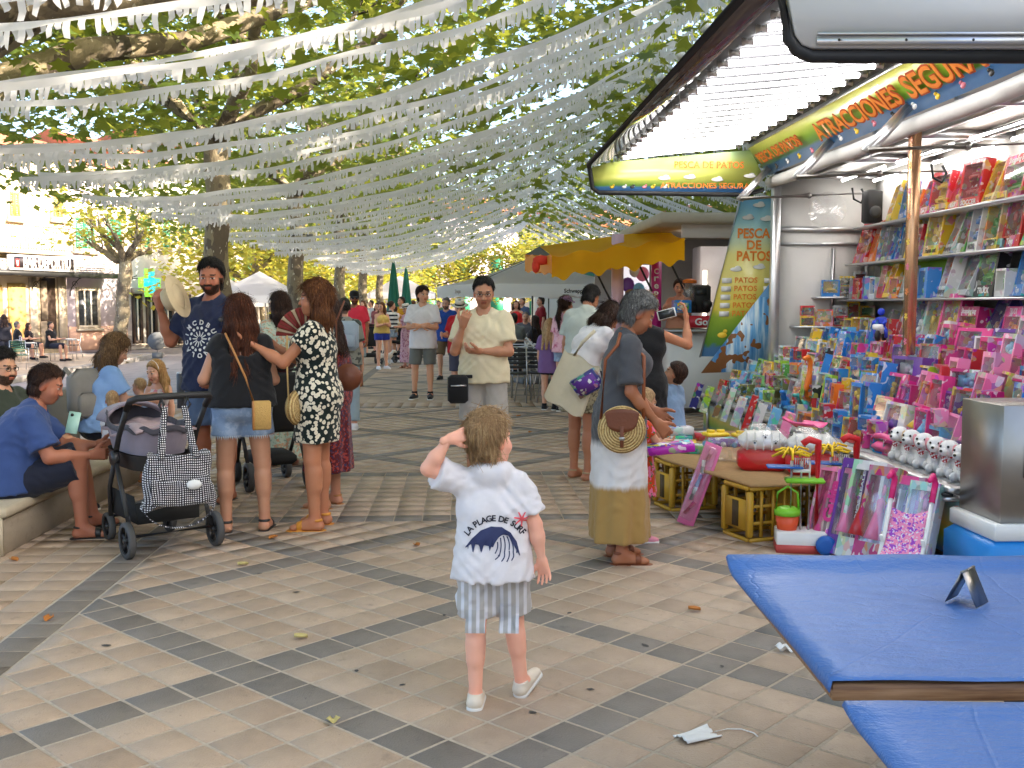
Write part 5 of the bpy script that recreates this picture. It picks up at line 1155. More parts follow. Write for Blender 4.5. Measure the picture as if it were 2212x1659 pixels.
SHN=['lowest back shelf','middle back shelf','upper back shelf','top back shelf']
SZ=[['big','grand','big','grand'],['grand','wide','square','big'],['big','tall','big','big'],['big','big','grand']]
for i,(x,z) in enumerate(SHELF):
    y=11.1 if i<3 else 10.5; k=0
    while y>5.9:
        if y>9.8: cn=rnd.choice(['yellow','red','orange','white','blue','yellow','grey','red']); kd=rnd.choice(['car','fig','bits'])
        elif i>=2: cn=rnd.choice(['red','yellow','white','red','blue','white','green']); kd=rnd.choice(['fig','bits','car'])
        elif i==1: cn=rnd.choice(['blue','black','silver','white','blue','sky']); kd=rnd.choice(['fig','car','bits'])
        else: cn=rnd.choice(['navy','silver','pink','magenta','red','pink']); kd=rnd.choice(['fig','doll','bits'])
        tn=rnd.choice(['yellow','red','green','brown','orange','blue','white','silver'])
        sz=rnd.choice(SZ[i]) if y<9.4 else rnd.choice([['square','square','tall'],['square','small','tall'],['tall','slim','big'],['big','tall']][i]); w_,h_,d_,_=SIZES[sz]; sc=rnd.uniform(1.,1.2); y-=w_*sc/2+.008
        toybox(sz,kd,cn,tn,(x+.09+d_/2+.03,y,z),f'{cn} box with {tn} toy, {ordn(k)} from far end, {SHN[i]}',rnd.uniform(-.3,.15),rnd.uniform(.12,.4) if h_>.24 else .05,scale=(sc,sc,sc*(1.15 if i<3 else 1.)))
        if sz in('big','grand') and y<10.2: word(bpy.data.objects[-1] if 0 else LAST[0],WORDS[WK[0]%8],.05,0,SIZES[sz][1]*(.1 if sz=='big' else .89),MATS['sign_white'] if cn not in('white','yellow','silver') else MATS['sign_black'],-SIZES[sz][2]/2-.002); WK[0]+=1
        if sz=='small' and rnd.random()<.7: toybox('small',kd,rnd.choice(['yellow','orange','grey','red','white']),tn,(x+.09+d_/2+.035,y,z+.112*sc),f'small box on the {ordn(k)} box from the far end of the {SHN[i]}',rnd.uniform(-.2,.2))
        y-=w_*sc/2; k+=1
for i,z in enumerate((1.30,1.62)):   # short shelves on the end wall, boxes facing down the promenade
    b=MB(); b.box(((4.08,4.2)[i],11.1,z-.012),((.86,.62)[i],.22,.02)); SA(b,'shelf',ALU); x=(3.72,3.95)[i]
    for k in range(6):
        if x>4.4: break
        sz=['small','square','small','tall'][(k+i)%4] if i<2 else ['tall','slim','tall','big'][k%4]; w_,h_,d_,_=SIZES[sz]; x+=w_/2; cn=['yellow','blue','orange','grey','red','white'][(k*2+i)%6]; tn=['brown','yellow','black','red','green'][(k+i)%5]
        o=toybox(sz,'car',cn,tn,(x,11.06,z),f'{cn} box with {tn} toy, {ordn(k)} on the {["lower","middle","upper"][i]} end wall shelf',R(90-12),.12 if h_>.2 else 0.,'boxed toys on the end wall')
        if sz=='small': toybox('small','car',['red','yellow','silver'][k%3],tn,(x,11.06,z+.112),f'small box on top of the {ordn(k)} box, {["lower","middle","upper"][i]} end wall shelf',R(90-12),0.,'boxed toys on the end wall')
        x+=w_/2+.012
def part(root,nm,b,m,smooth=True,c=None):
    o=b.build(nm,m,root,smooth)
    if c: colobj(o,c)
    return o
# plush puppies along the rail
FUR=M('white_fur',(.88,.86,.84),.95,var=.05,vs=60,bmp=.5,bs=190); PINKF=M('pink_fur',hx('e8a0a8'),.95,bmp=.8,bs=190); TANF=M('tan_fur',hx('d8b890'),.95,bmp=.8,bs=190); NOSE=M('black_nose',(.01,.01,.01),.25); REDK=fabric('red_kerchief',hx('b0242c'),(.8,.75,.75),'spots',60)
for k in range(6):
    y=6.74-k*.175; root=empty('plush_puppy',(2.985+.0*k,y,.482),R(-90)+R(32)+rnd.uniform(-.25,.25),f'white plush puppy with {"pink" if k!=1 else "tan"} ears, {ordn(k)} from the far end by the rail','toy','plush puppies lined up on the rail')
    # front is -Y
    b=MB(); b.ball((0,.03,.075),(.062,.072,.075),14); b.ball((0,-.0,.04),(.06,.06,.04),12); part(root,'body',b,FUR)
    b=MB(); b.ball((0,-.02,.175),(.062,.058,.056),16); b.ball((0,-.07,.16),(.034,.032,.026),12); part(root,'head',b,FUR)
    b=MB(); b.ball((0,-.103,.168),(.011,.008,.009),8); part(root,'nose',b,NOSE)
    for s_ in(-1,1):
        b=MB(); b.ball((s_*.026,-.07,.193),.0085,8); part(root,'eye',b,NOSE)
        b=MB(); b.ball((s_*.062,.0,.17),(.017,.034,.048),10,mat=Matrix.Rotation(s_*.25,4,'Y')); part(root,'ear',b,PINKF if k!=1 else TANF)
        b=MB(); b.ball((s_*.034,-.055,.03),(.024,.034,.03),10); b.tube([(s_*.036,-.02,.09),(s_*.036,-.055,.03)],.022,8); part(root,'leg',b,FUR)
    b=MB(); b.lathe([(.045,.0),(.052,.008),(.046,.016)],(0,-.006,.12),16); b.add([(-.035,-.055,.125),(.035,-.055,.125),(0,-.075,.075),(0,-.05,.1)],[(0,1,2),(1,0,3)]); part(root,'kerchief',b,REDK)
# loose toys that stand out
root=empty('toy_dinosaur',(3.14,9.05,.62),R(-60),'orange long-necked toy dinosaur rising among the boxes','toy'); O_=M('orange_plastic',hx('e87820'),.35)
b=MB(); b.tube([(0,0,.08),(0,-.02,.18),(0,0,.30),(0,.01,.40),(0,-.03,.44),(0,-.08,.43)],[.05,.035,.024,.022,.026,.018],10); part(root,'neck',b,O_); b=MB(); b.ball((0,.05,.09),(.06,.1,.06),12); b.tube([(0,.12,.08),(0,.24,.05)],[.035,.008],8); part(root,'body',b,O_)
for sx in(-1,1):
    for sy in(-.0,.1): b=MB(); b.tube([(sx*.04,sy,.08),(sx*.045,sy,.0)],[.022,.026],8); part(root,'leg',b,O_)
root=empty('toy_motorbike',(3.66,8.75,1.22),R(-40),'blue toy rider on a white motorbike above the boxes','toy'); Bp=M('toy_blue',hx('1f3fc8'),.35)
b=MB(); b.ball((0,0,.09),(.035,.10,.035),12); b.box((0,-.09,.12),(.09,.02,.05),bev=.01); part(root,'bike_body',b,WPL)
for sy in(-.09,.09): b=MB(); b.lathe([(.045,-.014),(.048,0),(.045,.014)],(0,sy,.045),14,mat=Matrix.Rotation(R(90),4,'Y')); part(root,'wheel',b,BLK)
b=MB(); b.tube([(0,.03,.11),(0,.0,.20)],[.03,.035],10); b.ball((0,-.01,.25),.032,12)
for sx in(-1,1): b.tube([(sx*.035,0,.19),(sx*.05,-.05,.16),(sx*.04,-.09,.145)],.013,8); b.tube([(sx*.025,.02,.11),(sx*.05,-.03,.09),(sx*.045,.0,.03)],.016,8)
part(root,'rider',b,Bp)
for k,(x,y,z,c,nm) in enumerate(((3.02,8.85,.55,'teal','teal'),(2.99,9.25,.55,'blue','blue'),(3.0,9.55,.55,'olive','dark green'))):
    root=empty('toy_dinosaur',(x,y,z),R(-70+k*30),f'small {nm} toy dinosaur standing among the boxes','toy','small toy dinosaurs'); b=MB(); b.ball((0,0,.09),(.04,.06,.055),10); b.tube([(0,-.03,.11),(0,-.07,.19),(0,-.11,.19)],[.03,.024,.016],8); b.tube([(0,.04,.07),(0,.14,.02)],[.03,.005],8); o=part(root,'body',b,PLAIN,c=CL[c])
    for sx in(-1,1): b=MB(); b.tube([(sx*.03,0,.08),(sx*.03,-.01,0)],.02,8); part(root,'leg',b,PLAIN,c=CL[c])
root=empty('toy_bag',(2.98,7.02,.482),R(-80),'bright pink toy phone handset lying by the rail','toy'); PK=M('bubblegum_plastic',hx('f0609a'),.35)
b=MB(); b.box((0,0,.05),(.2,.1,.07),bev=.03); part(root,'base',b,PK); b=MB(); b.tube([(-.12,0,.09),(-.08,-.01,.12),(0,-.01,.128),(.08,-.01,.12),(.12,0,.09)],[.028,.022,.02,.022,.028],10); part(root,'handset',b,PK)
b=MB(); b.lathe([(.16,0),(.17,.05),(.17,.12),(.16,.16)],(0,0,0),24,mat=Matrix.Rotation(R(70),4,'X')); o=b.build('toy_drum',CLEAR,None,True,loc=AY(1782,462,9.9)); tag(o,'clear round drum in plastic hanging from the stall ceiling','toy')
b=MB(); b.box((0,0,.17),(.16,.18,.34),bev=.02); o=b.build('loudspeaker',BLK,loc=(4.3,10.6,2.38)); tag(o,'black loudspeaker on the top back shelf beside the boxes','loudspeaker')
b=MB(); b.lathe([(.06,0),(.065,.004),(.03,.01)],(0,-.095,.11),16,mat=Matrix.Rotation(R(90),4,'X')@Matrix.Translation((0,0,0))); b.build('speaker_cone',M('cone_grey',(.06,.06,.06),.7),o)
# ---------------------------------------------------------------- toys on the ground and on the crates
YC=M('yellow_crate_plastic',hx('c79a2e'),.45,var=.15)
def crate(x,y,rz,label):
    root=empty('crate',(x,y,0),rz,label,'crate','yellow bottle crates under the board'); W,D,H=.36,.30,.36
    for z in(.0,.335): 
        b=MB(); 
        for (cx,cy_,sx,sy) in((0,-D/2,W,.025),(0,D/2,W,.025),(-W/2,0,.025,D-.025),(W/2,0,.025,D-.025)): b.box((cx,cy_,z+.0125),(sx,sy,.025),bev=.006)
        b.build('rim',YC,root)
    for sx in(-1,1):
        for sy in(-1,1): b=MB(); b.box((sx*(W/2-.005),sy*(D/2-.005),.18),(.04,.04,.30),bev=.01); b.build('corner_post',YC,root)
    for k in range(3):
        for sy in(-1,1): b=MB(); b.box((-W/2+W*(k+1)/4,sy*D/2,.18),(.02,.014,.30)); b.build('slat',YC,root)
    for z in(.12,.23):
        for sy in(-1,1): b=MB(); b.box((0,sy*(D/2-.010),z),(W-.06,.012,.02)); b.build('slat',YC,root)
    b=MB(); b.box((-W/2,0,.17),(.014,D-.05,.2)); b.build('label_panel',YC,root)
    b=MB(); b.box((-W/2-.009,0,.17),(.004,.07,.17)); b.build('label_print',M('dark_print',hx('4a3a1c'),.6),root); b=MB(); b.box((W/2,0,.17),(.014,D-.05,.3)); b.build('side_panel',YC,root)
crate(1.98,6.62,R(18),'yellow bottle crate nearest the blue table, under the corner of the board'); crate(1.70,7.62,R(14),'yellow bottle crate in the middle, under the board'); crate(1.62,8.55,R(8),'yellow bottle crate farthest from the blue table, under the board'); crate(2.4,6.85,R(5),'yellow bottle crate against the stall skirt, under the board'); crate(2.35,8.3,R(5),'yellow bottle crate against the skirt at the far end of the board')
b=MB(); b.prism([(1.86,6.40,.365),(2.7,6.45,.365),(2.68,9.2,.365),(1.45,9.2,.365),(1.52,7.55,.365)],(0,0,0),(0,0,.018)); o=b.build('board',M('plywood',hx('b08a5c'),.7,var=.25,vs=30)); tag(o,'plywood board laid over the yellow crates beside the stall','board')
ZB=.384
def gtoy(size,kind,c,t,loc,label,yaw=0,tilt=0,scale=(1,1,1)): return toybox(size,kind,c,t,loc,label,yaw,tilt,'boxed toys around the board',scale)
for k,(u,c,t,sz) in enumerate(((1500,'navy','red','tall'),(1522,'lime','black','tall'),(1548,'brown','white','slim'),(1566,'white','red','slim'),(1590,'white','black','tall'),(1612,'red','white','slim'),(1632,'white','navy','tall'),(1662,'sky','rose','tall'),(1690,'rose','white','tall'))):
    x=2.62; y=AX(u,930,x).y; gtoy(sz,'fig',c,t,(x-.02,y,ZB),f'{c} box with {t} toy leaning on the stall, {ordn(k)} from the far end',R(-18),.30,(1,1,1.05))
for k,(x,y,c,z) in enumerate(((1.72,8.75,'blue',0),(1.80,8.4,'teal',0),(1.75,8.05,'yellow',0),(1.85,7.8,'green',0),(1.80,8.42,'white',.07),(1.66,8.98,'orange',0),(2.1,8.6,'red',0),(2.15,8.2,'purple',0))):
    b=MB(); b.box((0,0,.032),(.26,.16,.064),bev=.004); o=b.build('game_box',CART,loc=(x,y,ZB+z+.001),rz=rnd.uniform(-.5,.3)); colobj(o,CL[c]); tag(o,f'flat {c} game box on the plywood board{", on another box" if z else ""}','toy box','flat boxes on the board'); b=MB(); b.box((0,-.0,.0655),(.15,.09,.002)); q=b.build('cover_print',INNER,o); colobj(q,CL['white'])
for k,(x,y) in enumerate(((1.88,7.42),(2.08,7.35))):
    root=empty('bead_box',(x,y,ZB),R(10),f'clear stacked bead box with yellow lid on the board, {"outer" if k==0 else "inner"} one','toy','clear bead boxes')
    for z in(0,.09): b=MB(); b.box((0,0,z+.043),(.2,.16,.084),bev=.012); part(root,'clear_tray',b,CLEAR,False)
    b=MB(); b.box((0,0,.195),(.17,.13,.03),bev=.01); b.lathe([(.03,0),(.03,.018)],(-.04,0,.21),12); b.lathe([(.03,0),(.03,.018)],(.04,0,.21),12); part(root,'lid',b,M('yellow_plastic',hx('ecc82a'),.4),False)
    for q in range(8): b=MB(); b.ball((rnd.uniform(-.07,.07),rnd.uniform(-.05,.05),.03+(q%2)*.09),.022,8); part(root,'beads',b,PLAIN,c=CL[['pink','green','yellow','purple','red','sky','lime','white'][q]])
REDP=M('red_plastic',hx('d4222a'),.35)
for k,(x,y) in enumerate(((2.1,6.98),(2.38,6.78))):
    root=empty('pet_carrier',(x,y,ZB),R(-12),f'white and red toy pet carrier in clear wrap on the board, {"outer" if k==0 else "inner"} one','toy','toy pet carriers')
    b=MB(); b.box((0,0,.075),(.34,.2,.15),bev=.035); part(root,'base',b,REDP); b=MB(); b.box((0,0,.205),(.33,.19,.13),bev=.05); part(root,'lid',b,WPL)
    for q in range(5): b=MB(); b.box((-.11+q*.055,0,.21),(.012,.196,.125),bev=.004); part(root,'rib',b,WPL)
    for q in range(3):
        b=MB(); xx=-.06+q*.07; zz=.2+.04*(q%2)
        for dx,dz,r_ in((0,0,.009),(-.011,.012,.004),(0,.016,.004),(.011,.012,.004)): b.ball((xx+dx,-.0985,zz+dz),(r_,.003,r_),6)
        part(root,'paw_print',b,NOSE)
    b=MB(); b.ball((0,0,.16),(.21,.14,.17),14); part(root,'clear_wrap',b,CLEAR)
root=empty('toy_dustpan',(2.45,7.1,ZB+.27),R(35),'pink plastic toy scoop lying over the pet carriers','toy'); b=MB(); b.grid(lambda u,v:(-.08+.16*u,-.12+.2*v,.03*(2*u-1)**2+.02),6,4); o=part(root,'pan',b,PK); solidify(o,.006); b=MB(); b.tube([(0,.08,.02),(0,.2,.06)],[.02,.016],8); part(root,'handle',b,PK)
# broom trolleys
for k,(x,y) in enumerate(((2.12,6.22),(2.42,6.36))):
    root=empty('cleaning_trolley_toy',(x,y,0),R(-12),f'toy cleaning trolley with red pole, green bucket and brushes, {"outer" if k==0 else "inner"} one','toy','toy cleaning trolleys')
    b=MB(); b.box((0,0,.065),(.30,.20,.13),bev=.008); part(root,'carton_base',b,WPL,False); b=MB(); b.box((0,-.003,.025),(.304,.204,.05)); part(root,'carton_band',b,M('coral_print',hx('c8504a'),.5),False)
    b=MB(); b.tube([(.1,.02,.1),(.1,.02,.62),(.1,.0,.68),(.04,-.02,.70),(-.0,-.02,.67)],.022,10); part(root,'pole',b,REDP)
    GRP=M('lime_plastic',hx('7cc62a'),.4); b=MB(); b.box((.02,0,.44),(.24,.10,.03),bev=.01); part(root,'rack',b,GRP)
    b=MB(); b.lathe([(.055,.1),(.075,.22)],(-.08,0,0),16); part(root,'bucket',b,M('orange_red_plastic',hx('e2562a'),.4)); b=MB(); b.lathe([(.08,.22),(.082,.25),(.05,.27),(.02,.27)],(-.08,0,0),16); part(root,'lid',b,GRP); b=MB(); b.tube([(-.15,0,.25),(-.14,0,.36),(-.08,0,.40),(-.02,0,.36),(-.01,0,.25)],.008,6); part(root,'bucket_handle',b,GRP)
    for q,xx in enumerate((-.06,.0,.05)):
        b=MB(); b.tube([(xx,0,.12),(xx,0,.56)],.009,6); part(root,'stick',b,WPL)
    b=MB(); b.box((.0,0,.50),(.10,.03,.02)); 
    for q in range(9): b.tube([(-.045+q*.011,0,.51),(-.05+q*.0125,0,.58)],.005,5)
    part(root,'brush',b,WPL); b=MB(); b.box((-.1,.02,.52),(.22,.12,.012),bev=.005); part(root,'dustpan',b,M('blue_toy_plastic',hx('1f62b8'),.4))
    b=MB()
    for q in range(12): a=q*.52; b.tube([(-.06,.0,.60),(-.06+.05*math.cos(a),.05*math.sin(a),.63+.02*math.sin(q)),(-.06+.12*math.cos(a),.09*math.sin(a),.60+.03*math.sin(q*2))],.008,5)
    part(root,'mop',b,M('yellow_foam',hx('f0c828'),.8)); b=MB(); b.lathe([(.03,-.02),(.06,-.014),(.06,.014),(.03,.02)],(.14,-.12,.06),18,mat=Matrix.Rotation(R(90),4,'X')); part(root,'wheel',b,M('blue_toy_plastic',hx('1f62b8'),.4))
# big leaning doll boxes in front of the skirt
lean=[('rose','pink',.15,.54,'slim'),('rose','purple',.13,.54,'slim'),('purple','rose',.17,.60,'big'),('white','red',.22,.60,'big'),('magenta','rose',.20,.58,'big'),('white','magenta',.07,.46,'slim'),('pink','purple',.20,.54,'big'),('white','rose',.18,.52,'big')]
lt=['narrow rose box with script lettering','second narrow rose box','purple box of royal accessories with white lettering','white doll box with red bows','magenta doll set box','thin white carton with black spine','pink fairy doll box','white box with pink and purple hearts']
y=6.2; WL=M('white_lettering',(.8,.8,.8),.5); PL=M('pink_lettering',hx('d83a8a'),.5)
for k,(c,t,w_,h_,sz) in enumerate(lean):
    y-=w_*.22; W,Hh,D,_=SIZES[sz]; x=2.20+.055*k
    o=gtoy(sz,'doll',c,t,(x,y,.004),lt[k]+', leaning on the stall skirt',R(38),.34,(w_/W,1.,h_/Hh)); y-=w_*.22
    if k==0: me=textmesh('Guita',.07,.004); q=bpy.data.objects.new('lettering',me); me.materials.append(PL); link(q,o); q.location=(.042,-.0325,.19); q.rotation_euler=(R(90),R(-90),0)
    if k==2:
        for s_,xx,sz_ in(('ACCESORIOS REALES',.118,.034),('ROYAL ACCESSORIES',.128,.014)): me=textmesh(s_,sz_,.001); q=bpy.data.objects.new('lettering',me); me.materials.append(WL); link(q,o); q.location=(xx-.0,-.0465,.17); q.rotation_euler=(R(90),R(-90),0)
# blister pack leaning on the crate, doll pushchair
root=empty('blister_pack',(1.56,6.98,.0),R(-30),'clear blister pack of pink toys leaning against a yellow crate','toy'); root.rotation_euler=(R(-16),R(12),R(-50))
b=MB(); b.box((0,0,.30),(.14,.006,.6),bev=.002); part(root,'card',b,M('pink_card',hx('d86a9a'),.5),False); b=MB(); b.box((0,-.022,.31),(.12,.035,.54),bev=.015); part(root,'bubble',b,CLEAR,False)
for q in range(5): b=MB(); b.tube([(rnd.uniform(-.03,.03),-.02,.08+q*.1),(rnd.uniform(-.03,.03),-.02,.17+q*.1)],.015,8); part(root,'toy_piece',b,PLAIN,c=CL[['pink','silver','purple','white','rose'][q]])
root=empty('doll_pushchair',(2.42,5.42,0),R(-40),'pink folding doll pushchair with white frame and heart print seat','toy'); HP=fabric('heart_print',hx('f090b8'),hx('a04ac0'),'floral',45,col3=(.8,.75,.8))
for sx in(-1,1):
    b=MB(); b.tube([(sx*.11,-.14,.03),(sx*.11,.04,.26),(sx*.11,.14,.44)],.012,8); b.tube([(sx*.11,.12,.03),(sx*.11,-.02,.26)],.011,8); part(root,'frame_tube',b,WPL)
    b=MB(); b.tube([(sx*.11,.14,.44),(sx*.11,.2,.54),(sx*.11,.15,.59),(sx*.11,.08,.57)],[.016,.018,.017,.012],8); part(root,'handle',b,M('hot_pink',hx('e8287a'),.4))
    for yy in(-.14,.12): b=MB(); b.lathe([(.02,-.01),(.03,-.008),(.03,.008),(.02,.01)],(sx*.125,yy,.03),14,mat=Matrix.Rotation(R(90),4,'Y')); part(root,'wheel',b,M('hot_pink',hx('e8287a'),.4))
b=MB(); b.grid(lambda u,v:(-.10+.2*u,-.1+.22*v-.0*u,.16+.24*v*v-.03*math.sin(math.pi*u)),6,8); solidify(part(root,'seat',b,HP),.008)
# ---------------------------------------------------------------- near stall flap, blue tables
rt=empty('stall_flap',AY(1960,60,4.3),-YAW,'white raised stall flap with black rubber edge above the blue tables','stall'); 
def LR(u,v,y=4.3): return rt.matrix_world.inverted()@AY(u,v,y)
bpy.context.view_layer.update()
pA=[LR(*p) for p in((1698,-60),(1722,70),(1738,92),(1760,100),(2600,112),(2600,-60))]
pA=[Vector((p.x,0,p.z)) for p in pA]
b=MB(); b.prism(pA,(0,0,0),(0,.06,0)); b.build('panel',M('offwhite_panel',(.66,.64,.62),.45,var=.05,vs=2),rt)
b=MB(); b.tube([pA[0]+Vector((-.02,.03,0)),pA[1]+Vector((-.02,.03,-.01)),pA[2]+Vector((-.015,.03,-.02)),pA[3]+Vector((0,.03,-.03)),pA[4]+Vector((0,.03,-.03))],.028,10); b.build('rubber_edge',BLK,rt,True)
b=MB(); q=pA[3].z; b.box(((pA[3].x+pA[4].x)/2,-.012,q+.025),(pA[4].x-pA[3].x-.02,.02,.034)); b.box(((pA[3].x+pA[4].x)/2,-.02,q+.052),(pA[4].x-pA[3].x-.02,.012,.012)); b.build('aluminium_trim',ALU,rt)
for k in range(4): b=MB(); b.ball((pA[3].x+.1+k*.28,-.023,q+.026),.006,8); b.build('rivet',BLK,rt)
CLOTH=None
m,nt,bb=newmat('blue_paper_cloth'); co=coords(nt); n1=noise(nt,co,3,4); n2=noise(nt,coords(nt,(1,2.2,1)),9,5,.65); nt.links.new(mixc(nt,n1,hx('4068a8'),hx('4d78b8')),bb.inputs['Base Color']); bb.inputs['Roughness'].default_value=.42; bb.inputs['Specular IOR Level'].default_value=.35; bump(nt,bb,mth(nt,'ADD',n2,mth(nt,'MULTIPLY',noise(nt,co,140,2),.12)),.55,.02); vo=_node(nt,'ShaderNodeTexVoronoi',feature='DISTANCE_TO_EDGE'); vo.inputs['Scale'].default_value=2.6; nt.links.new(mixc(nt,.12,co,noise(nt,co,4,3)),vo.inputs['Vector']); cre=ramp(nt,vo.outputs[0],[(0,(0,0,0)),(.012,(1,1,1))]); bn=[n for n in nt.nodes if n.type=='BUMP'][0]; nt.links.new(mth(nt,'ADD',bn.inputs['Height'].links[0].from_socket,mth(nt,'MULTIPLY',cre,.10)),bn.inputs['Height']); CLOTH=m
WOOD=M('walnut_edge',hx('8a6248'),.5,var=.35,vs=5)
woodm,nt,bb=newmat('wood_grain'); nn=noise(nt,coords(nt,(3,60,60)),1.5,5); nt.links.new(ramp(nt,nn,[(.3,hx('6a4632')),(.5,hx('96704f')),(.7,hx('b08a68'))]),bb.inputs['Base Color']); bb.inputs['Roughness'].default_value=.5
def table(y0,y1,label,lift):
    # front-left corner from the camera; turned square to the camera
    F_=Matrix.Rotation(-YAW,4,'Z'); root=empty('table',(0,0,0),0,label,'table','tables with blue paper cloths'); root.rotation_euler=(0,0,-YAW); X0,X1=.668,2.6; Z=.745
    b=MB(); b.box(((X0+X1)/2,(y0+y1)/2,Z-.021),(X1-X0,y1-y0,.038),bev=.003); b.build('tabletop',woodm,root)
    b=MB(); b.box((1.35,(y0+y1)/2,.36),(.14,.14,.70)); b.box((1.35,(y0+y1)/2,.02),(.6,.6,.04)); b.build('pedestal',DKW,root)
    c=MB(); nx,ny=60,36; i1=lambda u:abs(u*60-1)<.1
    def fn(u,v):
        x=X0-.0+(X1-X0)*u; y=y0-.012+(y1-y0+(.05 if lift>.5 else .0))*v; z=Z+.004+.0025*math.sin(9*u*3+7*v)+.003*math.sin(14*v+5*u)*math.sin(6*u)
        e=max(0,(v-.9)/.1); z+=lift*e*e*.035
        if v<.06: z+=.003
        x-=(.006+.02*v*v)*(1-u)**6
        if u==0: x-=.003; z-=.024*(1-.7*v)
        elif i1(u): x=X0-.004-.02*v*v
        return (x,y,z)
    c.grid(fn,nx,ny); o=c.build('tablecloth',CLOTH,root,True); solidify(o,.0015,1)
    return root
t1=table(2.08,2.97,'table with blue paper cloth and napkin holder, nearest the toy stall',1.); t2=table(.95,1.94,'table with blue paper cloth at the very front of the picture',.4)
p=G(2088,1300,.753); root=empty('menu_stand',p,R(-8),'bent steel tent-shaped clip standing on the blue table','stand')
b=MB(); 
for s_ in(-1,1): b.prism([(-.04,s_*.0,.085),(.04,s_*.0,.085),(.04,s_*.038,0),(-.04,s_*.038,0)],(0,s_*.001,0),(0,s_*.003,0))
o=b.build('folded_plate',STEEL,root); o.rotation_euler=(0,0,R(50))
b=MB(); b.tube([(-.04,0,.086),(.04,0,.086)],.0045,8); o=b.build('fold',STEEL,root); o.rotation_euler=(0,0,R(50))
# litter
def litter(name,label,loc,fn,mt,n=8,rz=0.,cat='litter'):
    b=MB(); b.grid(fn,n,n); o=b.build(name,mt,None,True,loc=loc,rz=rz); solidify(o,.002); tag(o,label,cat); return o
TIS=M('tissue',(.78,.78,.77),.9)
litter('face_mask','white paper face mask dropped on the paving',G(1507,1592),lambda u,v:(-.075+.15*u,-.045+.09*v,.008+.012*math.sin(3*u+1)*math.sin(4*v)+.004*math.sin(20*v)),TIS,12,.4)
b=MB(); p=G(1507,1592); b.tube([p+Vector(q) for q in((.07,.03,.006),(.12,.05,.006),(.17,.045,.006),(.205,.01,.006),(.21,-.02,.006))],.0022,5); b.build('ear_loop',TIS).name='elastic_loop'; tag(bpy.data.objects['elastic_loop'],'thin white elastic loop lying beside the dropped mask','litter')
litter('crumpled_tissue','crumpled white tissue on the paving by the table edge',G(1702,1406),lambda u,v:(-.05+.1*u,-.03+.06*v,.02+.018*math.sin(9*u)*math.cos(8*v)),TIS,10,.2)
LF=M('dry_leaf',hx('b5702e'),.8,var=.3); LF2=M('yellow_leaf',hx('c8b878'),.8,var=.2)
for k,(u,v,c) in enumerate(((105,1340,0),(30,1212,0),(525,1222,1),(720,1562,1),(185,1145,0),(590,1164,0),(1100,1192,0),(1500,1320,0),(1180,1240,1),(900,1180,0),(1120,900,0),(1145,935,0),(1290,1010,0),(650,1380,1),(1920,1350,0))):
    r_=random.Random(k); litter('fallen_leaf',f'small {"yellow" if c else "brown"} dry leaf on the paving, {ordn(k)} one',G(u,v),lambda a,b_,r_=r_:((a-.5)*.05*(1-abs(b_-.5)*1.2),(b_-.5)*.06,.006+.012*(2*a-1)**2+.006*b_),[LF,LF2][c],4,k*1.1,'leaf')
for k,(u,v,w_) in enumerate(((640,1280,.025),(1180,1225,.03),(1395,1395,.03),(230,1395,.03),(1230,1325,.02),(960,1330,.02),(1275,1490,.02),(870,1480,.018),(1560,1440,.016),(1150,1540,.02),(560,1240,.02),(770,1450,.02))): 
    b=MB(); r_=random.Random(k+50); n_=9; b.add([(w_*r_.uniform(.5,1)*math.cos(6.283*i/n_),w_*.6*r_.uniform(.5,1)*math.sin(6.283*i/n_),.0035) for i in range(n_)],[tuple(range(n_))]); o=b.build('gum_stain',M('old_gum',(.06,.055,.05),.8),None,loc=G(u,v),rz=k); o.parent=pav
# ---------------------------------------------------------------- bench, bollard, street sign
CON=stone('bench_concrete',hx('a89a86'),hx('9c907e'),grain=60); CRS=stone('bench_slab',hx('c8bca4'),hx('bcae96'),grain=60)
root=empty('bench',(-3.07,7.8,0),0,'low concrete bench with cream slab seat and back wall along the promenade','bench')
b=MB(); b.box((0,0,.115),(.56,3.0,.23),bev=.008); b.build('base',CON,root)
for k in range(3): b=MB(); b.box((0,-1.01+k*1.01,.265),(.63,1.0,.066),bev=.015); b.build('seat_slab',CRS,root)
b=MB(); b.box((-.40,.35,.40),(.14,2.3,.8),bev=.015); b.build('back_wall',M('grey_concrete',(.17,.165,.155),.8,vs=9),root)
b=MB(); b.box((.0,-1.502,.12),(.57,.02,.235)); b.build('end_cap',CRS,root)
root=empty('bollard',(-4.15,15.4,0),0,'dark grey metal bollard at the road edge behind the blonde girl','bollard'); b=MB(); b.lathe([(.055,-.05),(.055,.50),(.05,.51)],n=20); b.build('post',M('bollard_paint',(.055,.06,.075),.45),root,True); b=MB(); b.lathe([(.053,.51),(.05,.53),(.02,.535)],n=20); b.build('cap',ALU,root,True)
p=G(341,798,-.4); root=empty('road_sign',p,R(8),'round traffic sign seen from the back on a floor stand across the road','sign'); GM=M('galvanised',(.16,.165,.17),.85,0.)
b=MB(); b.tube([(0,0,0),(0,0,1.0)],.025,8); b.build('post',GM,root); 
b=MB(); b.lathe([(.27,-.008),(.27,.008)],(0,-.04,.85),28,mat=Matrix.Rotation(R(90),4,'X')); o=b.build('disc',GM,root); b=MB(); b.box((0,-.03,.42),(.3,.012,.18)); b.build('plate',GM,root); b=MB(); b.box((0,0,.02),(.62,.1,.04)); b.build('foot',BLK,root)
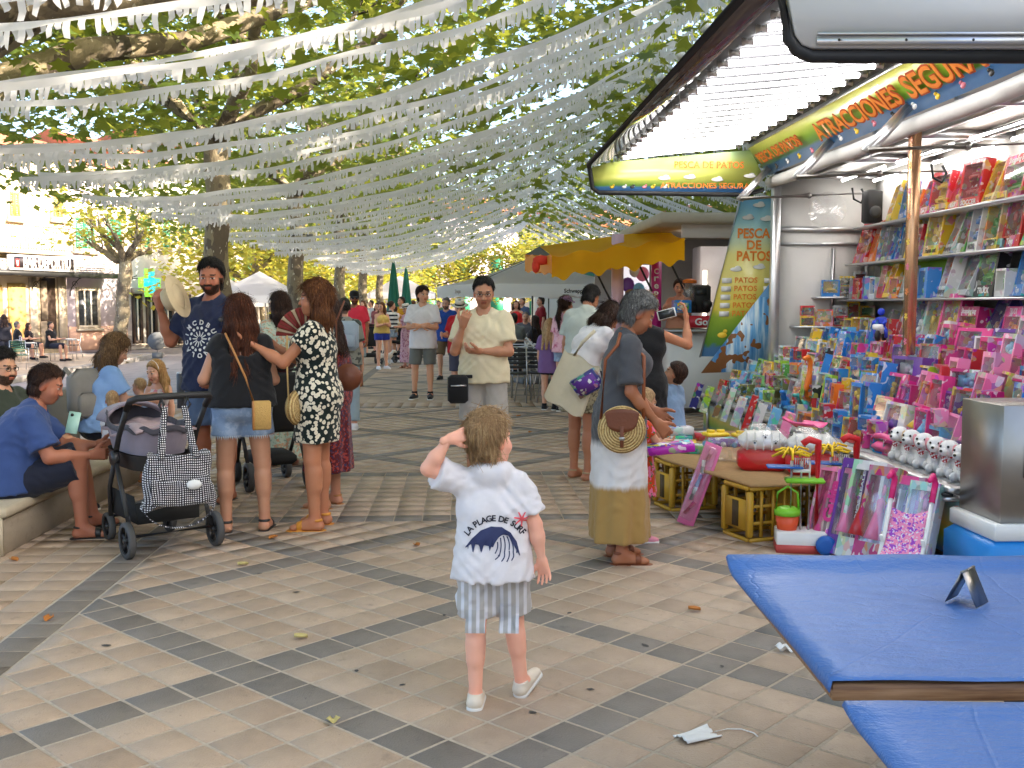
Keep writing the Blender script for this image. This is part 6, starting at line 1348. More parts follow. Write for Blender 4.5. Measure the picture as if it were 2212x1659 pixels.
# ---------------------------------------------------------------- pushchair with carrycot and the gingham bag
SF=M('black_frame',(.02,.02,.022),.38); LEA=M('black_leatherette',(.018,.018,.02),.55,bmp=.3,bs=200); MAU=fabric('mauve_grey_cloth',hx('8d8490')); GRY=fabric('dark_grey_cloth',hx('4a4850')); TYR=M('grey_tyre',(.07,.07,.07),.7)
def wheel(root,x,y,r,w=.04):
    b=MB(); b.lathe([(r*.74,-w/2),(r*.95,-w/2),(r,-w*.3),(r,w*.3),(r*.95,w/2),(r*.74,w/2),(r*.74,-w/2)],(x,y,r),28,mat=Matrix.Rotation(R(90),4,'Y'),cap=False); wh=b.build('wheel',TYR,root,True)
    b=MB(); b.lathe([(r*.16,-w*.6),(r*.16,w*.6)],(x,y,r),12,mat=Matrix.Rotation(R(90),4,'Y'))
    for k in range(5): a=k*1.2566+.3; b.box((x,y+r*.42*math.cos(a),r+r*.42*math.sin(a)),(w*.5,r*.16,r*.7),mat=Matrix.Rotation(a-R(90),4,'X'))
    b.lathe([(r*.68,-w*.35),(r*.76,-w*.35),(r*.76,w*.35),(r*.68,w*.35),(r*.68,-w*.35)],(x,y,r),24,mat=Matrix.Rotation(R(90),4,'Y'),cap=False); o=b.build('rim',SF,root); o.parent=wh
pr=empty('pushchair',(-1.96,6.6,0),R(35.6),'grey mauve carrycot pushchair with black frame and leather handle','pushchair')
for sx in(-1,1):
    wheel(pr,sx*.275,-.30,.112); wheel(pr,sx*.20,.30,.09)
    b=MB(); b.tube([(sx*.25,-.30,.13),(sx*.25,-.17,.36),(sx*.245,-.02,.58)],.015,10); b.tube([(sx*.19,.28,.13),(sx*.21,.22,.2),(sx*.24,.12,.38),(sx*.245,-.02,.58)],.015,10); b.build('frame_leg',SF,pr,True)
    b=MB(); b.tube([(sx*.245,.0,.55),(sx*.245,-.10,.72),(sx*.245,-.26,.90)],.017,10); b.build('push_bar',SF,pr,True)
    b=MB(); b.lathe([(.045,-.02),(.045,.02)],(sx*.25,-.02,.58),16,mat=Matrix.Rotation(R(90),4,'Y')); b.build('hinge',SF,pr)
b=MB(); b.tube([(-.245,-.26,.90),(-.245,-.33,.955),(-.22,-.38,.975),(-.1,-.40,.98),(.1,-.40,.98),(.22,-.38,.975),(.245,-.33,.955),(.245,-.26,.90)],.021,12); b.build('handle',LEA,pr,True)
b=MB(); b.tube([(-.26,-.30,.13),(.26,-.30,.13)],.012,8); b.tube([(-.2,.27,.16),(.2,.27,.16)],.012,8); b.build('axle',SF,pr,True)
def cot(u,v,top=.80,bot=.50,grow=0.):
    a=2*math.pi*u; n=3.2; c,s=math.cos(a),math.sin(a); x=abs(c)**(2/n)*(1 if c>=0 else -1); y=abs(s)**(2/n)*(1 if s>=0 else -1); k=.86+.14*v+grow
    return (x*.20*k,.10+y*.385*k,bot+(top-bot)*v)
for nm,z0,z1,mt,gr in(('cot_shell',.60,.76,MAU,0),('cot_base',.50,.602,M('black_plastic',(.02,.02,.02),.5),-.02)):
    b=MB(); b.grid(lambda u,v:cot(u,v,z1,z0,gr),48,6); n_=len(b.v); b.add([cot(i/48,0,z1,z0,gr) for i in range(48)],[tuple(range(47,-1,-1))]); o=b.build(nm,mt,pr,True)
b=MB(); b.grid(lambda u,v:(lambda p:(p[0]*(1.03-.10*v),.10+(p[1]-.10)*(1.03-.08*v),.745+.10*math.sin(math.pi*min(1,v*1.1))*(1 if p[1]>.28 else .35)+.012*math.sin(u*60)))(cot(u,1)),64,8); solidify(b.build('cot_rim',GRY,pr,True),.01)
b=MB(); b.grid(lambda u,v:(-.19+.38*u,-.25+.70*v,.755+.03*math.sin(5*v+3*u)+.02*math.sin(13*u)*math.sin(9*v)-(.05 if .3<v<.7 else 0)),16,22); solidify(b.build('blanket',fabric('pink_blanket',hx('b09a9c')),pr,True),.015)
hd=[]
for k in range(7):
    pass
b=MB(); b.grid(lambda u,v:(lambda a,t:(-.205*math.cos(a),.30+.205*math.cos(t)*math.sin(a)*.0+.19*v,.77+.13*math.sin(a)*(1-.15*v)+.008*math.sin(v*25)))(math.pi*u,0),20,8); solidify(b.build('folded_hood',MAU,pr,True),.018)
b=MB(); b.grid(lambda u,v:(-.19+.38*u,-.24+.5*v,.20-.05*math.sin(math.pi*v)*math.sin(math.pi*u)),10,10); 
for sx in(-1,1): b.quad((sx*.19,-.26,.19),(sx*.19,.28,.19),(sx*.2,.24,.36),(sx*.2,-.22,.36))
b.quad((-.19,-.26,.19),(.19,-.26,.19),(.2,-.24,.32),(-.2,-.24,.32)); solidify(b.build('basket',M('black_mesh',(.012,.012,.012),.85),pr,False),.006)
b=MB(); b.ball((-.03,.0,.235),(.14,.17,.05),12); b.build('basket_contents',fabric('grey_cloth',hx('6a686c')),pr,True)
bp=pr.matrix_world if 0 else None
bag=empty('changing_bag',(pr.location.x+.07,pr.location.y+.03,0),R(35.6-12),'black and white gingham changing bag hanging from the pushchair handle','bag'); GING=fabric('gingham_cloth',(.015,.015,.025),(.78,.77,.8),'gingham',78)
def bagf(u,v):
    a=2*math.pi*u; n=2.6; c,s=math.cos(a),math.sin(a); x=abs(c)**(2/n)*(1 if c>=0 else -1); y=abs(s)**(2/n)*(1 if s>=0 else -1)
    W=.215*(1-.16*v)+.012*math.sin(9*v+3*a); D=.095*(1.05-.55*v*v); return (x*W,-.50+y*D+.008*math.sin(7*v+5*a),.34+.31*v-.03*(1-abs(x))*v+.012*math.sin(3*a)-.025*math.cos(2*a)*(1-v))
b=MB(); b.grid(bagf,56,14); b.add([bagf(i/56,0) for i in range(56)],[tuple(range(55,-1,-1))]); b.add([bagf(i/56,1) for i in range(56)],[tuple(range(56))]); b.build('bag_body',GING,bag,True)
b=MB(); b.grid(lambda u,v:(-.17+.34*u,-.606-.012*math.sin(math.pi*u)+.006*math.sin(20*u),.36+.15*v-.015*math.sin(math.pi*u)),20,6); solidify(b.build('pocket',GING,bag,True),.006)
for sx in(-1,1):
    for sy in(-.56,-.46): b=MB(); b.grid(lambda u,v:(sx*(.10-.045*v)+(u-.5)*.035,sy+(-.42-sy)*v,.62+.30*v),3,8); solidify(b.build('strap',GING,bag,True),.004)
b=MB(); b.grid(lambda u,v:(lambda t:(.21*math.cos(t),-.52+(u-.5)*.03,.36-.16*math.sin(t)))(math.pi*v),2,20); solidify(b.build('long_strap',GING,bag,True),.004)
b=MB(); b.ball((.07,-.63,.47),(.045,.02,.03),10); b.build('tissue_pack',TIS,bag,True)
for sx in(-1,1): b=MB(); b.tube([(sx*.075,-.42,.97),(sx*.09,-.43,.93),(sx*.075,-.42,.90),(sx*.06,-.41,.93),(sx*.075,-.42,.97)],.008,6); b.build('hook',SF,bag,True)
# second pushchairs further off
def small_pram(loc,rz,label,hood):
    r=empty('pushchair',loc,rz,label,'pushchair')
    for sx in(-1,1):
        wheel(r,sx*.25,-.28,.12,.05); wheel(r,sx*.22,.3,.1,.05); b=MB(); b.tube([(sx*.24,-.28,.12),(sx*.24,.0,.5),(sx*.24,-.35,1.0)],.016,8); b.tube([(sx*.22,.3,.1),(sx*.24,.0,.5)],.016,8); b.build('frame_tube',SF,r,True)
    b=MB(); b.tube([(-.24,-.35,1.0),(.24,-.35,1.0)],.02,8); b.build('handle',LEA,r,True); b=MB(); b.box((0,.02,.55),(.40,.44,.08),bev=.03); b.box((0,-.2,.72),(.40,.08,.5),bev=.03); b.build('seat',M('black_cloth',(.015,.015,.016),.9),r)
    b=MB(); b.grid(lambda u,v:(-.22+.44*u,-.24+.42*math.sin(v*1.5),.78+.28*math.cos(v*1.5)),10,10); solidify(b.build('hood',hood,r,True),.012); b=MB(); b.box((0,.0,.24),(.36,.4,.1),bev=.03); b.build('basket',M('black_mesh',(.012,.012,.012),.85),r)
small_pram(G(798,787),R(15),'far black pushchair with pink striped hood beside the woman in yellow',fabric('striped_hood',hx('a06a78'),hx('4a4048'),'stripes',16,col3=(1,1,1))); small_pram(G(852,782),R(150),'far black and beige pushchair in front of the woman with a sun hat',fabric('beige_hood',hx('a8987c')))
small_pram((-1.62,8.75,0),R(25),'black pushchair with red tray behind the woman in the spotted dress',fabric('grey_hood',hx('55585c'))); b=MB(); b.box((-1.62,8.8,.86),(.5,.18,.03),bev=.01); tag(b.build('pram_tray',REDP,rz=0),'red plastic tray clipped on the pushchair behind the spotted dress','tray')
# ---------------------------------------------------------------- terrace: parasols, tables, chairs
def thin(name,c,tr=.65):
    m,nt,b=newmat(name); co=coords(nt); n=noise(nt,co,6,4); nt.links.new(mixc(nt,n,sh(c,.9),sh(c,1.06)),b.inputs['Base Color']); b.inputs['Roughness'].default_value=.7; bump(nt,b,n,.6,.03)
    t=_node(nt,'ShaderNodeBsdfTranslucent'); t.inputs[0].default_value=c4(c); mx=_node(nt,'ShaderNodeMixShader'); mx.inputs[0].default_value=tr; nt.links.new(b.outputs[0],mx.inputs[1]); nt.links.new(t.outputs[0],mx.inputs[2]); nt.links.new(mx.outputs[0],nt.nodes['Material Output'].inputs[0]); MATS[name]=m; return m
WCL=thin('white_canvas_parasol',(.96,.96,.97),.8); GCL=M('green_canvas',hx('1f6a58'),.8)
def parasol(loc,w_,zt,label,cloth,val=.22,txt=None,h=.55,rz=0.):
    r=empty('parasol',loc,rz,label,'parasol','open parasols on the terrace'); b=MB(); b.tube([(0,0,0),(0,0,zt)],.03,10); b.build('pole',SF if cloth is WCL else GM,r); b=MB(); b.box((0,0,.05),(.6,.6,.1),bev=.02); b.build('foot',GM,r)
    H=w_/2
    for k in range(4):
        a=Matrix.Rotation(k*math.pi/2,4,'Z'); b=MB(); b.grid(lambda u,v:a@Vector((H*(1-v)*(2*u-1)*1.0+0,-H*(1-v),zt-h*(1-v)+(-.07*math.sin(math.pi*v)+.0)-.0)),8,8); o=b.build('canopy_panel',cloth,r,True)
        b=MB(); b.grid(lambda u,v:a@Vector((H*(2*u-1),-H-.0+.01*math.sin(u*30),zt-h-val*v+.02*math.sin(u*25)*v)),14,2); o=b.build('valance',cloth,r,True)
        b=MB(); b.tube([a@Vector((H,-H,zt-h+.02)),a@Vector((0,0,zt-.02))],.012,5); b.build('rib',GM,r)
        if txt:
            me=textmesh(txt,.10,.003); o=bpy.data.objects.new('lettering',me); me.materials.append(SF); link(o,r); o.matrix_local=a@Matrix.Translation((.2*H,-H-.025,zt-h-val*.55))@Matrix.Rotation(R(90),4,'X')
    return r
parasol(G(1145,850),3.0,2.62,'white square parasol with drinks lettering over the metal tables',WCL,txt='Schweppes',rz=R(12)) if 0 else None
def at_ground(u,y): p=AY(u,700,y); return (p.x,p.y,0)
parasol(at_ground(1150,20.0),3.1,2.45,'nearer white square parasol with drinks lettering on its valance',WCL,txt='Schweppes',rz=R(14)); parasol(at_ground(1185,25.5),3.1,2.5,'farther white square parasol behind the lettered one',WCL,rz=R(20),txt='Schweppes')
parasol(at_ground(1310,21.0),2.4,2.55,'green parasol behind the yellow awning, nearer one',GCL); parasol(at_ground(1330,26),3.2,2.5,'green parasol behind the yellow awning, farther one',GCL)
def shut_parasol(loc,label):
    r=empty('folded_parasol',loc,0,label,'parasol','folded green parasols'); b=MB(); b.tube([(0,0,0),(0,0,2.75)],.03,8); b.build('pole',GM,r); b=MB(); b.grid(lambda u,v:(lambda a,R_:(R_*math.cos(a),R_*math.sin(a),2.72-1.75*v))(2*math.pi*u,(.03+.17*v**.8)*(1+.18*math.sin(2*math.pi*u*8))),48,10); b.build('folded_canopy',GCL,r,True); b=MB(); b.lathe([(.2,1.35),(.2,1.42)],n=16,cap=False); b.build('tie',GCL,r)
shut_parasol(at_ground(851,29),'taller folded dark green parasol among the far crowd'); shut_parasol(at_ground(878,34),'smaller folded dark green parasol further down the promenade')
def chair(loc,rz,label,back):
    r=empty('chair',loc,rz,label,'chair','metal terrace chairs')
    for sx in(-1,1):
        b=MB(); b.tube([(sx*.23,-.24,0),(sx*.23,-.22,.44),(sx*.24,-.2,.64),(sx*.24,.12,.64),(sx*.22,.22,.62)],.013,6); b.build('leg',ALU,r,True); b=MB(); b.tube([(sx*.22,.30,0),(sx*.22,.2,.44),(sx*.21,.26,.86)],.013,6); b.build('leg',ALU,r,True)
    b=MB(); b.box((0,-.02,.45),(.42,.42,.025),bev=.01); b.build('seat',back,r)
    for k in range(5): b=MB(); b.box((0,.215+.008*k,.56+k*.065),(.41,.014,.05),bev=.005); b.build('back_slat',back,r)
    b=MB(); b.tube([(-.21,.26,.86),(0,.27,.88),(.21,.26,.86)],.013,6); b.build('top_rail',ALU,r,True)
    return r
def mtable(loc,rz,label):
    r=empty('terrace_table',loc,rz,label,'table','metal terrace tables'); b=MB(); b.box((0,0,.73),(.75,.75,.03),bev=.01); b.build('tabletop',ALU,r)
    for sx in(-1,1):
        for sy in(-1,1): b=MB(); b.tube([(sx*.34,sy*.34,.72),(sx*.36,sy*.36,0)],.018,6); b.build('leg',ALU,r,True)
BSL=M('black_slat',(.02,.02,.022),.5); GSL=M('green_slat',hx('1f4a3a'),.6)
mtable(at_ground(1122,20.6),R(5),'metal terrace table nearest the queue by the crepe stall'); mtable(at_ground(1145,17.2),R(5),'metal terrace table with empty chairs tilted against it'); mtable(at_ground(1130,24.5),R(0),'metal terrace table where the far group sits')
for k,(u,y,rz) in enumerate(((1112,16.2,170),(1160,16.3,140),(1178,17.2,100),(1176,18.0,95),(1172,18.8,100),(1170,19.6,90),(1108,19.6,180),(1105,23,-90),(1165,23.4,80),(1140,26,0))): chair(at_ground(u,y),R(rz),f'black slatted metal terrace chair, {ordn(k)} one from the front under the white parasols',BSL)
for k,(u,v,rz) in enumerate(((42,800,30),(160,772,-70),(64,782,120))): chair(G(u,v,-.38),R(rz),f'{"green" if k==0 else "dark"} bar chair on the far pavement, {ordn(k)} from the street corner',GSL if k==0 else BSL)
mtable(G(138,778,-.38),R(10),'light metal table outside the bar across the road')
# white gazebos far down
def gazebo(loc,w_,label,cl):
    r=empty('gazebo',loc,R(8),label,'gazebo','far white gazebos'); b=MB(); H=w_/2
    for k in range(4): a=Matrix.Rotation(k*math.pi/2,4,'Z'); b=MB(); b.add([a@Vector(q) for q in((-H,-H,2.1),(H,-H,2.1),(0,0,3.0))],[(0,1,2)]); b.build('roof_panel',cl,r); b=MB(); b.add([a@Vector(q) for q in((-H,-H,1.85),(H,-H,1.85),(H,-H,2.1),(-H,-H,2.1))],[(0,1,2,3)]); b.build('valance',cl,r); b=MB(); q=a@Vector((-H,-H,0)); b.tube([q,q+Vector((0,0,2.1))],.025,6); b.build('leg',GM,r)
gazebo((-7.3,38,-.25),3.2,'white market gazebo behind the third tree trunk',WCL); gazebo((-9.5,43,-.4),3.,'white market gazebo at the side street',WCL); gazebo((-3.0,52,0),3.2,'white gazebo at the far end of the promenade',WCL)
# ---------------------------------------------------------------- crepe stall with yellow awning
cs=empty('crepe_stall',(3.7,15.4,0),0,'crepe stall with wrinkled yellow awning, pink sign posts and white counter','stall'); CA=lambda b,n,m,**k:wadopt(b.build(n,m,**k),cs)
YAW_=thin('yellow_tarpaulin',hx('ffc41c')); ORI=M('orange_tarpaulin',hx('e08a1c'),.6)
p=lambda u,v,y:AY(u,v,y)
tl,tr,bl,br=p(1165,532,15.4),p(1442,494,15.4),p(1192,553,14.0),p(1480,516,14.0)
def awn(u,v):
    a=tl.lerp(tr,u); c=bl.lerp(br,u); q=a.lerp(c,v); return q+Vector((0,0,.04*math.sin(7*u+2)*math.sin(3.1*v)+.03*math.sin(u*23+v*3)*v-.05*math.sin(math.pi*v)))
b=MB(); b.grid(awn,36,14); CA(b,'awning_top',YAW_,smooth=True)
b=MB(); b.grid(lambda u,v:awn(u,1)+Vector((0,0,-.30*v+.028*math.sin(u*48)*v))+Vector((0,.02*math.sin(u*20),0)),72,4); CA(b,'front_valance',YAW_,smooth=True)
b=MB(); b.grid(lambda u,v:p(1134,548,16.4).lerp(p(1325,548,16.4),u)+Vector((0,0,-.28*v+.03*math.sin(u*28)*v)),48,3); CA(b,'rear_valance',ORI,smooth=True)
b=MB(); b.add([tl,p(1134,550,16.4),bl],[(0,1,2)]); CA(b,'awning_side',M('black_tarpaulin',(.02,.02,.02),.6)); b=MB(); b.grid(lambda u,v:bl.lerp(p(1134,552,16.4),u)+Vector((0,0,-.25*v+.02*math.sin(u*20))),16,3); CA(b,'side_valance',ORI,smooth=True)
b=MB(); q=p(1170,562,14.4); b.ball(q,(.13,.05,.07),10); b.ball(q+Vector((-.08,0,-.08)),(.06,.04,.10),10); CA(b,'red_tie',M('red_cloth',hx('d83a22'),.7),smooth=True)
for u,y in((1290,14.2),(1390,14.1),(1460,14.1)): b=MB(); b.tube([p(u-8,575,y),p(u+38,668,y+1.0)],.016,6); CA(b,'strut',SF)
b=MB(); a,c=p(1322,572,14.9),p(1346,572,14.9); b.box(((a.x+c.x)/2,14.9,1.55),(c.x-a.x,.12,2.0)); CA(b,'pink_post',M('pale_pink_panel',hx('d8b8cc'),.4))
b=MB(); a,c=p(1408,566,14.7),p(1428,566,14.7); b.box(((a.x+c.x)/2,14.7,1.65),(c.x-a.x,.1,1.6)); CA(b,'crepes_sign',M('magenta_panel',hx('b01a78'),.4)); 
for k,ch in enumerate('Crepes'): wadopt(sign_text(ch,p(1418,586+k*16.2,14.63),(1,0,0),(0,0,1),.065,.078 if k==0 else .066,WL,None,bold=.02),cs)
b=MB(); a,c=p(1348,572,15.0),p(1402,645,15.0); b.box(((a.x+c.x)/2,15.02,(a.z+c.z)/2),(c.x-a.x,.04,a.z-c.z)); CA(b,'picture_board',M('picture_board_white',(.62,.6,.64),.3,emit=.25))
for u,v,r_,c in((1356,615,.10,'purple'),(1372,585,.09,'white'),(1388,592,.10,'rose'),(1360,632,.07,'brown'),(1380,625,.09,'sky')): b=MB(); b.ball(p(u,v,14.98),(r_,.02,r_*1.1),12); CA(b,'printed_sweet',M('sweet_'+c,CL[c],.4),smooth=True)
b=MB(); b.box((4.2,15.0,2.66),(3.2,3.4,.14),bev=.02); CA(b,'roof',M('beige_roof',hx('b8ae9c'),.6)); b=MB(); b.box((4.4,13.6,2.52),(2.9,.1,.2)); CA(b,'roof_fascia',WPAN)
a=p(1480,700,14.2); b=MB(); b.box((a.x+.65,14.6,.62),(1.7,.9,1.06)); CA(b,'counter_front',WPAN); b=MB(); b.box((a.x+.65,14.5,1.17),(1.8,1.0,.05)); CA(b,'counter_top',STEEL)
b=MB(); q0,q1=p(1490,682,14.1),p(1570,708,14.1); b.box(((q0.x+q1.x)/2,14.12,(q0.z+q1.z)/2),(q1.x-q0.x,.03,q0.z-q1.z)); CA(b,'red_sign',M('red_sign',hx('c01c2c'),.4)); wadopt(sign_text('Gofres',p(1532,695,14.09),(1,0,0),(0,0,1),.40,.10,WL,None,bold=.03),cs)
b=MB(); q0=p(1515,540,15.2); b.box((q0.x+.22,15.4,1.75),(.5,.5,1.3),bev=.02); CA(b,'drinks_fridge',M('fridge_white',(.66,.62,.66),.4)); b=MB(); q=p(1522,640,14.85); b.box(q,(.05,.03,.75)); CA(b,'fridge_light',M('warm_light',(1,.9,.7),.4,emit=1.6))
b=MB(); b.box((4.0,16.7,1.4),(3.6,.08,2.4)); CA(b,'back_wall',M('stall_interior',(.35,.33,.33),.6))
for x in(3.2,3.9): b=MB(); b.tube([(x,14.6,2.55),(x+.5,14.6,2.55)],.025,8); CA(b,'tube_lamp',TUBE)
root=empty('blender',p(1489,676,14.35),0,'clear blender jar with orange lid on the crepe counter','blender'); b=MB(); b.lathe([(.08,0),(.1,.08),(.07,.16)],n=16); b.build('base',BLK,root,True); b=MB(); b.lathe([(.07,.16),(.095,.42)],n=16); b.build('jar',CLEAR,root,True); b=MB(); b.lathe([(.1,.42),(.1,.46),(.03,.48)],n=16); b.build('lid',O_,root,True)
root=empty('coffee_machine',p(1512,676,14.5),0,'black coffee machine beside the blender on the crepe counter','machine'); b=MB(); b.box((0,0,.2),(.24,.3,.4),bev=.03); b.build('body',BLK,root); b=MB(); b.box((-.02,-.16,.3),(.14,.02,.1)); b.build('screen',GLD,root); b=MB(); b.lathe([(.07,-.02),(.07,.02)],(.06,-.17,.12),16,mat=Matrix.Rotation(R(90),4,'X')); b.build('dial',SF,root)
b=MB(); b.box((0,0,.09),(.24,.2,.18),bev=.01); o=b.build('blue_carton',CART,loc=p(1472,676,14.22)); colobj(o,CL['blue']); tag(o,'blue carton in front of the blender on the crepe counter','box'); q=MB(); q.box((0,-.102,.09),(.16,.004,.1)); colobj(q.build('print_panel',INNER,o),CL['yellow'])
# far kiosk with menu board, and the closing buildings
root=empty('kiosk',(5.2,34,0),0,'far white kiosk with dark painted opening and menu board behind the parasols','kiosk'); b=MB(); b.box((0,0,1.4),(5.5,2.5,2.8)); b.build('wall',WPAN,root); b=MB(); b.box((0,-1.27,1.6),(2.4,.05,1.3)); b.build('opening',M('kiosk_painted_shade',(.10,.09,.09),.6),root); b=MB(); b.box((1.7,-1.28,1.5),(.8,.05,1.6)); b.build('menu_board',BSL,root); b=MB(); b.box((0,-1.6,2.6),(5.6,1.1,.08)); b.build('awning',M('sky_blue_cloth',hx('4a8ac8'),.7),root); b=MB(); b.box((2.2,-1.3,2.3),(.5,.04,.25)); b.build('red_panel',M('red_sign',hx('c01c2c'),.4),root)  # the opening is a solid plate with the shade inside painted on
for k,(x0,x1,h,wl,nm) in enumerate(((-34,-20,9,WHT,'white'),(-20,-7,8,CRM,'cream'),(-7,5,9.5,LAV,'lilac'),(5,18,8.5,WHT,'tall white'),(18,34,9,YEL,'ochre'))):
    r=empty('townhouse',((x0+x1)/2,88,-.3),0,f'{nm} house closing the far end of the square behind the trees','building','houses at the far end'); L=x1-x0; b=MB(); b.box((0,4,h/2),(L,8,h)); b.build('wall',wl,r); b=MB(); b.prism([(-L/2,-.4,h),(-L/2,8.4,h),(-L/2,4,h+1.8)],(0,0,0),(L,0,0)); b.build('roof',RFT,r)
    for fz in(1.,4.2):
        q=-L/2+1.5
        while q<L/2-1: b=MB(); b.box((q,-.03,fz+.9),(1.1,.1,1.9)); w=b.build('window',GRN,r); b=MB(); b.box((q,-.1,fz-.1),(1.4,.2,.1)); b.build('sill',STN,w); q+=2.9
root=empty('junction_box',(-3.36,22.85,3.05),0,'pale electrical junction box with cables strapped to the second plane tree','box'); b=MB(); b.box((0,-.1,0),(.46,.16,.34),bev=.02); b.build('cover',M('box_cream',hx('c8c0a0'),.5),root); b=MB(); b.box((.1,-.185,-.02),(.14,.006,.08)); b.build('label_plate',GM,root)
for k in range(3): b=MB(); b.tube([(-.45-.0*k,-.0,.35-.3*k),(-.3,-.22,.3-.32*k),(0,-.2,.26-.25*k)],.014,5); b.build('cable',BLK,root,True)
# ---------------------------------------------------------------- the people
wht=fabric('white_jersey',(.74,.71,.73)); blk=fabric('black_jersey',(.012,.012,.014)); denim=fabric('light_denim',hx('8ca2c0'),hx('a6b8d0'),'tiedye',14); navy=fabric('navy_cotton',hx('1f2333')); RUB=M('white_rubber',(.7,.68,.64),.6); tanl=M('tan_leather',hx('b0763c'),.55,var=.2); brnl=M('brown_leather',hx('6e3a20'),.5,var=.25,vs=12,bmp=.3); blkl=M('black_leather',(.02,.02,.02),.45)
HB=hairmat('hair_black',(.012,.010,.009),(.05,.04,.035)); HD=hairmat('hair_dark_brown',hx('2e1c14'),hx('5a3a28')); HR_=hairmat('hair_auburn',hx('43200f'),hx('7a4020')); HC=hairmat('hair_chestnut',hx('5a3218'),hx('96602e')); HG=hairmat('hair_grey',hx('5c5a58'),hx('b4b2ae')); HL=hairmat('hair_light_brown',hx('a3805a'),hx('d8b886')); HO=hairmat('hair_ombre',hx('5a4028'),hx('b08a5c')); HBl=hairmat('hair_blonde',hx('a87c4a'),hx('d8b47c')); HCu=hairmat('hair_golden_curls',hx('8a6030'),hx('caa060'))
FAR=.021; VFAR=.03
# -- the boy in front
p=P(1.13,kid=1,head=(-42,8,-4),lean=2,ra=((.42,-.10,-1),(.20,.06,-1)),la=('head',(-.062,-.195,.045),(-1,-.1,-.45),(.86,.24,.28)),rl=((.10,.30,-1),(.12,.02,-1)),ll=((-.03,-.05,-1),(.0,-.10,-1)),feet=(34,6),fpitch=(-22,0),res=.0085,hands=(((-.4,-1,0),.28,.3),((.15,1,-.1),.45,.25)))
sh_=p.top(sleeve=.78,hem=-.10,loose=.028,wr=.007,hemtilt=0.,ease=.008,big=.026)
for a,c,r in(((-.085,-.02,.005),(-.05,-.085,-.012),.036),((-.05,-.085,-.012),(.05,-.085,-.012),.040),((.05,-.085,-.012),(.085,-.02,.005),.036),((-.03,-.07,-.05),(.03,-.07,-.05),.045)): sh_.cap(p.t(a[0],a[1],p.to+a[2]),p.t(c[0],c[1],p.to+c[2]),r,sm=.045)
sh_.cap(p.t(-.12,0,-.085),p.t(.12,0,-.085),.118,sm=.01,cut=[(p.t(0,0,-.105),(0,0,-1.)),(p.t(0,0,-.07),(0,0,1.))])
sho=p.shorts(.80,.024,wr=.009,flare=.022)
striped=fabric('striped_cotton',hx('b4b0ac'),(.66,.66,.70),'stripes',34)
boy,_,bw=person('little boy in white shirt with navy wave print, scratching his head',(.12,3.84,0),-4,p,skin=hx('e8a98c'),hair=(p.hair('short',vol=.012,wave=.006,nape=-.055),HL),wear=[('shirt',sh_,wht),('shorts',sho,striped)],shoes=('shoe',M('cream_leather',hx('d8cbb8'),.5),RUB))
from mathutils.bvhtree import BVHTree
def bvh_of(o): return BVHTree.FromPolygons([v.co.copy() for v in o.data.vertices],[tuple(q.vertices) for q in o.data.polygons])
bt=bvh_of(bw['shirt'])
def stick(bt,verts,faces,name,mt,parent,origin,dirn=(0,1,0),off=.0035,xax=(1,0,0)):
    """print 2-D shapes on a garment: (x,z) about origin, cast along dirn onto the cloth"""
    out=[]; d=Vector(dirn)
    for x,z in verts:
        q=Vector(origin)+Vector(xax)*x+Vector((0,0,z))-d*.6; h=bt.ray_cast(q,d)
        out.append((h[0]-d*off) if h[0] is not None else q+d*.5)
    return link(bpy.data.objects.new(name,rawmesh(name,out,faces,True,[mt])),parent)
def fine(poly,n=3):
    """fan a polygon about its centroid with subdivided edges so that it bends with the cloth"""
    P_=[]; m=len(poly)
    for i in range(m):
        a,c=poly[i],poly[(i+1)%m]
        for k in range(n): P_.append((a[0]+(c[0]-a[0])*k/n,a[1]+(c[1]-a[1])*k/n))
    return P_
def strip(pts,w):
    V=[];F=[]
    for i,(x,z) in enumerate(pts):
        a=pts[max(0,i-1)]; c=pts[min(len(pts)-1,i+1)]; dx,dz=c[0]-a[0],c[1]-a[1]; L=math.hypot(dx,dz) or 1; ww=w(i/(len(pts)-1)) if callable(w) else w; V+=[(x-dz/L*ww,z+dx/L*ww),(x+dz/L*ww,z-dx/L*ww)]
    for i in range(len(pts)-1): F.append((2*i,2*i+1,2*i+3,2*i+2))
    return V,F
INK=M('navy_ink',hx('27305a'),.7); INKB=M('black_ink',hx('17192c'),.7); CORAL=M('coral_ink',hx('f2646e'),.7)
BO=(.012,0,.668); S_=.108    # print centre on the back, half width
# wave: body as a strip from the left tip over the crest to the right foot
cr=[(-1.02,-.34),(-.78,-.02),(-.48,.26),(-.12,.40),(.25,.38),(.55,.18),(.76,-.15),(.88,-.62)]
inn=[(-1.0,-.36),(-.84,-.24),(-.62,-.22),(-.36,-.24),(-.05,-.30),(.08,.10),(.40,.20),(.86,-.62)]
def samp(c,t):
    n=len(c)-1; f=t*n; i=min(int(f),n-1); k=f-i; return (c[i][0]+(c[i+1][0]-c[i][0])*k,c[i][1]+(c[i+1][1]-c[i][1])*k)
V=[];F=[];N_=56;K_=6
for i in range(N_+1):
    a,c=samp(cr,i/N_),samp(inn,i/N_); 
    if .06<i/N_<.52: c=(c[0],c[1]-.26*max(0,math.sin(i/N_*2*math.pi*6.0))**1.0)
    for k in range(K_+1): V.append(((a[0]+(c[0]-a[0])*k/K_)*S_,(a[1]+(c[1]-a[1])*k/K_)*S_))
for i in range(N_):
    for k in range(K_): F.append((i*(K_+1)+k,(i+1)*(K_+1)+k,(i+1)*(K_+1)+k+1,i*(K_+1)+k+1))
stick(bt,V,F,'wave_print',INK,boy,BO)
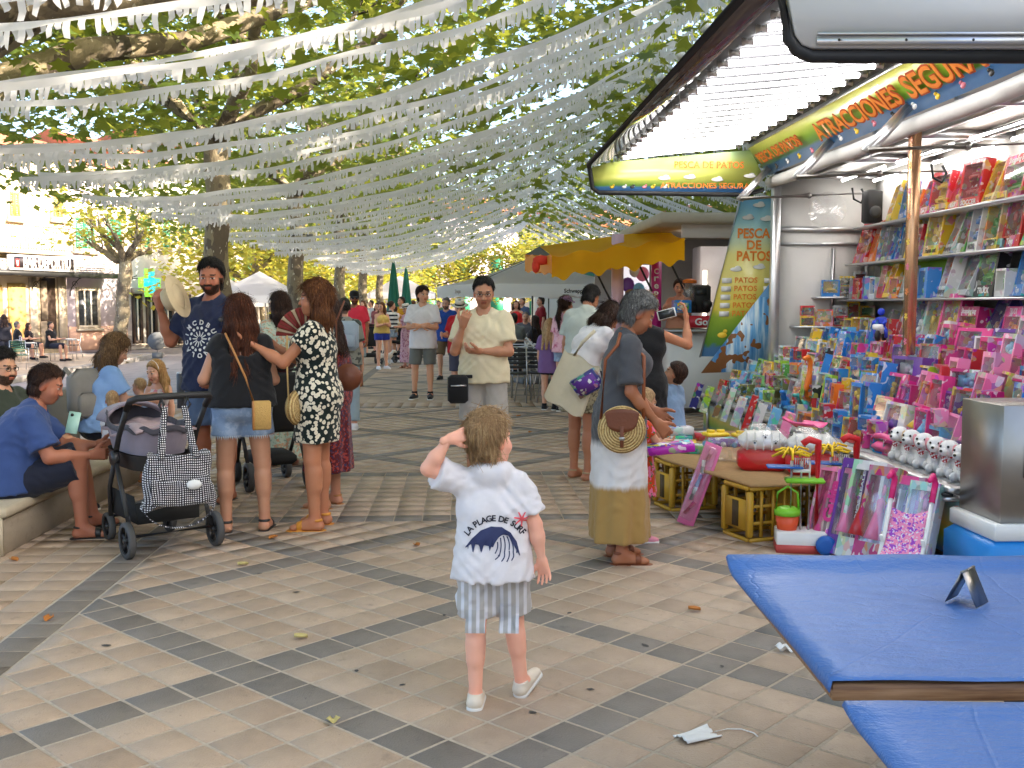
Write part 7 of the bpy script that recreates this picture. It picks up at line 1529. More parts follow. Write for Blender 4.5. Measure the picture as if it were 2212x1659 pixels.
for k,(x0,z0,x1,z1) in enumerate(((.10,-.12,.02,-.52),(.20,.02,.16,-.62),(.30,.08,.34,-.50),(.14,-.56,.02,-.72),(.42,.06,.50,-.40),(.34,-.50,.24,-.78),(.54,-.02,.64,-.50),(.50,-.42,.42,-.80),(.64,-.50,.58,-.76),(.66,-.12,.76,-.52))):
    V,F=strip([(S_*(x0+(x1-x0)*t/8+.04*math.sin(t*.4)),S_*(z0+(z1-z0)*t/8)) for t in range(9)],S_*.02); stick(bt,V,F,'wave_line',INK,boy,BO)
tx='LA PLAGE DE SURF'; wd={'L':.8,'A':1,'P':.9,'G':1.05,'E':.85,'D':1,'S':.9,'U':1,'R':.95,'F':.8,' ':.55}; tot=sum(wd[c] for c in tx); a0,a1=R(152),R(26); acc=0
for ch in tx:
    tt=(acc+wd[ch]/2)/tot; acc+=wd[ch]
    if ch==' ': continue
    a=a0+(a1-a0)*tt; me=textmesh(ch,.0315,.0009); co=[v.co for v in me.vertices]; mx=(min(c.x for c in co)+max(c.x for c in co))/2; my=(min(c.y for c in co)+max(c.y for c in co))/2
    ca,sa=math.cos(a-math.pi/2),math.sin(a-math.pi/2); ctr=(S_*1.12*math.cos(a),S_*(-.42)+S_*1.12*math.sin(a)*.98)
    V=[(ctr[0]+(c.x-mx)*ca-(c.y-my)*sa,ctr[1]+(c.x-mx)*sa+(c.y-my)*ca) for c in co]; F=[tuple(q.vertices) for q in me.polygons]; stick(bt,V,F,'lettering',INKB,boy,BO)
for k in range(7):
    a=k*2*math.pi/7+.2; V,F=strip([(S_*(.93+.06*t*.9*math.cos(a)),S_*(.62+.06*t*.9*math.sin(a))) for t in range(0,6)],lambda t:S_*.03*(1.2-.5*t)); stick(bt,V,F,'star_print',CORAL,boy,BO,off=.0045)
sb=bvh_of(bw['shorts']); POC=fabric('pocket_cloth',hx('a8a6a2'),(.62,.62,.66),'stripes',34)
for x in(-.062,.064):
    g_=[(x+(i/6-.5)*.075,.432-.01-.085*j/6) for j in range(7) for i in range(7)]; F=[(j*7+i,j*7+i+1,(j+1)*7+i+1,(j+1)*7+i) for j in range(6) for i in range(6)]; stick(sb,g_,F,'pocket',POC,boy,(0,0,-.03),off=.006)
def AT(u,y): q=AY(u,700,y); return (q.x,y,0)
# -- yellow shirt man
p=P(1.77,girth=.97,head=(14,-10,0),belly=.2,ra=((.20,.32,-1),(-.40,.42,.92)),la=((-.20,.30,-1),(1,.62,.04)),hands=(((0,-1,.2),.75),((0,-.6,1),.6)))
o,p_,w_=person('man in pale yellow shirt and light shorts, hand on chin',(.2,8.74,0),166,p,skin=hx('c08560'),hair=(p.hair('crop',vol=.004),HB),wear=[('shirt',p.top(.72,-.10,.016,wr=.005,big=.018),fabric('pale_yellow',hx('ecdcb8'))),('shorts',p.shorts(.92,.016,flare=.03,wr=.004),fabric('light_grey_jersey',hx('b9b2aa')))],shoes=('shoe',wht,RUB),glasses='clear',stub=1)
b=MB(); b.box((0,0,0),(.17,.07,.24),bev=.025); bg=b.build('belt_bag',blk,loc=(-.02,8.52,.83),rz=R(10)); tag(bg,'black belt bag on the hip of the man in yellow','bag'); b=MB(); b.box((0,-.037,.03),(.13,.006,.012)); b.build('zip',ALU,bg)
b=MB(); b.box((.08,.04,.1),(.1,.02,.03),bev=.005); b.build('belt',blk,bg)
# -- grey-haired woman
p=P(1.62,fem=1,girth=1.0,head=(0,-22,0),lean=6,ra=((.22,-.02,-1),(.0,.62,-.72)),la=((-.2,.15,-1),(.1,.72,-.6)),bust=1.,hands=((None,.7),(None,.7)))
dip=fabric('dip_dyed_linen',hx('4e4e52'),(.72,.68,.66),'dip',1,col3=hx('a8854c'))
dr=p.dress(.13,flare=.225,sleeve=.85,loose=.016,folds=7,amp=.014,wr=.004,dep=.86,big=.02)
gw,_,_w=person('grey-haired woman in dip-dyed grey, white and ochre dress with round straw bag',(.95,6.03,0),-88,p,skin=hx('a4663f'),hair=(p.hair('short',vol=.012,wave=.006),HG),wear=[('dress',dr,dip)],shoes=('sandal',M('chestnut_leather',hx('7e4426'),.5)))
STRW=M('straw',hx('c8a468'),.8,var=.2,vs=30)
m,nt,bb=newmat('woven_straw'); co=coords(nt); sp=_node(nt,'ShaderNodeSeparateXYZ'); nt.links.new(co,sp.inputs[0]); r2=mth(nt,'SQRT',mth(nt,'ADD',mth(nt,'MULTIPLY',sp.outputs[0],sp.outputs[0]),mth(nt,'MULTIPLY',sp.outputs[2],sp.outputs[2]))); s_=mth(nt,'SINE',mth(nt,'MULTIPLY',r2,420)); n_=noise(nt,co,90,2); nt.links.new(ramp(nt,mth(nt,'ADD',mth(nt,'MULTIPLY',s_,.25),n_),[(.2,hx('8a6a38')),(.5,hx('c8a468')),(.8,hx('e0c68c'))]),bb.inputs['Base Color']); bb.inputs['Roughness'].default_value=.8; bump(nt,bb,s_,.6,.008); WOV=m
bp=AY(1343,928,5.80); rb=empty('straw_bag',bp,R(-8),'round woven straw bag with brown leather flap worn by the grey-haired woman','bag')
b=MB(); b.lathe([(.02,-.045),(.11,-.042),(.132,-.03),(.138,0),(.132,.03),(.11,.042),(.02,.045)],n=36,mat=Matrix.Rotation(R(90),4,'X')); b.build('body',WOV,rb,True)
b=MB(); b.grid(lambda u,v:(lambda a:(.098*math.cos(a)*(1-.12*v),-.053-.006*math.sin(math.pi*u),.045+.05*(1-v)+.03*math.sin(a)*(1-v)-.055*v*math.sin(a)))(math.pi*u),22,6); solidify(b.build('flap',brnl,rb,True),.005)
b=MB(); b.box((.0,-.062,-.035),(.022,.008,.12),bev=.003); b.build('buckle_strap',brnl,rb); b=MB(); b.box((.0,-.068,-.045),(.03,.004,.02),bev=.001); b.build('buckle',STEEL,rb)
L_=gw.matrix_world
b=MB(); hh=[bp+Vector((-.12,.0,.06)),bp+Vector((-.09,.05,.4)),Vector((.905,5.86,1.30)),Vector((.93,5.92,1.365)),Vector((.95,6.0,1.385)),Vector((.99,5.90,1.30)),bp+Vector((.13,.03,.42)),bp+Vector((.125,.0,.06))]
hh=[q-bp for q in hh]; vv=[]; 
b.tube(hh[:4],.011,6); b.tube(hh[4:],.011,6); o=b.build('shoulder_strap',M('tan_strap',hx('8a4a26'),.5),rb,True); o.rotation_euler=(0,0,R(8))
# -- woman in the spotted dress
p=P(1.70,fem=1,girth=1.07,head=(12,2,0),ra=((.1,.55,-.8),(-.25,.85,.55)),la=((-.16,.62,-.72),(.06,.92,.52)),bust=1.05,hands=((None,.8),((0,0,1.),.55)))
person('smiling woman in dark dress with cream leaf spots, reaching out one arm',(-.98,7.04,0),82,p,skin=hx('b97850'),hair=(p.hair('bob',.215,vol=.012,wave=.006,front=.03),HC),wear=[('dress',p.dress(.60,flare=.20,sleeve=.45,loose=.012,folds=5,amp=.006,big=.02),fabric('spotted_dress_cloth',hx('14211f'),hx('e6dcc4'),'spots',32))],shoes=('wedge',M('mustard_leather',hx('cf8a2c'),.5)))
# fan held in her far hand
fp=AY(660,726,7.12); rf=empty('hand_fan',fp,R(8),'open red and cream folding fan held by the woman in the spotted dress','fan')
for k in range(17):
    a=R(18+k*8.6); a2=R(18+(k+1)*8.6); c=M('fan_cream',hx('d8c0a0'),.7) if k%3==0 else M('fan_red',hx('9c3a3a'),.7)
    b=MB(); b.prism([(.07*math.cos(a),0,.07*math.sin(a)),(.07*math.cos(a2),0,.07*math.sin(a2)),(.2*math.cos(a2),.006*(-1)**k,.2*math.sin(a2)),(.2*math.cos(a),-.006*(-1)**k,.2*math.sin(a))],(0,0,0),(0,.002,0)); b.build('fan_leaf',c,rf)
    b=MB(); b.prism([(0,0,0),(.19*math.cos(a+.02),0,.19*math.sin(a+.02)),(.19*math.cos(a-.02),0,.19*math.sin(a-.02))],(0,-.006,0),(0,-.003,0)); b.build('rib',M('fan_wood',hx('7a3a22'),.5),rf)
rf.rotation_euler=(0,R(-15),R(8))
bp=AY(640,880,6.9); rb=empty('crescent_bag',bp,R(70),'small crescent straw bag on the hip of the woman in the spotted dress','bag'); b=MB(); b.lathe([(.02,-.04),(.09,-.035),(.12,0),(.09,.035),(.02,.04)],n=28,mat=Matrix.Rotation(R(90),4,'X')); b.build('body',WOV,rb,True); b=MB(); b.tube([(-.1,0,.06),(-.06,.03,.28),(.0,.06,.48)],.007,6); b.build('cord',STRW,rb,True)
# -- woman in black top
p=P(1.60,fem=1,girth=1.16,head=(22,-8,0),ra=((.28,.1,-1),(-.25,.75,-.1)),la=((-.42,.06,-1),(.30,.75,.0)),rl=((.09,0,-1),(.02,-.04,-1)),ll=((-.07,.03,-1),(-.0,-.03,-1)),feet=(20,0),bust=.9)
tp=p.top(.30,-.025,.018,wr=.005,big=.012); 
for a,c,r in(((-.10,-.13,.44),(.10,-.13,.44),.055),((-.06,-.13,.40),(.06,-.13,.40),.05)): tp.cap(p.t(*a),p.t(*c),r,sm=.01,sub=True)
o,_,wv=person('woman with long auburn hair in black top and frayed denim shorts, seen from behind',(-1.47,6.96,0),14,p,skin=hx('c08a68'),hair=(p.hair('long',.44,vol=.010,wave=.009,front=.03),HR_),wear=[('top',tp,blk),('shorts',p.shorts(.50,.012,waist=.03,wr=.002,flare=.02),denim)],shoes=('sandal',blkl))
b=MB(); 
for n in 'rl':
    q=p.j[n]; d=q['kn']-q['hip']; e=q['hip']+d*.50
    for i in range(46):
        a=i*2*math.pi/46; r_=.116+.002*math.sin(a*5); c=(e+np.array([math.cos(a)*r_,math.sin(a)*r_,0]))*p.k; l=.012+.014*rnd.random(); t=np.array([-math.sin(a),math.cos(a),0])*.005; b.add([c-t+[0,0,.006],c+t+[0,0,.006],c+t*.3+[rnd.uniform(-.004,.004),0,-l]],[(0,1,2)])
fo=b.build('frayed_hem',fabric('frayed_threads',hx('c8d0d8')),o); fo['kind']='stuff'
for x in(-.05,.0,.05): b=MB(); b.tube([Vector((p.t(x,-.118,.47)*p.k).tolist()),Vector((p.t(x*.7,-.122,.36)*p.k).tolist())],.004,5); b.build('back_strap',blk,o)
bp=AY(566,897,6.72); rb=empty('crossbody_bag',bp,R(16),'small tan raffia crossbody bag on the woman in the black top','bag'); b=MB(); b.box((0,0,0),(.115,.05,.19),bev=.01); b.build('body',M('raffia',hx('c8a05c'),.8,var=.2,vs=60,bmp=.6,bs=150),rb); b=MB(); b.box((-.056,-.002,0),(.012,.054,.192),bev=.004); b.build('leather_edge',tanl,rb)
b=MB(); b.tube([(-.055,-.0,.095),(-.10,.0,.25),(-.17,.02,.42),(-.21,.09,.52),(-.21,.16,.53)],.008,6); b.build('strap',tanl,rb,True)
# -- bearded man
p=P(1.89,girth=1.12,head=(18,-6,0),belly=.2,ra=((.46,.25,-.82),(.10,.32,.95)),la=((-.2,.1,-1),(.2,.5,-.5)),hands=(((-.3,-.6,.3),.8),(None,.3)))
o,p_,wv=person('bearded man in navy t-shirt with white print holding up a straw hat',(-1.93,8.12,0),160,p,skin=hx('ad6a48'),hair=(p.hair('short',vol=.006,front=.004),HB),beard=(.022,.014,.010),wear=[('shirt',p.top(.75,-.16,.018,wr=.006,big=.03),fabric('navy_tee',hx('232b48'))),('shorts',p.shorts(.9,.025),fabric('washed_denim',hx('5f7290')))],shoes=('flip',blkl))
bt=bvh_of(wv['shirt']); WI=M('white_ink',(.7,.7,.68),.7)
for rr,nn,sz in((.125,13,.05),(.085,14,.026)):
    for i in range(nn):
        a=2*math.pi*i/nn; 
        if rr>.1: me=textmesh('DUBDCMICALOND'[i],sz,.002); V=[(v.co.x,v.co.y) for v in me.vertices]; F=[tuple(q.vertices) for q in me.polygons]; V=[(rr*math.cos(a)+x*math.cos(a-1.57)-z*math.sin(a-1.57),rr*math.sin(a)+x*math.sin(a-1.57)+z*math.cos(a-1.57)) for x,z in V]
        else: V=[(rr*math.cos(a)+.012*math.cos(t*.785),rr*math.sin(a)+.012*math.sin(t*.785)) for t in range(8)]; F=[tuple(range(8))]
        stick(bt,V,F,'shirt_print',WI,o,(-.0,0,1.27),(0,-1,0),.006,(-1,0,0))
for i in range(12): a=i*math.pi/6; V,F=strip([(t*.01*math.cos(a),t*.01*math.sin(a)) for t in range(2,7)],.004); stick(bt,V,F,'shirt_print',WI,o,(-.0,0,1.27),(0,-1,0),.006,(-1,0,0))
hp=AY(384,640,7.85); rh=empty('straw_hat',hp,0,'pale straw hat held up in the hand of the bearded man','hat'); HTM=Matrix.Rotation(R(70),4,'Y')@Matrix.Rotation(R(10),4,'X')
b=MB(); b.lathe([(.17,0),(.165,.006),(.1,.004),(.098,.01)],n=32,mat=HTM,cap=False); solidify(b.build('brim',M('pale_straw',hx('d4c09c'),.8,bmp=.4,bs=120),rh,True),.004); b=MB(); b.lathe([(.098,.008),(.094,-.07),(.08,-.10),(.04,-.105)],n=28,mat=HTM); b.build('crown',M('pale_straw',hx('d4c09c'),.8,bmp=.4,bs=120),rh,True)
b=MB(); b.box((0,0,0),(.05,.04,.03),bev=.01); sg=b.build('sunglasses',blkl,loc=(-1.77,7.88,1.44)); tag(sg,'dark sunglasses hooked on the collar of the bearded man','glasses'); b=MB(); b.ball((.03,-.01,-.02),(.03,.008,.022),10); b.ball((-.03,-.01,-.02),(.03,.008,.022),10); b.build('lens',GLD,sg,True)
# -- mint dress, red floral
p=P(1.66,fem=1,head=(35,-5,0),res=.014); person('dark-haired woman in long mint floral dress behind the woman in black',(-1.70,9.85,0),25,p,hair=(p.hair('long',.24,front=.02),HD),wear=[('dress',p.dress(.07,flare=.30,sleeve=.9,folds=9,amp=.02,dep=.85,loose=.014),fabric('mint_floral',hx('b9c4b2'),hx('c89a7c'),'floral',30,col3=hx('8aa894')))],shoes=('sandal',brnl))
p=P(1.60,fem=1,head=(30,0,0),girth=1.1,res=.014,la=((-.25,-.35,-1),(.0,.5,-.8))); person('woman in long red floral dress, mostly hidden by the spotted dress',AT(706,7.78),70,p,skin=hx('c08560'),hair=(p.hair('long',.3,front=.02),HD),wear=[('dress',p.dress(.27,flare=.25,sleeve=.95,folds=9,amp=.016,loose=.018,big=.04),fabric('red_floral',hx('5e1a20'),hx('a04038'),'floral',38,col3=hx('3a3a5a')))],shoes=('sandal',tanl))
bp=AY(752,815,7.4); b=MB(); b.ball((0,0,0),(.10,.06,.10),16); rb=b.build('brown_bag',brnl,None,True,loc=bp); tag(rb,'soft brown leather bag beside the red floral dress','bag'); b=MB(); b.tube([(-.08,0,.05),(-.08,0,.4),(-.02,0,.55)],.008,6); b.build('strap',brnl,rb,True)
# -- the group on the bench
p=P(1.72,girth=1.22,belly=.6,lean=20,head=(-8,2,0),seat=.30,rl=((.16,.95,.30),(.02,.04,-1)),ll=((-.16,.95,.30),(0,.18,-1)),ra=((.28,.45,-1),(-.25,1,-.02)),la=((-.2,.6,-.9),(.25,1,.0)),feet=(10,-10),hands=((None,.7),(None,.7)))
person('seated man in blue t-shirt and navy shorts looking towards the group',(-2.93,6.80,0),-72,p,skin=hx('a8684a'),hair=(p.hair('short',vol=.004,front=-.006),HD),wear=[('shirt',p.top(.78,-.08,.022,wr=.006,big=.035),fabric('blue_tee',hx('364c80'))),('shorts',p.shorts(.98,.028,wr=.006,flare=.02),navy)],shoes=('sandal',blkl))
p=P(1.78,girth=1.05,head=(-10,-4,0),seat=.30,rl=((.15,.95,.30),(0,.1,-1)),ll=((-.15,.95,.30),(0,.1,-1)),ra=((.15,.4,-1),(-.1,1,-.2)),la=((-.15,.4,-1),(.1,1,-.2)),res=.0115)
person('seated man with black beard and glasses in dark green t-shirt',(-3.38,7.72,0),-105,p,skin=hx('cf9874'),hair=(p.hair('short',vol=.014,front=.004,wave=.006),HB),beard=(.03,.02,.015),glasses='clear',wear=[('shirt',p.top(.8,-.08,.016),fabric('dark_green_tee',hx('3a4238'))),('shorts',p.shorts(.95,.02),navy)],shoes=('shoe',blk,RUB))
b=MB(); b.box((0,0,0),(.075,.009,.15),bev=.004); ph=b.build('phone',M('mint_glass',hx('9ac4b8'),.15),loc=AY(158,913,6.9),rz=R(20)); ph.rotation_euler=(R(-20),R(10),R(10)); tag(ph,'pale green smartphone held between the seated men','phone'); b=MB(); b.ball((-.015,-.006,.05),.011,8); b.build('camera_lens',BLK,ph)
p=P(1.66,fem=1,head=(-12,-16,0),lean=10,seat=.47,rl=((.12,1,-.05),(0,.05,-1)),ll=((-.12,1,-.05),(0,.05,-1)),ra=((.15,.4,-1),(-.35,1,.1)),la=((-.15,.45,-1),(.35,1,.1)))
person('seated woman with long ombre hair and light blue top looking down',(-2.92,8.42,0),-52,p,skin=hx('d09c7c'),hair=(p.hair('long',.50,vol=.014,wave=.007,front=.02),HO),wear=[('top',p.top(.6,-.05,.016,big=.03),fabric('light_blue_knit',hx('8aaee0'))),('trousers',p.shorts(.6,.015),navy)],shoes=('sandal',tanl))
bp=AY(190,852,8.35); rb=empty('rucksack',bp,R(40),'light grey rucksack on the back of the woman with ombre hair','bag'); b=MB(); b.box((0,0,0),(.3,.18,.42),bev=.07); LGR=fabric('light_grey_canvas',hx('8e8982')); b.build('body',LGR,rb,True); b=MB(); b.box((0,-.10,-.08),(.22,.06,.2),bev=.03); b.build('pocket',LGR,rb,True); b=MB(); b.tube([(-.1,.08,.15),(-.1,.2,.2),(-.1,.3,.12)],.02,6); b.build('strap',LGR,rb,True)
p=P(1.06,kid=.95,fem=.3,head=(-16,-12,0),res=.010,ra=((.2,.2,-1),(-.3,.8,.2))); person('blonde girl with a white hairband talking by the pushchair',AT(338,9.0),165,p,skin=hx('e0aa8a'),hair=(p.hair('long',.36,vol=.006,front=.012),HBl),wear=[('dress',p.dress(.45,flare=.2,sleeve=0,folds=6,loose=.006,straps=True),fabric('white_dress_cloth',(.72,.66,.66),hx('d88a9a'),'floral',26)),('hairband',(lambda F:F)((lambda p:(lambda F:(F.ell(p.hc+p.HR@np.array([0,-.014,.037])*p.hs,(.093*p.hs,.113*p.hs,.107*p.hs),p.HR,.0,cut=[(p.hc+p.HR@np.array([0,.035,0]),p.HR@np.array([0,1.,0])),(p.hc+p.HR@np.array([0,.022,0]),p.HR@np.array([0,-1.,0])),(p.hc,np.array([0,0,-1.]))]),F)[1])(Field(p.hc-.2*p.hs,p.hc+.2*p.hs,.006)))(p)),wht)],shoes=('sandal',wht))
p=P(.74,kid=1.25,head=(40,-10,0),seat=.47,rl=((.2,1,0),(0,.3,-1)),ll=((-.2,1,0),(0,.3,-1)),res=.011,hands=None); person('fair-haired baby on the lap of the seated woman, seen from behind',AT(238,7.75),-20,p,skin=hx('e0aa8a'),hair=(p.hair('short',vol=-.004),HL),wear=[('romper',p.top(.8,-.08,.012),wht)])
p=P(.72,kid=1.25,head=(10,0,0),seat=.52,rl=((.2,1,0),(0,.3,-1)),ll=((-.2,1,0),(0,.3,-1)),res=.011,hands=None); person('baby in blue held against the shoulder of the seated woman',AT(298,8.55),60,p,skin=hx('e0aa8a'),hair=(p.hair('crop',vol=-.005),HL),wear=[('romper',p.top(1.5,-.08,.012),fabric('baby_blue',hx('9ab0d0')))])
# -- queue at the toys
p=P(1.64,fem=1,head=(-10,-20,0),lean=26,res=.0125,ra=((.1,.4,-1),(-.1,.9,-.5)),la=((-.2,.3,-1),(.1,.5,-.9)),bust=.9); person('woman in white t-shirt and patterned skirt bending towards the toys, tote on shoulder',(1.06,8.90,0),-60,p,skin=hx('b87a54'),hair=(p.hair('bob',.2,vol=.01,front=.02,wave=.007),HD),wear=[('top',p.top(.7,-.02,.016,big=.03),wht),('skirt',p.dress(.60,flare=.25,only=True,folds=9,amp=.012,waist=.08),fabric('patterned_skirt',hx('a39a80'),hx('6a6450'),'floral',50))],shoes=('sandal',M('beige_suede',hx('b09878'),.8)))
bp=AY(1240,818,8.45); rb=empty('tote_bag',bp,R(-35),'cream canvas tote bag hanging from the woman in white','bag'); b=MB(); b.grid(lambda u,v:(lambda a:(.2*math.cos(a)*(1-.1*v),.05*math.sin(a)*(1.2-.7*v),-.26+.44*v+.012*math.sin(9*u*3)))(2*math.pi*u),32,10); b.add([(.2*math.cos(a),.06*math.sin(a),-.26) for a in [i*2*math.pi/32 for i in range(32)]],[tuple(range(31,-1,-1))]); o=b.build('body',fabric('cream_canvas',hx('ddd0b4')),rb,True); o.rotation_euler=(0,R(24),0); b=MB(); b.tube([(-.02,0,.16),(.06,.03,.3),(.16,.06,.40)],.016,6); b.build('strap',fabric('cream_canvas',hx('ddd0b4')),rb,True)
b=MB(); b.box((0,0,0),(.24,.05,.17),bev=.004); q=b.build('patterned_box',CART,loc=AY(1268,828,8.3),rz=R(-30)); q.rotation_euler=(R(20),R(-30),R(-30)); colobj(q,CL['navy']); tag(q,'navy printed toy box held by the bending woman in white','toy box'); b=MB(); b.box((0,-.0265,0),(.2,.003,.13)); colobj(b.build('print_panel',INNER,q),CL['purple'])
p=P(1.62,fem=1,girth=1.1,head=(-25,4,0),res=.0125,ra=((.80,.55,-.35),(-.10,.25,1)),la=((-.2,.2,-1),(.2,.6,-.4))); person('woman with blonde curls in black sleeveless dress raising a phone',(1.50,8.34,0),-18,p,skin=hx('bb7d58'),hair=(p.hair('curly',.2,vol=.022,wave=.006),HCu),wear=[('dress',p.dress(.58,flare=.21,sleeve=0,loose=.012,folds=6),blk)],shoes=('sandal',brnl))
b=MB(); b.box((0,0,0),(.075,.012,.15),bev=.004); q=b.build('phone',WPL,loc=AY(1440,678,8.2)); q.rotation_euler=(0,R(75),R(-18)); tag(q,'white phone held up by the woman with blonde curls','phone'); b=MB(); b.box((0,-.007,0),(.065,.002,.13)); b.build('screen',GLD,q)
p=P(1.06,kid=1,head=(30,22,0),res=.0105,ra=((.25,.1,-1),(-.6,.8,.1)),la=((-.2,.1,-1),(.2,.7,-.3))); person('small boy in light blue t-shirt looking up at the woman in black',AT(1452,8.5),38,p,skin=hx('c8926e'),hair=(p.hair('short',vol=.012,front=.02),HD),wear=[('shirt',p.top(.75,-.1,.02),fabric('sky_tee',hx('8aa6c8'))),('shorts',p.shorts(.85),navy)],shoes=('shoe',wht,RUB))
p=P(1.0,kid=.95,fem=.3,head=(0,-10,0),res=.0115,ra=((.12,.55,-.8),(-.05,1,-.05)),la=((-.12,.5,-.8),(.05,1,.0)),hands=(((0,0,1.),.5),((0,0,1.),.5))); person('child in orange floral dress and pink shoes holding a toy box, behind the grey-haired woman',(1.17,6.52,0),-80,p,skin=hx('c8926e'),hair=(p.hair('long',.26,front=.02),HL),wear=[('dress',p.dress(.30,flare=.22,sleeve=.5,folds=8,amp=.014),fabric('orange_floral',hx('d8481e'),hx('e87aa0'),'floral',26,col3=hx('4a7a3a')))],shoes=('shoe',M('pink_canvas',hx('d88a9c'),.7),RUB))
b=MB(); b.box((0,0,0),(.34,.12,.05),bev=.004); q=b.build('magenta_box',CART,loc=AY(1440,968,6.35)); q.rotation_euler=(R(8),R(-6),R(-4)); colobj(q,hx('b81fb0')); tag(q,'bright magenta toy box held out by the child in orange','toy box'); b=MB(); b.box((0,0,.026),(.3,.09,.003)); colobj(b.build('print_panel',INNER,q),CL['purple'])
p=P(1.78,girth=1.05,head=(-10,-28,0),lean=10,res=.0135,ra=((.12,.3,-1),(-.1,.9,-.2))); person('man in pale grey-green t-shirt looking down in the queue',AT(1262,10.9),-28,p,skin=hx('b87a54'),hair=(p.hair('short',vol=.002),HB),wear=[('shirt',p.top(.75,-.14,.018,big=.03),fabric('pale_green_tee',hx('b4bab2'))),('shorts',p.shorts(.9),navy)],shoes=('shoe',blk,RUB))
p=P(1.66,fem=1,head=(-15,10,0),res=.015,ra=((.15,.1,-1),(-.2,.8,-.2))); person('girl in pink tie-dye t-shirt, denim shorts and lilac cap',(1.52,14.6,0),-40,p,hair=(p.hair('pony',.34),HD),wear=[('shirt',p.top(.7,-.06,.016),fabric('pink_tie_dye',hx('e6b4c0'),hx('c05a7a'),'tiedye',7)),('shorts',p.shorts(.4,.015),denim)],shoes=('high',blk,RUB),hat=('cap',[fabric('lilac_cap',hx('c0a0d8'))]))
p=P(1.34,kid=.55,fem=.5,head=(-5,-8,0),res=.014); person('girl with long fair hair in purple t-shirt and black shorts',(1.30,14.85,0),-25,p,hair=(p.hair('long',.42,front=.02),HL),wear=[('shirt',p.top(.8,-.2,.02,big=.03),fabric('purple_tee',hx('7a5a8e'))),('shorts',p.shorts(.5,.014),blk)],shoes=('high',blk,RUB))
p=P(1.60,fem=1,head=(30,-5,0),res=.016,ra=((.2,.4,-1),(-.4,.8,.6)),la=((-.2,.3,-1),(.3,.8,.2))); vy=14.72; q=AY(1468,560,vy); person('crepe seller with dark hair in peach top behind the counter',(q.x,vy,.30),140,p,hair=(p.hair('bun',.2,vol=.012,wave=.006),HD),wear=[('top',p.top(.4,-.05,.014),fabric('peach_top',hx('d89a7c'))),('trousers',p.shorts(.5,.01,long=.95),blk)],shoes=('shoe',blk,RUB))
# -- people strolling in the middle distance
p=P(1.83,girth=.92,head=(35,2,0),res=.015,ra=((.14,.25,-1),(-1,.5,.12)),la=((-.14,.25,-1),(1,.55,.1)),rl=((.08,0,-1),(.03,-.03,-1))); person('teenager in white t-shirt and grey shorts with folded arms',(-.60,16.65,0),172,p,skin=hx('cf9874'),hair=(p.hair('short',vol=.014,front=.022),HD),wear=[('shirt',p.top(.78,-.17,.02,big=.03),wht),('shorts',p.shorts(.9,.02),fabric('grey_shorts',hx('6e706c')))],shoes=('high',blk,RUB))
p=P(1.72,girth=1.1,belly=.3,head=(-10,-10,0),res=FAR,rl=((.05,.35,-1),(0,-.1,-1)),ll=((-.05,-.25,-1),(0,-.45,-1)),fpitch=(0,0)); person('bearded man walking in royal blue t-shirt and brown shorts',(-.28,21.2,0),172,p,hair=(p.hair('crop'),HG),beard=(.10,.08,.07),wear=[('shirt',p.top(.75,-.14,.018),fabric('royal_blue_tee',hx('23489a'))),('shorts',p.shorts(.95,.02),fabric('brown_shorts',hx('6e5a44')))],shoes=('shoe',blk,blkl))
p=P(1.62,girth=1.1,head=(25,-15,0),res=.016,ra=((.15,.3,-1),(-.2,1,.1))); person('man in red t-shirt and white hat partly behind the man in yellow',AT(994,16.5),150,p,hair=(p.hair('crop'),HG),wear=[('shirt',p.top(.75,-.14,.018),fabric('red_tee',hx('c01c28'))),('shorts',p.shorts(1.0,.02),fabric('slate_shorts',hx('4a4a5c')))],shoes=('sandal',brnl),hat=('hat',[M('white_straw',(.74,.7,.62),.8),blk]))
p=P(1.56,fem=1,head=(-5,-10,0),res=FAR,ra=((.1,.35,-1),(-.4,1,.0)),la=((-.1,.35,-1),(.4,1,.0))); person('woman in pink patterned dress and white sun hat in the far crowd',(-1.28,24.9,0),130,p,hair=(p.hair('bob',.14),HD),wear=[('dress',p.dress(.14,flare=.24,sleeve=0,folds=8),fabric('pink_pattern',hx('c8a0ac'),hx('a06a80'),'floral',20))],shoes=('sandal',brnl),hat=('hat',[M('white_straw',(.74,.7,.62),.8),blk]))
p=P(1.80,girth=1.1,head=(25,-5,0),res=.018,ra=((.15,.1,-1),(-.1,.5,-.8))); person('man in coral t-shirt, black cap and sunglasses behind the spotted dress',(-1.98,19.4,0),165,p,skin=hx('a86a48'),hair=(p.hair('crop'),HB),beard=(.04,.03,.02),glasses='sun',wear=[('shirt',p.top(.75,-.16,.02),fabric('coral_tee',hx('e83a50'))),('shorts',p.shorts(.9,.025),fabric('pale_jeans',hx('9aaab4')))],shoes=('flip',tanl),hat=('cap',[blk]))
p=P(1.62,fem=1,head=(10,0,0),res=.015); person('dark-haired woman in patterned blouse with a denim backpack',AT(744,12.6),5,p,hair=(p.hair('bun',.1),HB),wear=[('top',p.top(.8,-.1,.018),fabric('grey_camouflage',hx('8a8a80'),hx('4a4e4a'),'floral',14)),('trousers',p.shorts(.5,.012,long=.9),fabric('pale_jeans',hx('9aaab4')))],shoes=('shoe',wht,RUB))
q=AT(748,12.3); rb=empty('backpack',(q[0]+.0,12.36,1.16),0,'pale blue denim backpack on the dark-haired woman','bag'); b=MB(); b.box((0,0,0),(.28,.14,.36),bev=.05); b.build('body',fabric('pale_denim_bag',hx('9aa8b8')),rb,True); b=MB(); b.box((0,-.085,-.06),(.2,.04,.16),bev=.02); b.build('pocket',fabric('pale_denim_bag',hx('9aa8b8')),rb,True)
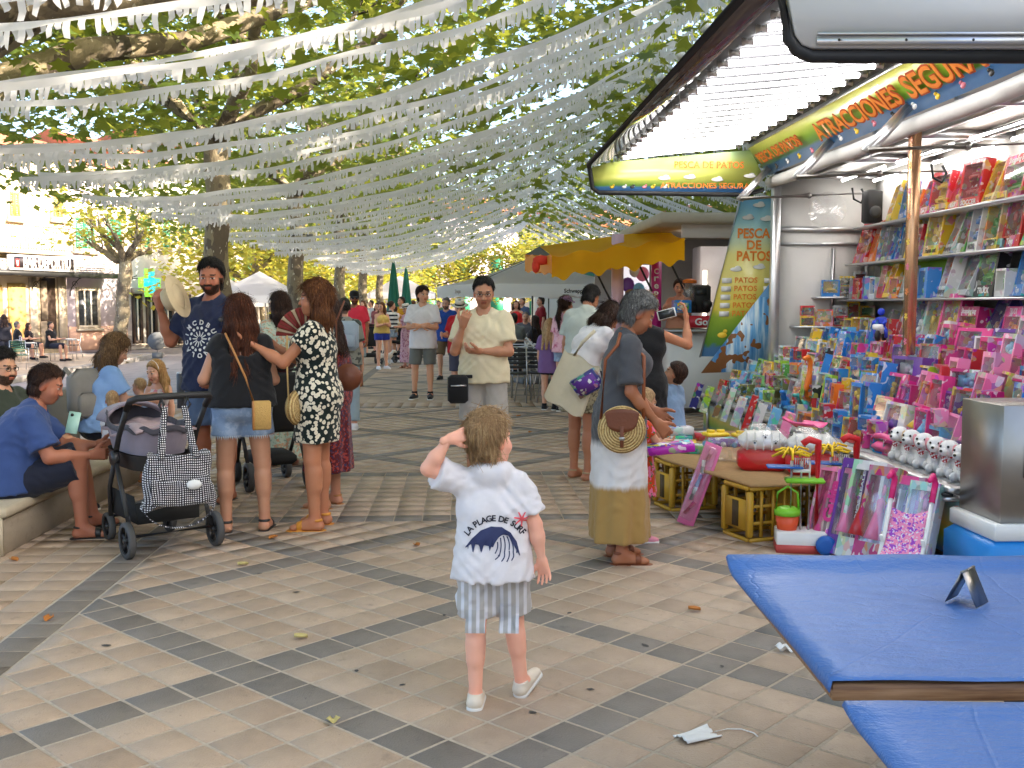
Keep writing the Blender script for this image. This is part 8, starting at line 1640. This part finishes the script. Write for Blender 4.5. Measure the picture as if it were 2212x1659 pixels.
p=P(1.60,fem=1,head=(-60,0,0),res=FAR,ra=((.1,.4,-1),(-.8,.6,.2)),la=((-.1,.4,-1),(.8,.6,.2))); person('woman in yellow top and blue shorts with folded arms in the far crowd',G(826,797),-150,p,hair=(p.hair('long',.3,front=.01),HC),wear=[('top',p.top(.0,-.03,.012,straps=True),fabric('yellow_top',hx('d8b868'))),('shorts',p.shorts(.4,.02),fabric('cobalt_shorts',hx('2a3a9a')))],shoes=('shoe',wht,RUB))
p=P(1.64,fem=1,head=(60,0,0),res=FAR); person('woman in navy striped top and denim shorts in the far crowd',AT(846,27.4),-120,p,hair=(p.hair('bun',.1),HD),wear=[('top',p.top(.3,-.03,.012),fabric('striped_top',(.7,.7,.7),hx('1f2638'),'stripes',9,col3=(1,1,1))),('shorts',p.shorts(.5,.02),denim)],shoes=('shoe',wht,RUB))
p=P(1.76,head=(-30,0,0),res=FAR,ra=((.15,.5,-.9),(-.5,.8,.5)),la=((-.15,.5,-.9),(.5,.8,.5))); person('man in mustard shirt carrying a toddler in the far crowd',AT(868,28.5),150,p,hair=(p.hair('short'),HB),wear=[('shirt',p.top(.75,-.14,.016),fabric('mustard_shirt',hx('c8901f'))),('shorts',p.shorts(.9),fabric('slate_shorts',hx('4a4a5c')))],shoes=('shoe',blk,RUB))
p=P(.85,kid=1.2,seat=1.0,rl=((.2,1,-.3),(0,.2,-1)),ll=((-.2,1,-.3),(0,.2,-1)),res=FAR); q=AT(855,28.1); person('toddler in white held by the man in mustard',q,-20,p,hair=(p.hair('short'),HD),wear=[('shirt',p.top(.7,-.08,.014),wht)])
for k,(u,y,H,hd,c,fm,lb) in enumerate(((815,33,1.6,160,'8a4a4a',1,'woman in dull red far behind the pushchair'),(802,36,1.7,120,'b8b8b8',0,'man in grey far behind the pushchair'),(893,36,1.7,20,'40506a',0,'dark-haired man far behind the sun hat'),(905,40,1.65,90,'b09a70',1,'woman in beige far down the promenade'),(948,42,1.7,180,'506a50',0,'man in green far down the promenade'),(785,31,1.66,150,'d8d8d0',1,'woman in white top far behind the man in coral'))):
    p=P(H,fem=fm,res=VFAR); person(lb,AT(u,y),hd,p,hair=(p.hair('long' if fm else 'short',.3),[HD,HB,HC][k%3]),wear=[('top',p.top(.6,-.12,.016),fabric('far_cloth_'+c,hx(c))),('shorts',p.shorts(.9,.02),fabric('pale_jeans',hx('9aaab4')) if k%2 else navy)],shoes=('shoe',blk),group='far strollers')
# -- terrace guests, seated and standing
seatk=dict(rl=((.14,1,-.05),(0,.05,-1)),ll=((-.14,1,-.05),(0,.05,-1)),ra=((.15,.4,-1),(-.2,1,.1)),la=((-.15,.4,-1),(.2,1,.1)))
for k,(u,y,hd,c,fm,st_,lb,hr) in enumerate(((1110,22.6,0,'7a7e7c',0,1,'man in grey t-shirt seated under the parasol, back to the camera',HB),(1155,22.4,70,'2a2426',1,1,'woman in black top seated at the table under the parasol',HD),(1092,25.2,-60,'c8a43a',1,1,'woman in yellow seated far under the parasol',HC),(1135,26.2,180,'6a6a72',0,1,'man in slate shirt seated far under the parasol',HG),(1115,29,170,'d82a2a',1,0,'woman in red strapless top standing under the parasol',HD),(1168,28,100,'8a1f28',0,0,'waiter in dark red shirt standing by the menu board',HB),(1100,30,150,'b87a80',1,1,'woman in pink seated at the back of the terrace',HC),(1128,31,140,'4a5a7a',0,0,'man in blue standing at the back of the terrace',HB))):
    p=P(1.66 if fm else 1.76,fem=fm,res=FAR,**(dict(seat=.46,**seatk) if st_ else {})); person(lb,AT(u,y),hd,p,hair=(p.hair('long' if fm else 'short',.28),hr),wear=[('top',p.top(.0 if '2a2a' in c else .7,-.1,.016,straps='2a2a' in c),fabric('guest_'+c,hx(c))),('trousers',p.shorts(.9,.02),navy)],shoes=('shoe',blk),group='guests on the terrace')
# -- outside the bar across the road
for k,(u,v,hd,c,fm,st_,lb,hr) in enumerate(((12,790,30,'22222c',1,0,'woman in black standing outside the bar across the road',HD),(40,778,-60,'1c1c20',0,1,'grey-haired man in black seated outside the bar',HG),(64,776,-80,'2a1e22',1,1,'woman in dark top seated outside the bar',HD),(112,780,-100,'16161a',0,1,'man in black t-shirt lounging outside the bar with legs stretched',HB))):
    p=P(1.62 if fm else 1.74,fem=fm,res=VFAR,**(dict(seat=.46,**seatk) if st_ else {})); person(lb,G(u,v,-.38),hd,p,hair=(p.hair('long' if fm else 'short',.3),hr),wear=[('top',p.top(.5,-.1,.016),fabric('bar_'+c,hx(c))),('trousers',p.shorts(.95,.02),navy)],shoes=('shoe',blk),group='guests outside the bar')
# -- dogs
def dog(loc,rz,label,s,col):
    F=Field((-.3,-.6,0),(.3,.6,.75),.018); c=lambda a,b_,r,r2=None,sm=.03:F.cap(a,b_,r,r2,sm=sm)
    c((0,-.22,.36),(0,.02,.37),.095,.10); c((0,.0,.36),(0,.2,.38),.10,.115); c((0,.2,.40),(0,.33,.54),.075,.058); c((0,.34,.56),(0,.40,.56),.062,.055); c((0,.40,.545),(0,.50,.525),.042,.028,.02)
    for sx in(-1,1):
        c((sx*.06,.19,.32),(sx*.065,.18,.17),.045,.028); c((sx*.065,.18,.17),(sx*.065,.2,.03),.026,.022); c((sx*.065,.2,.025),(sx*.065,.24,.02),.026,.02)
        c((sx*.06,-.2,.34),(sx*.07,-.12,.21),.062,.038); c((sx*.07,-.12,.21),(sx*.07,-.24,.13),.03,.022); c((sx*.07,-.24,.13),(sx*.07,-.22,.03),.022,.021); c((sx*.07,-.22,.025),(sx*.07,-.17,.02),.025,.02); c((sx*.05,.34,.60),(sx*.085,.33,.53),.026,.02,.012)
    c((0,-.28,.40),(0,-.38,.5),.025,.012)
    V,Q=F.mesh(); C=np.tile(np.array(col),(len(V),1)); C[(V[:,1]>.485)]=(.02,.02,.02)
    o=bpy.data.objects.new('dog',rawmesh('dog',V*s,Q,True,[skinmat()],cols=C)); link(o); o.location=loc; o.rotation_euler=(0,0,rz); tag(o,label,'dog'); b=MB(); b.lathe([(.068*s,.0),(.072*s,.02*s)],(0,.265*s,.47*s),14,mat=None,cap=False); b.build('collar',blkl,o); return o
dog(G(832,788),R(-80),'small white dog beside the woman in yellow',.62,(.66,.62,.56)); dog(G(856,775),R(60),'grey and black dog by the far pushchair',.7,(.12,.11,.11))
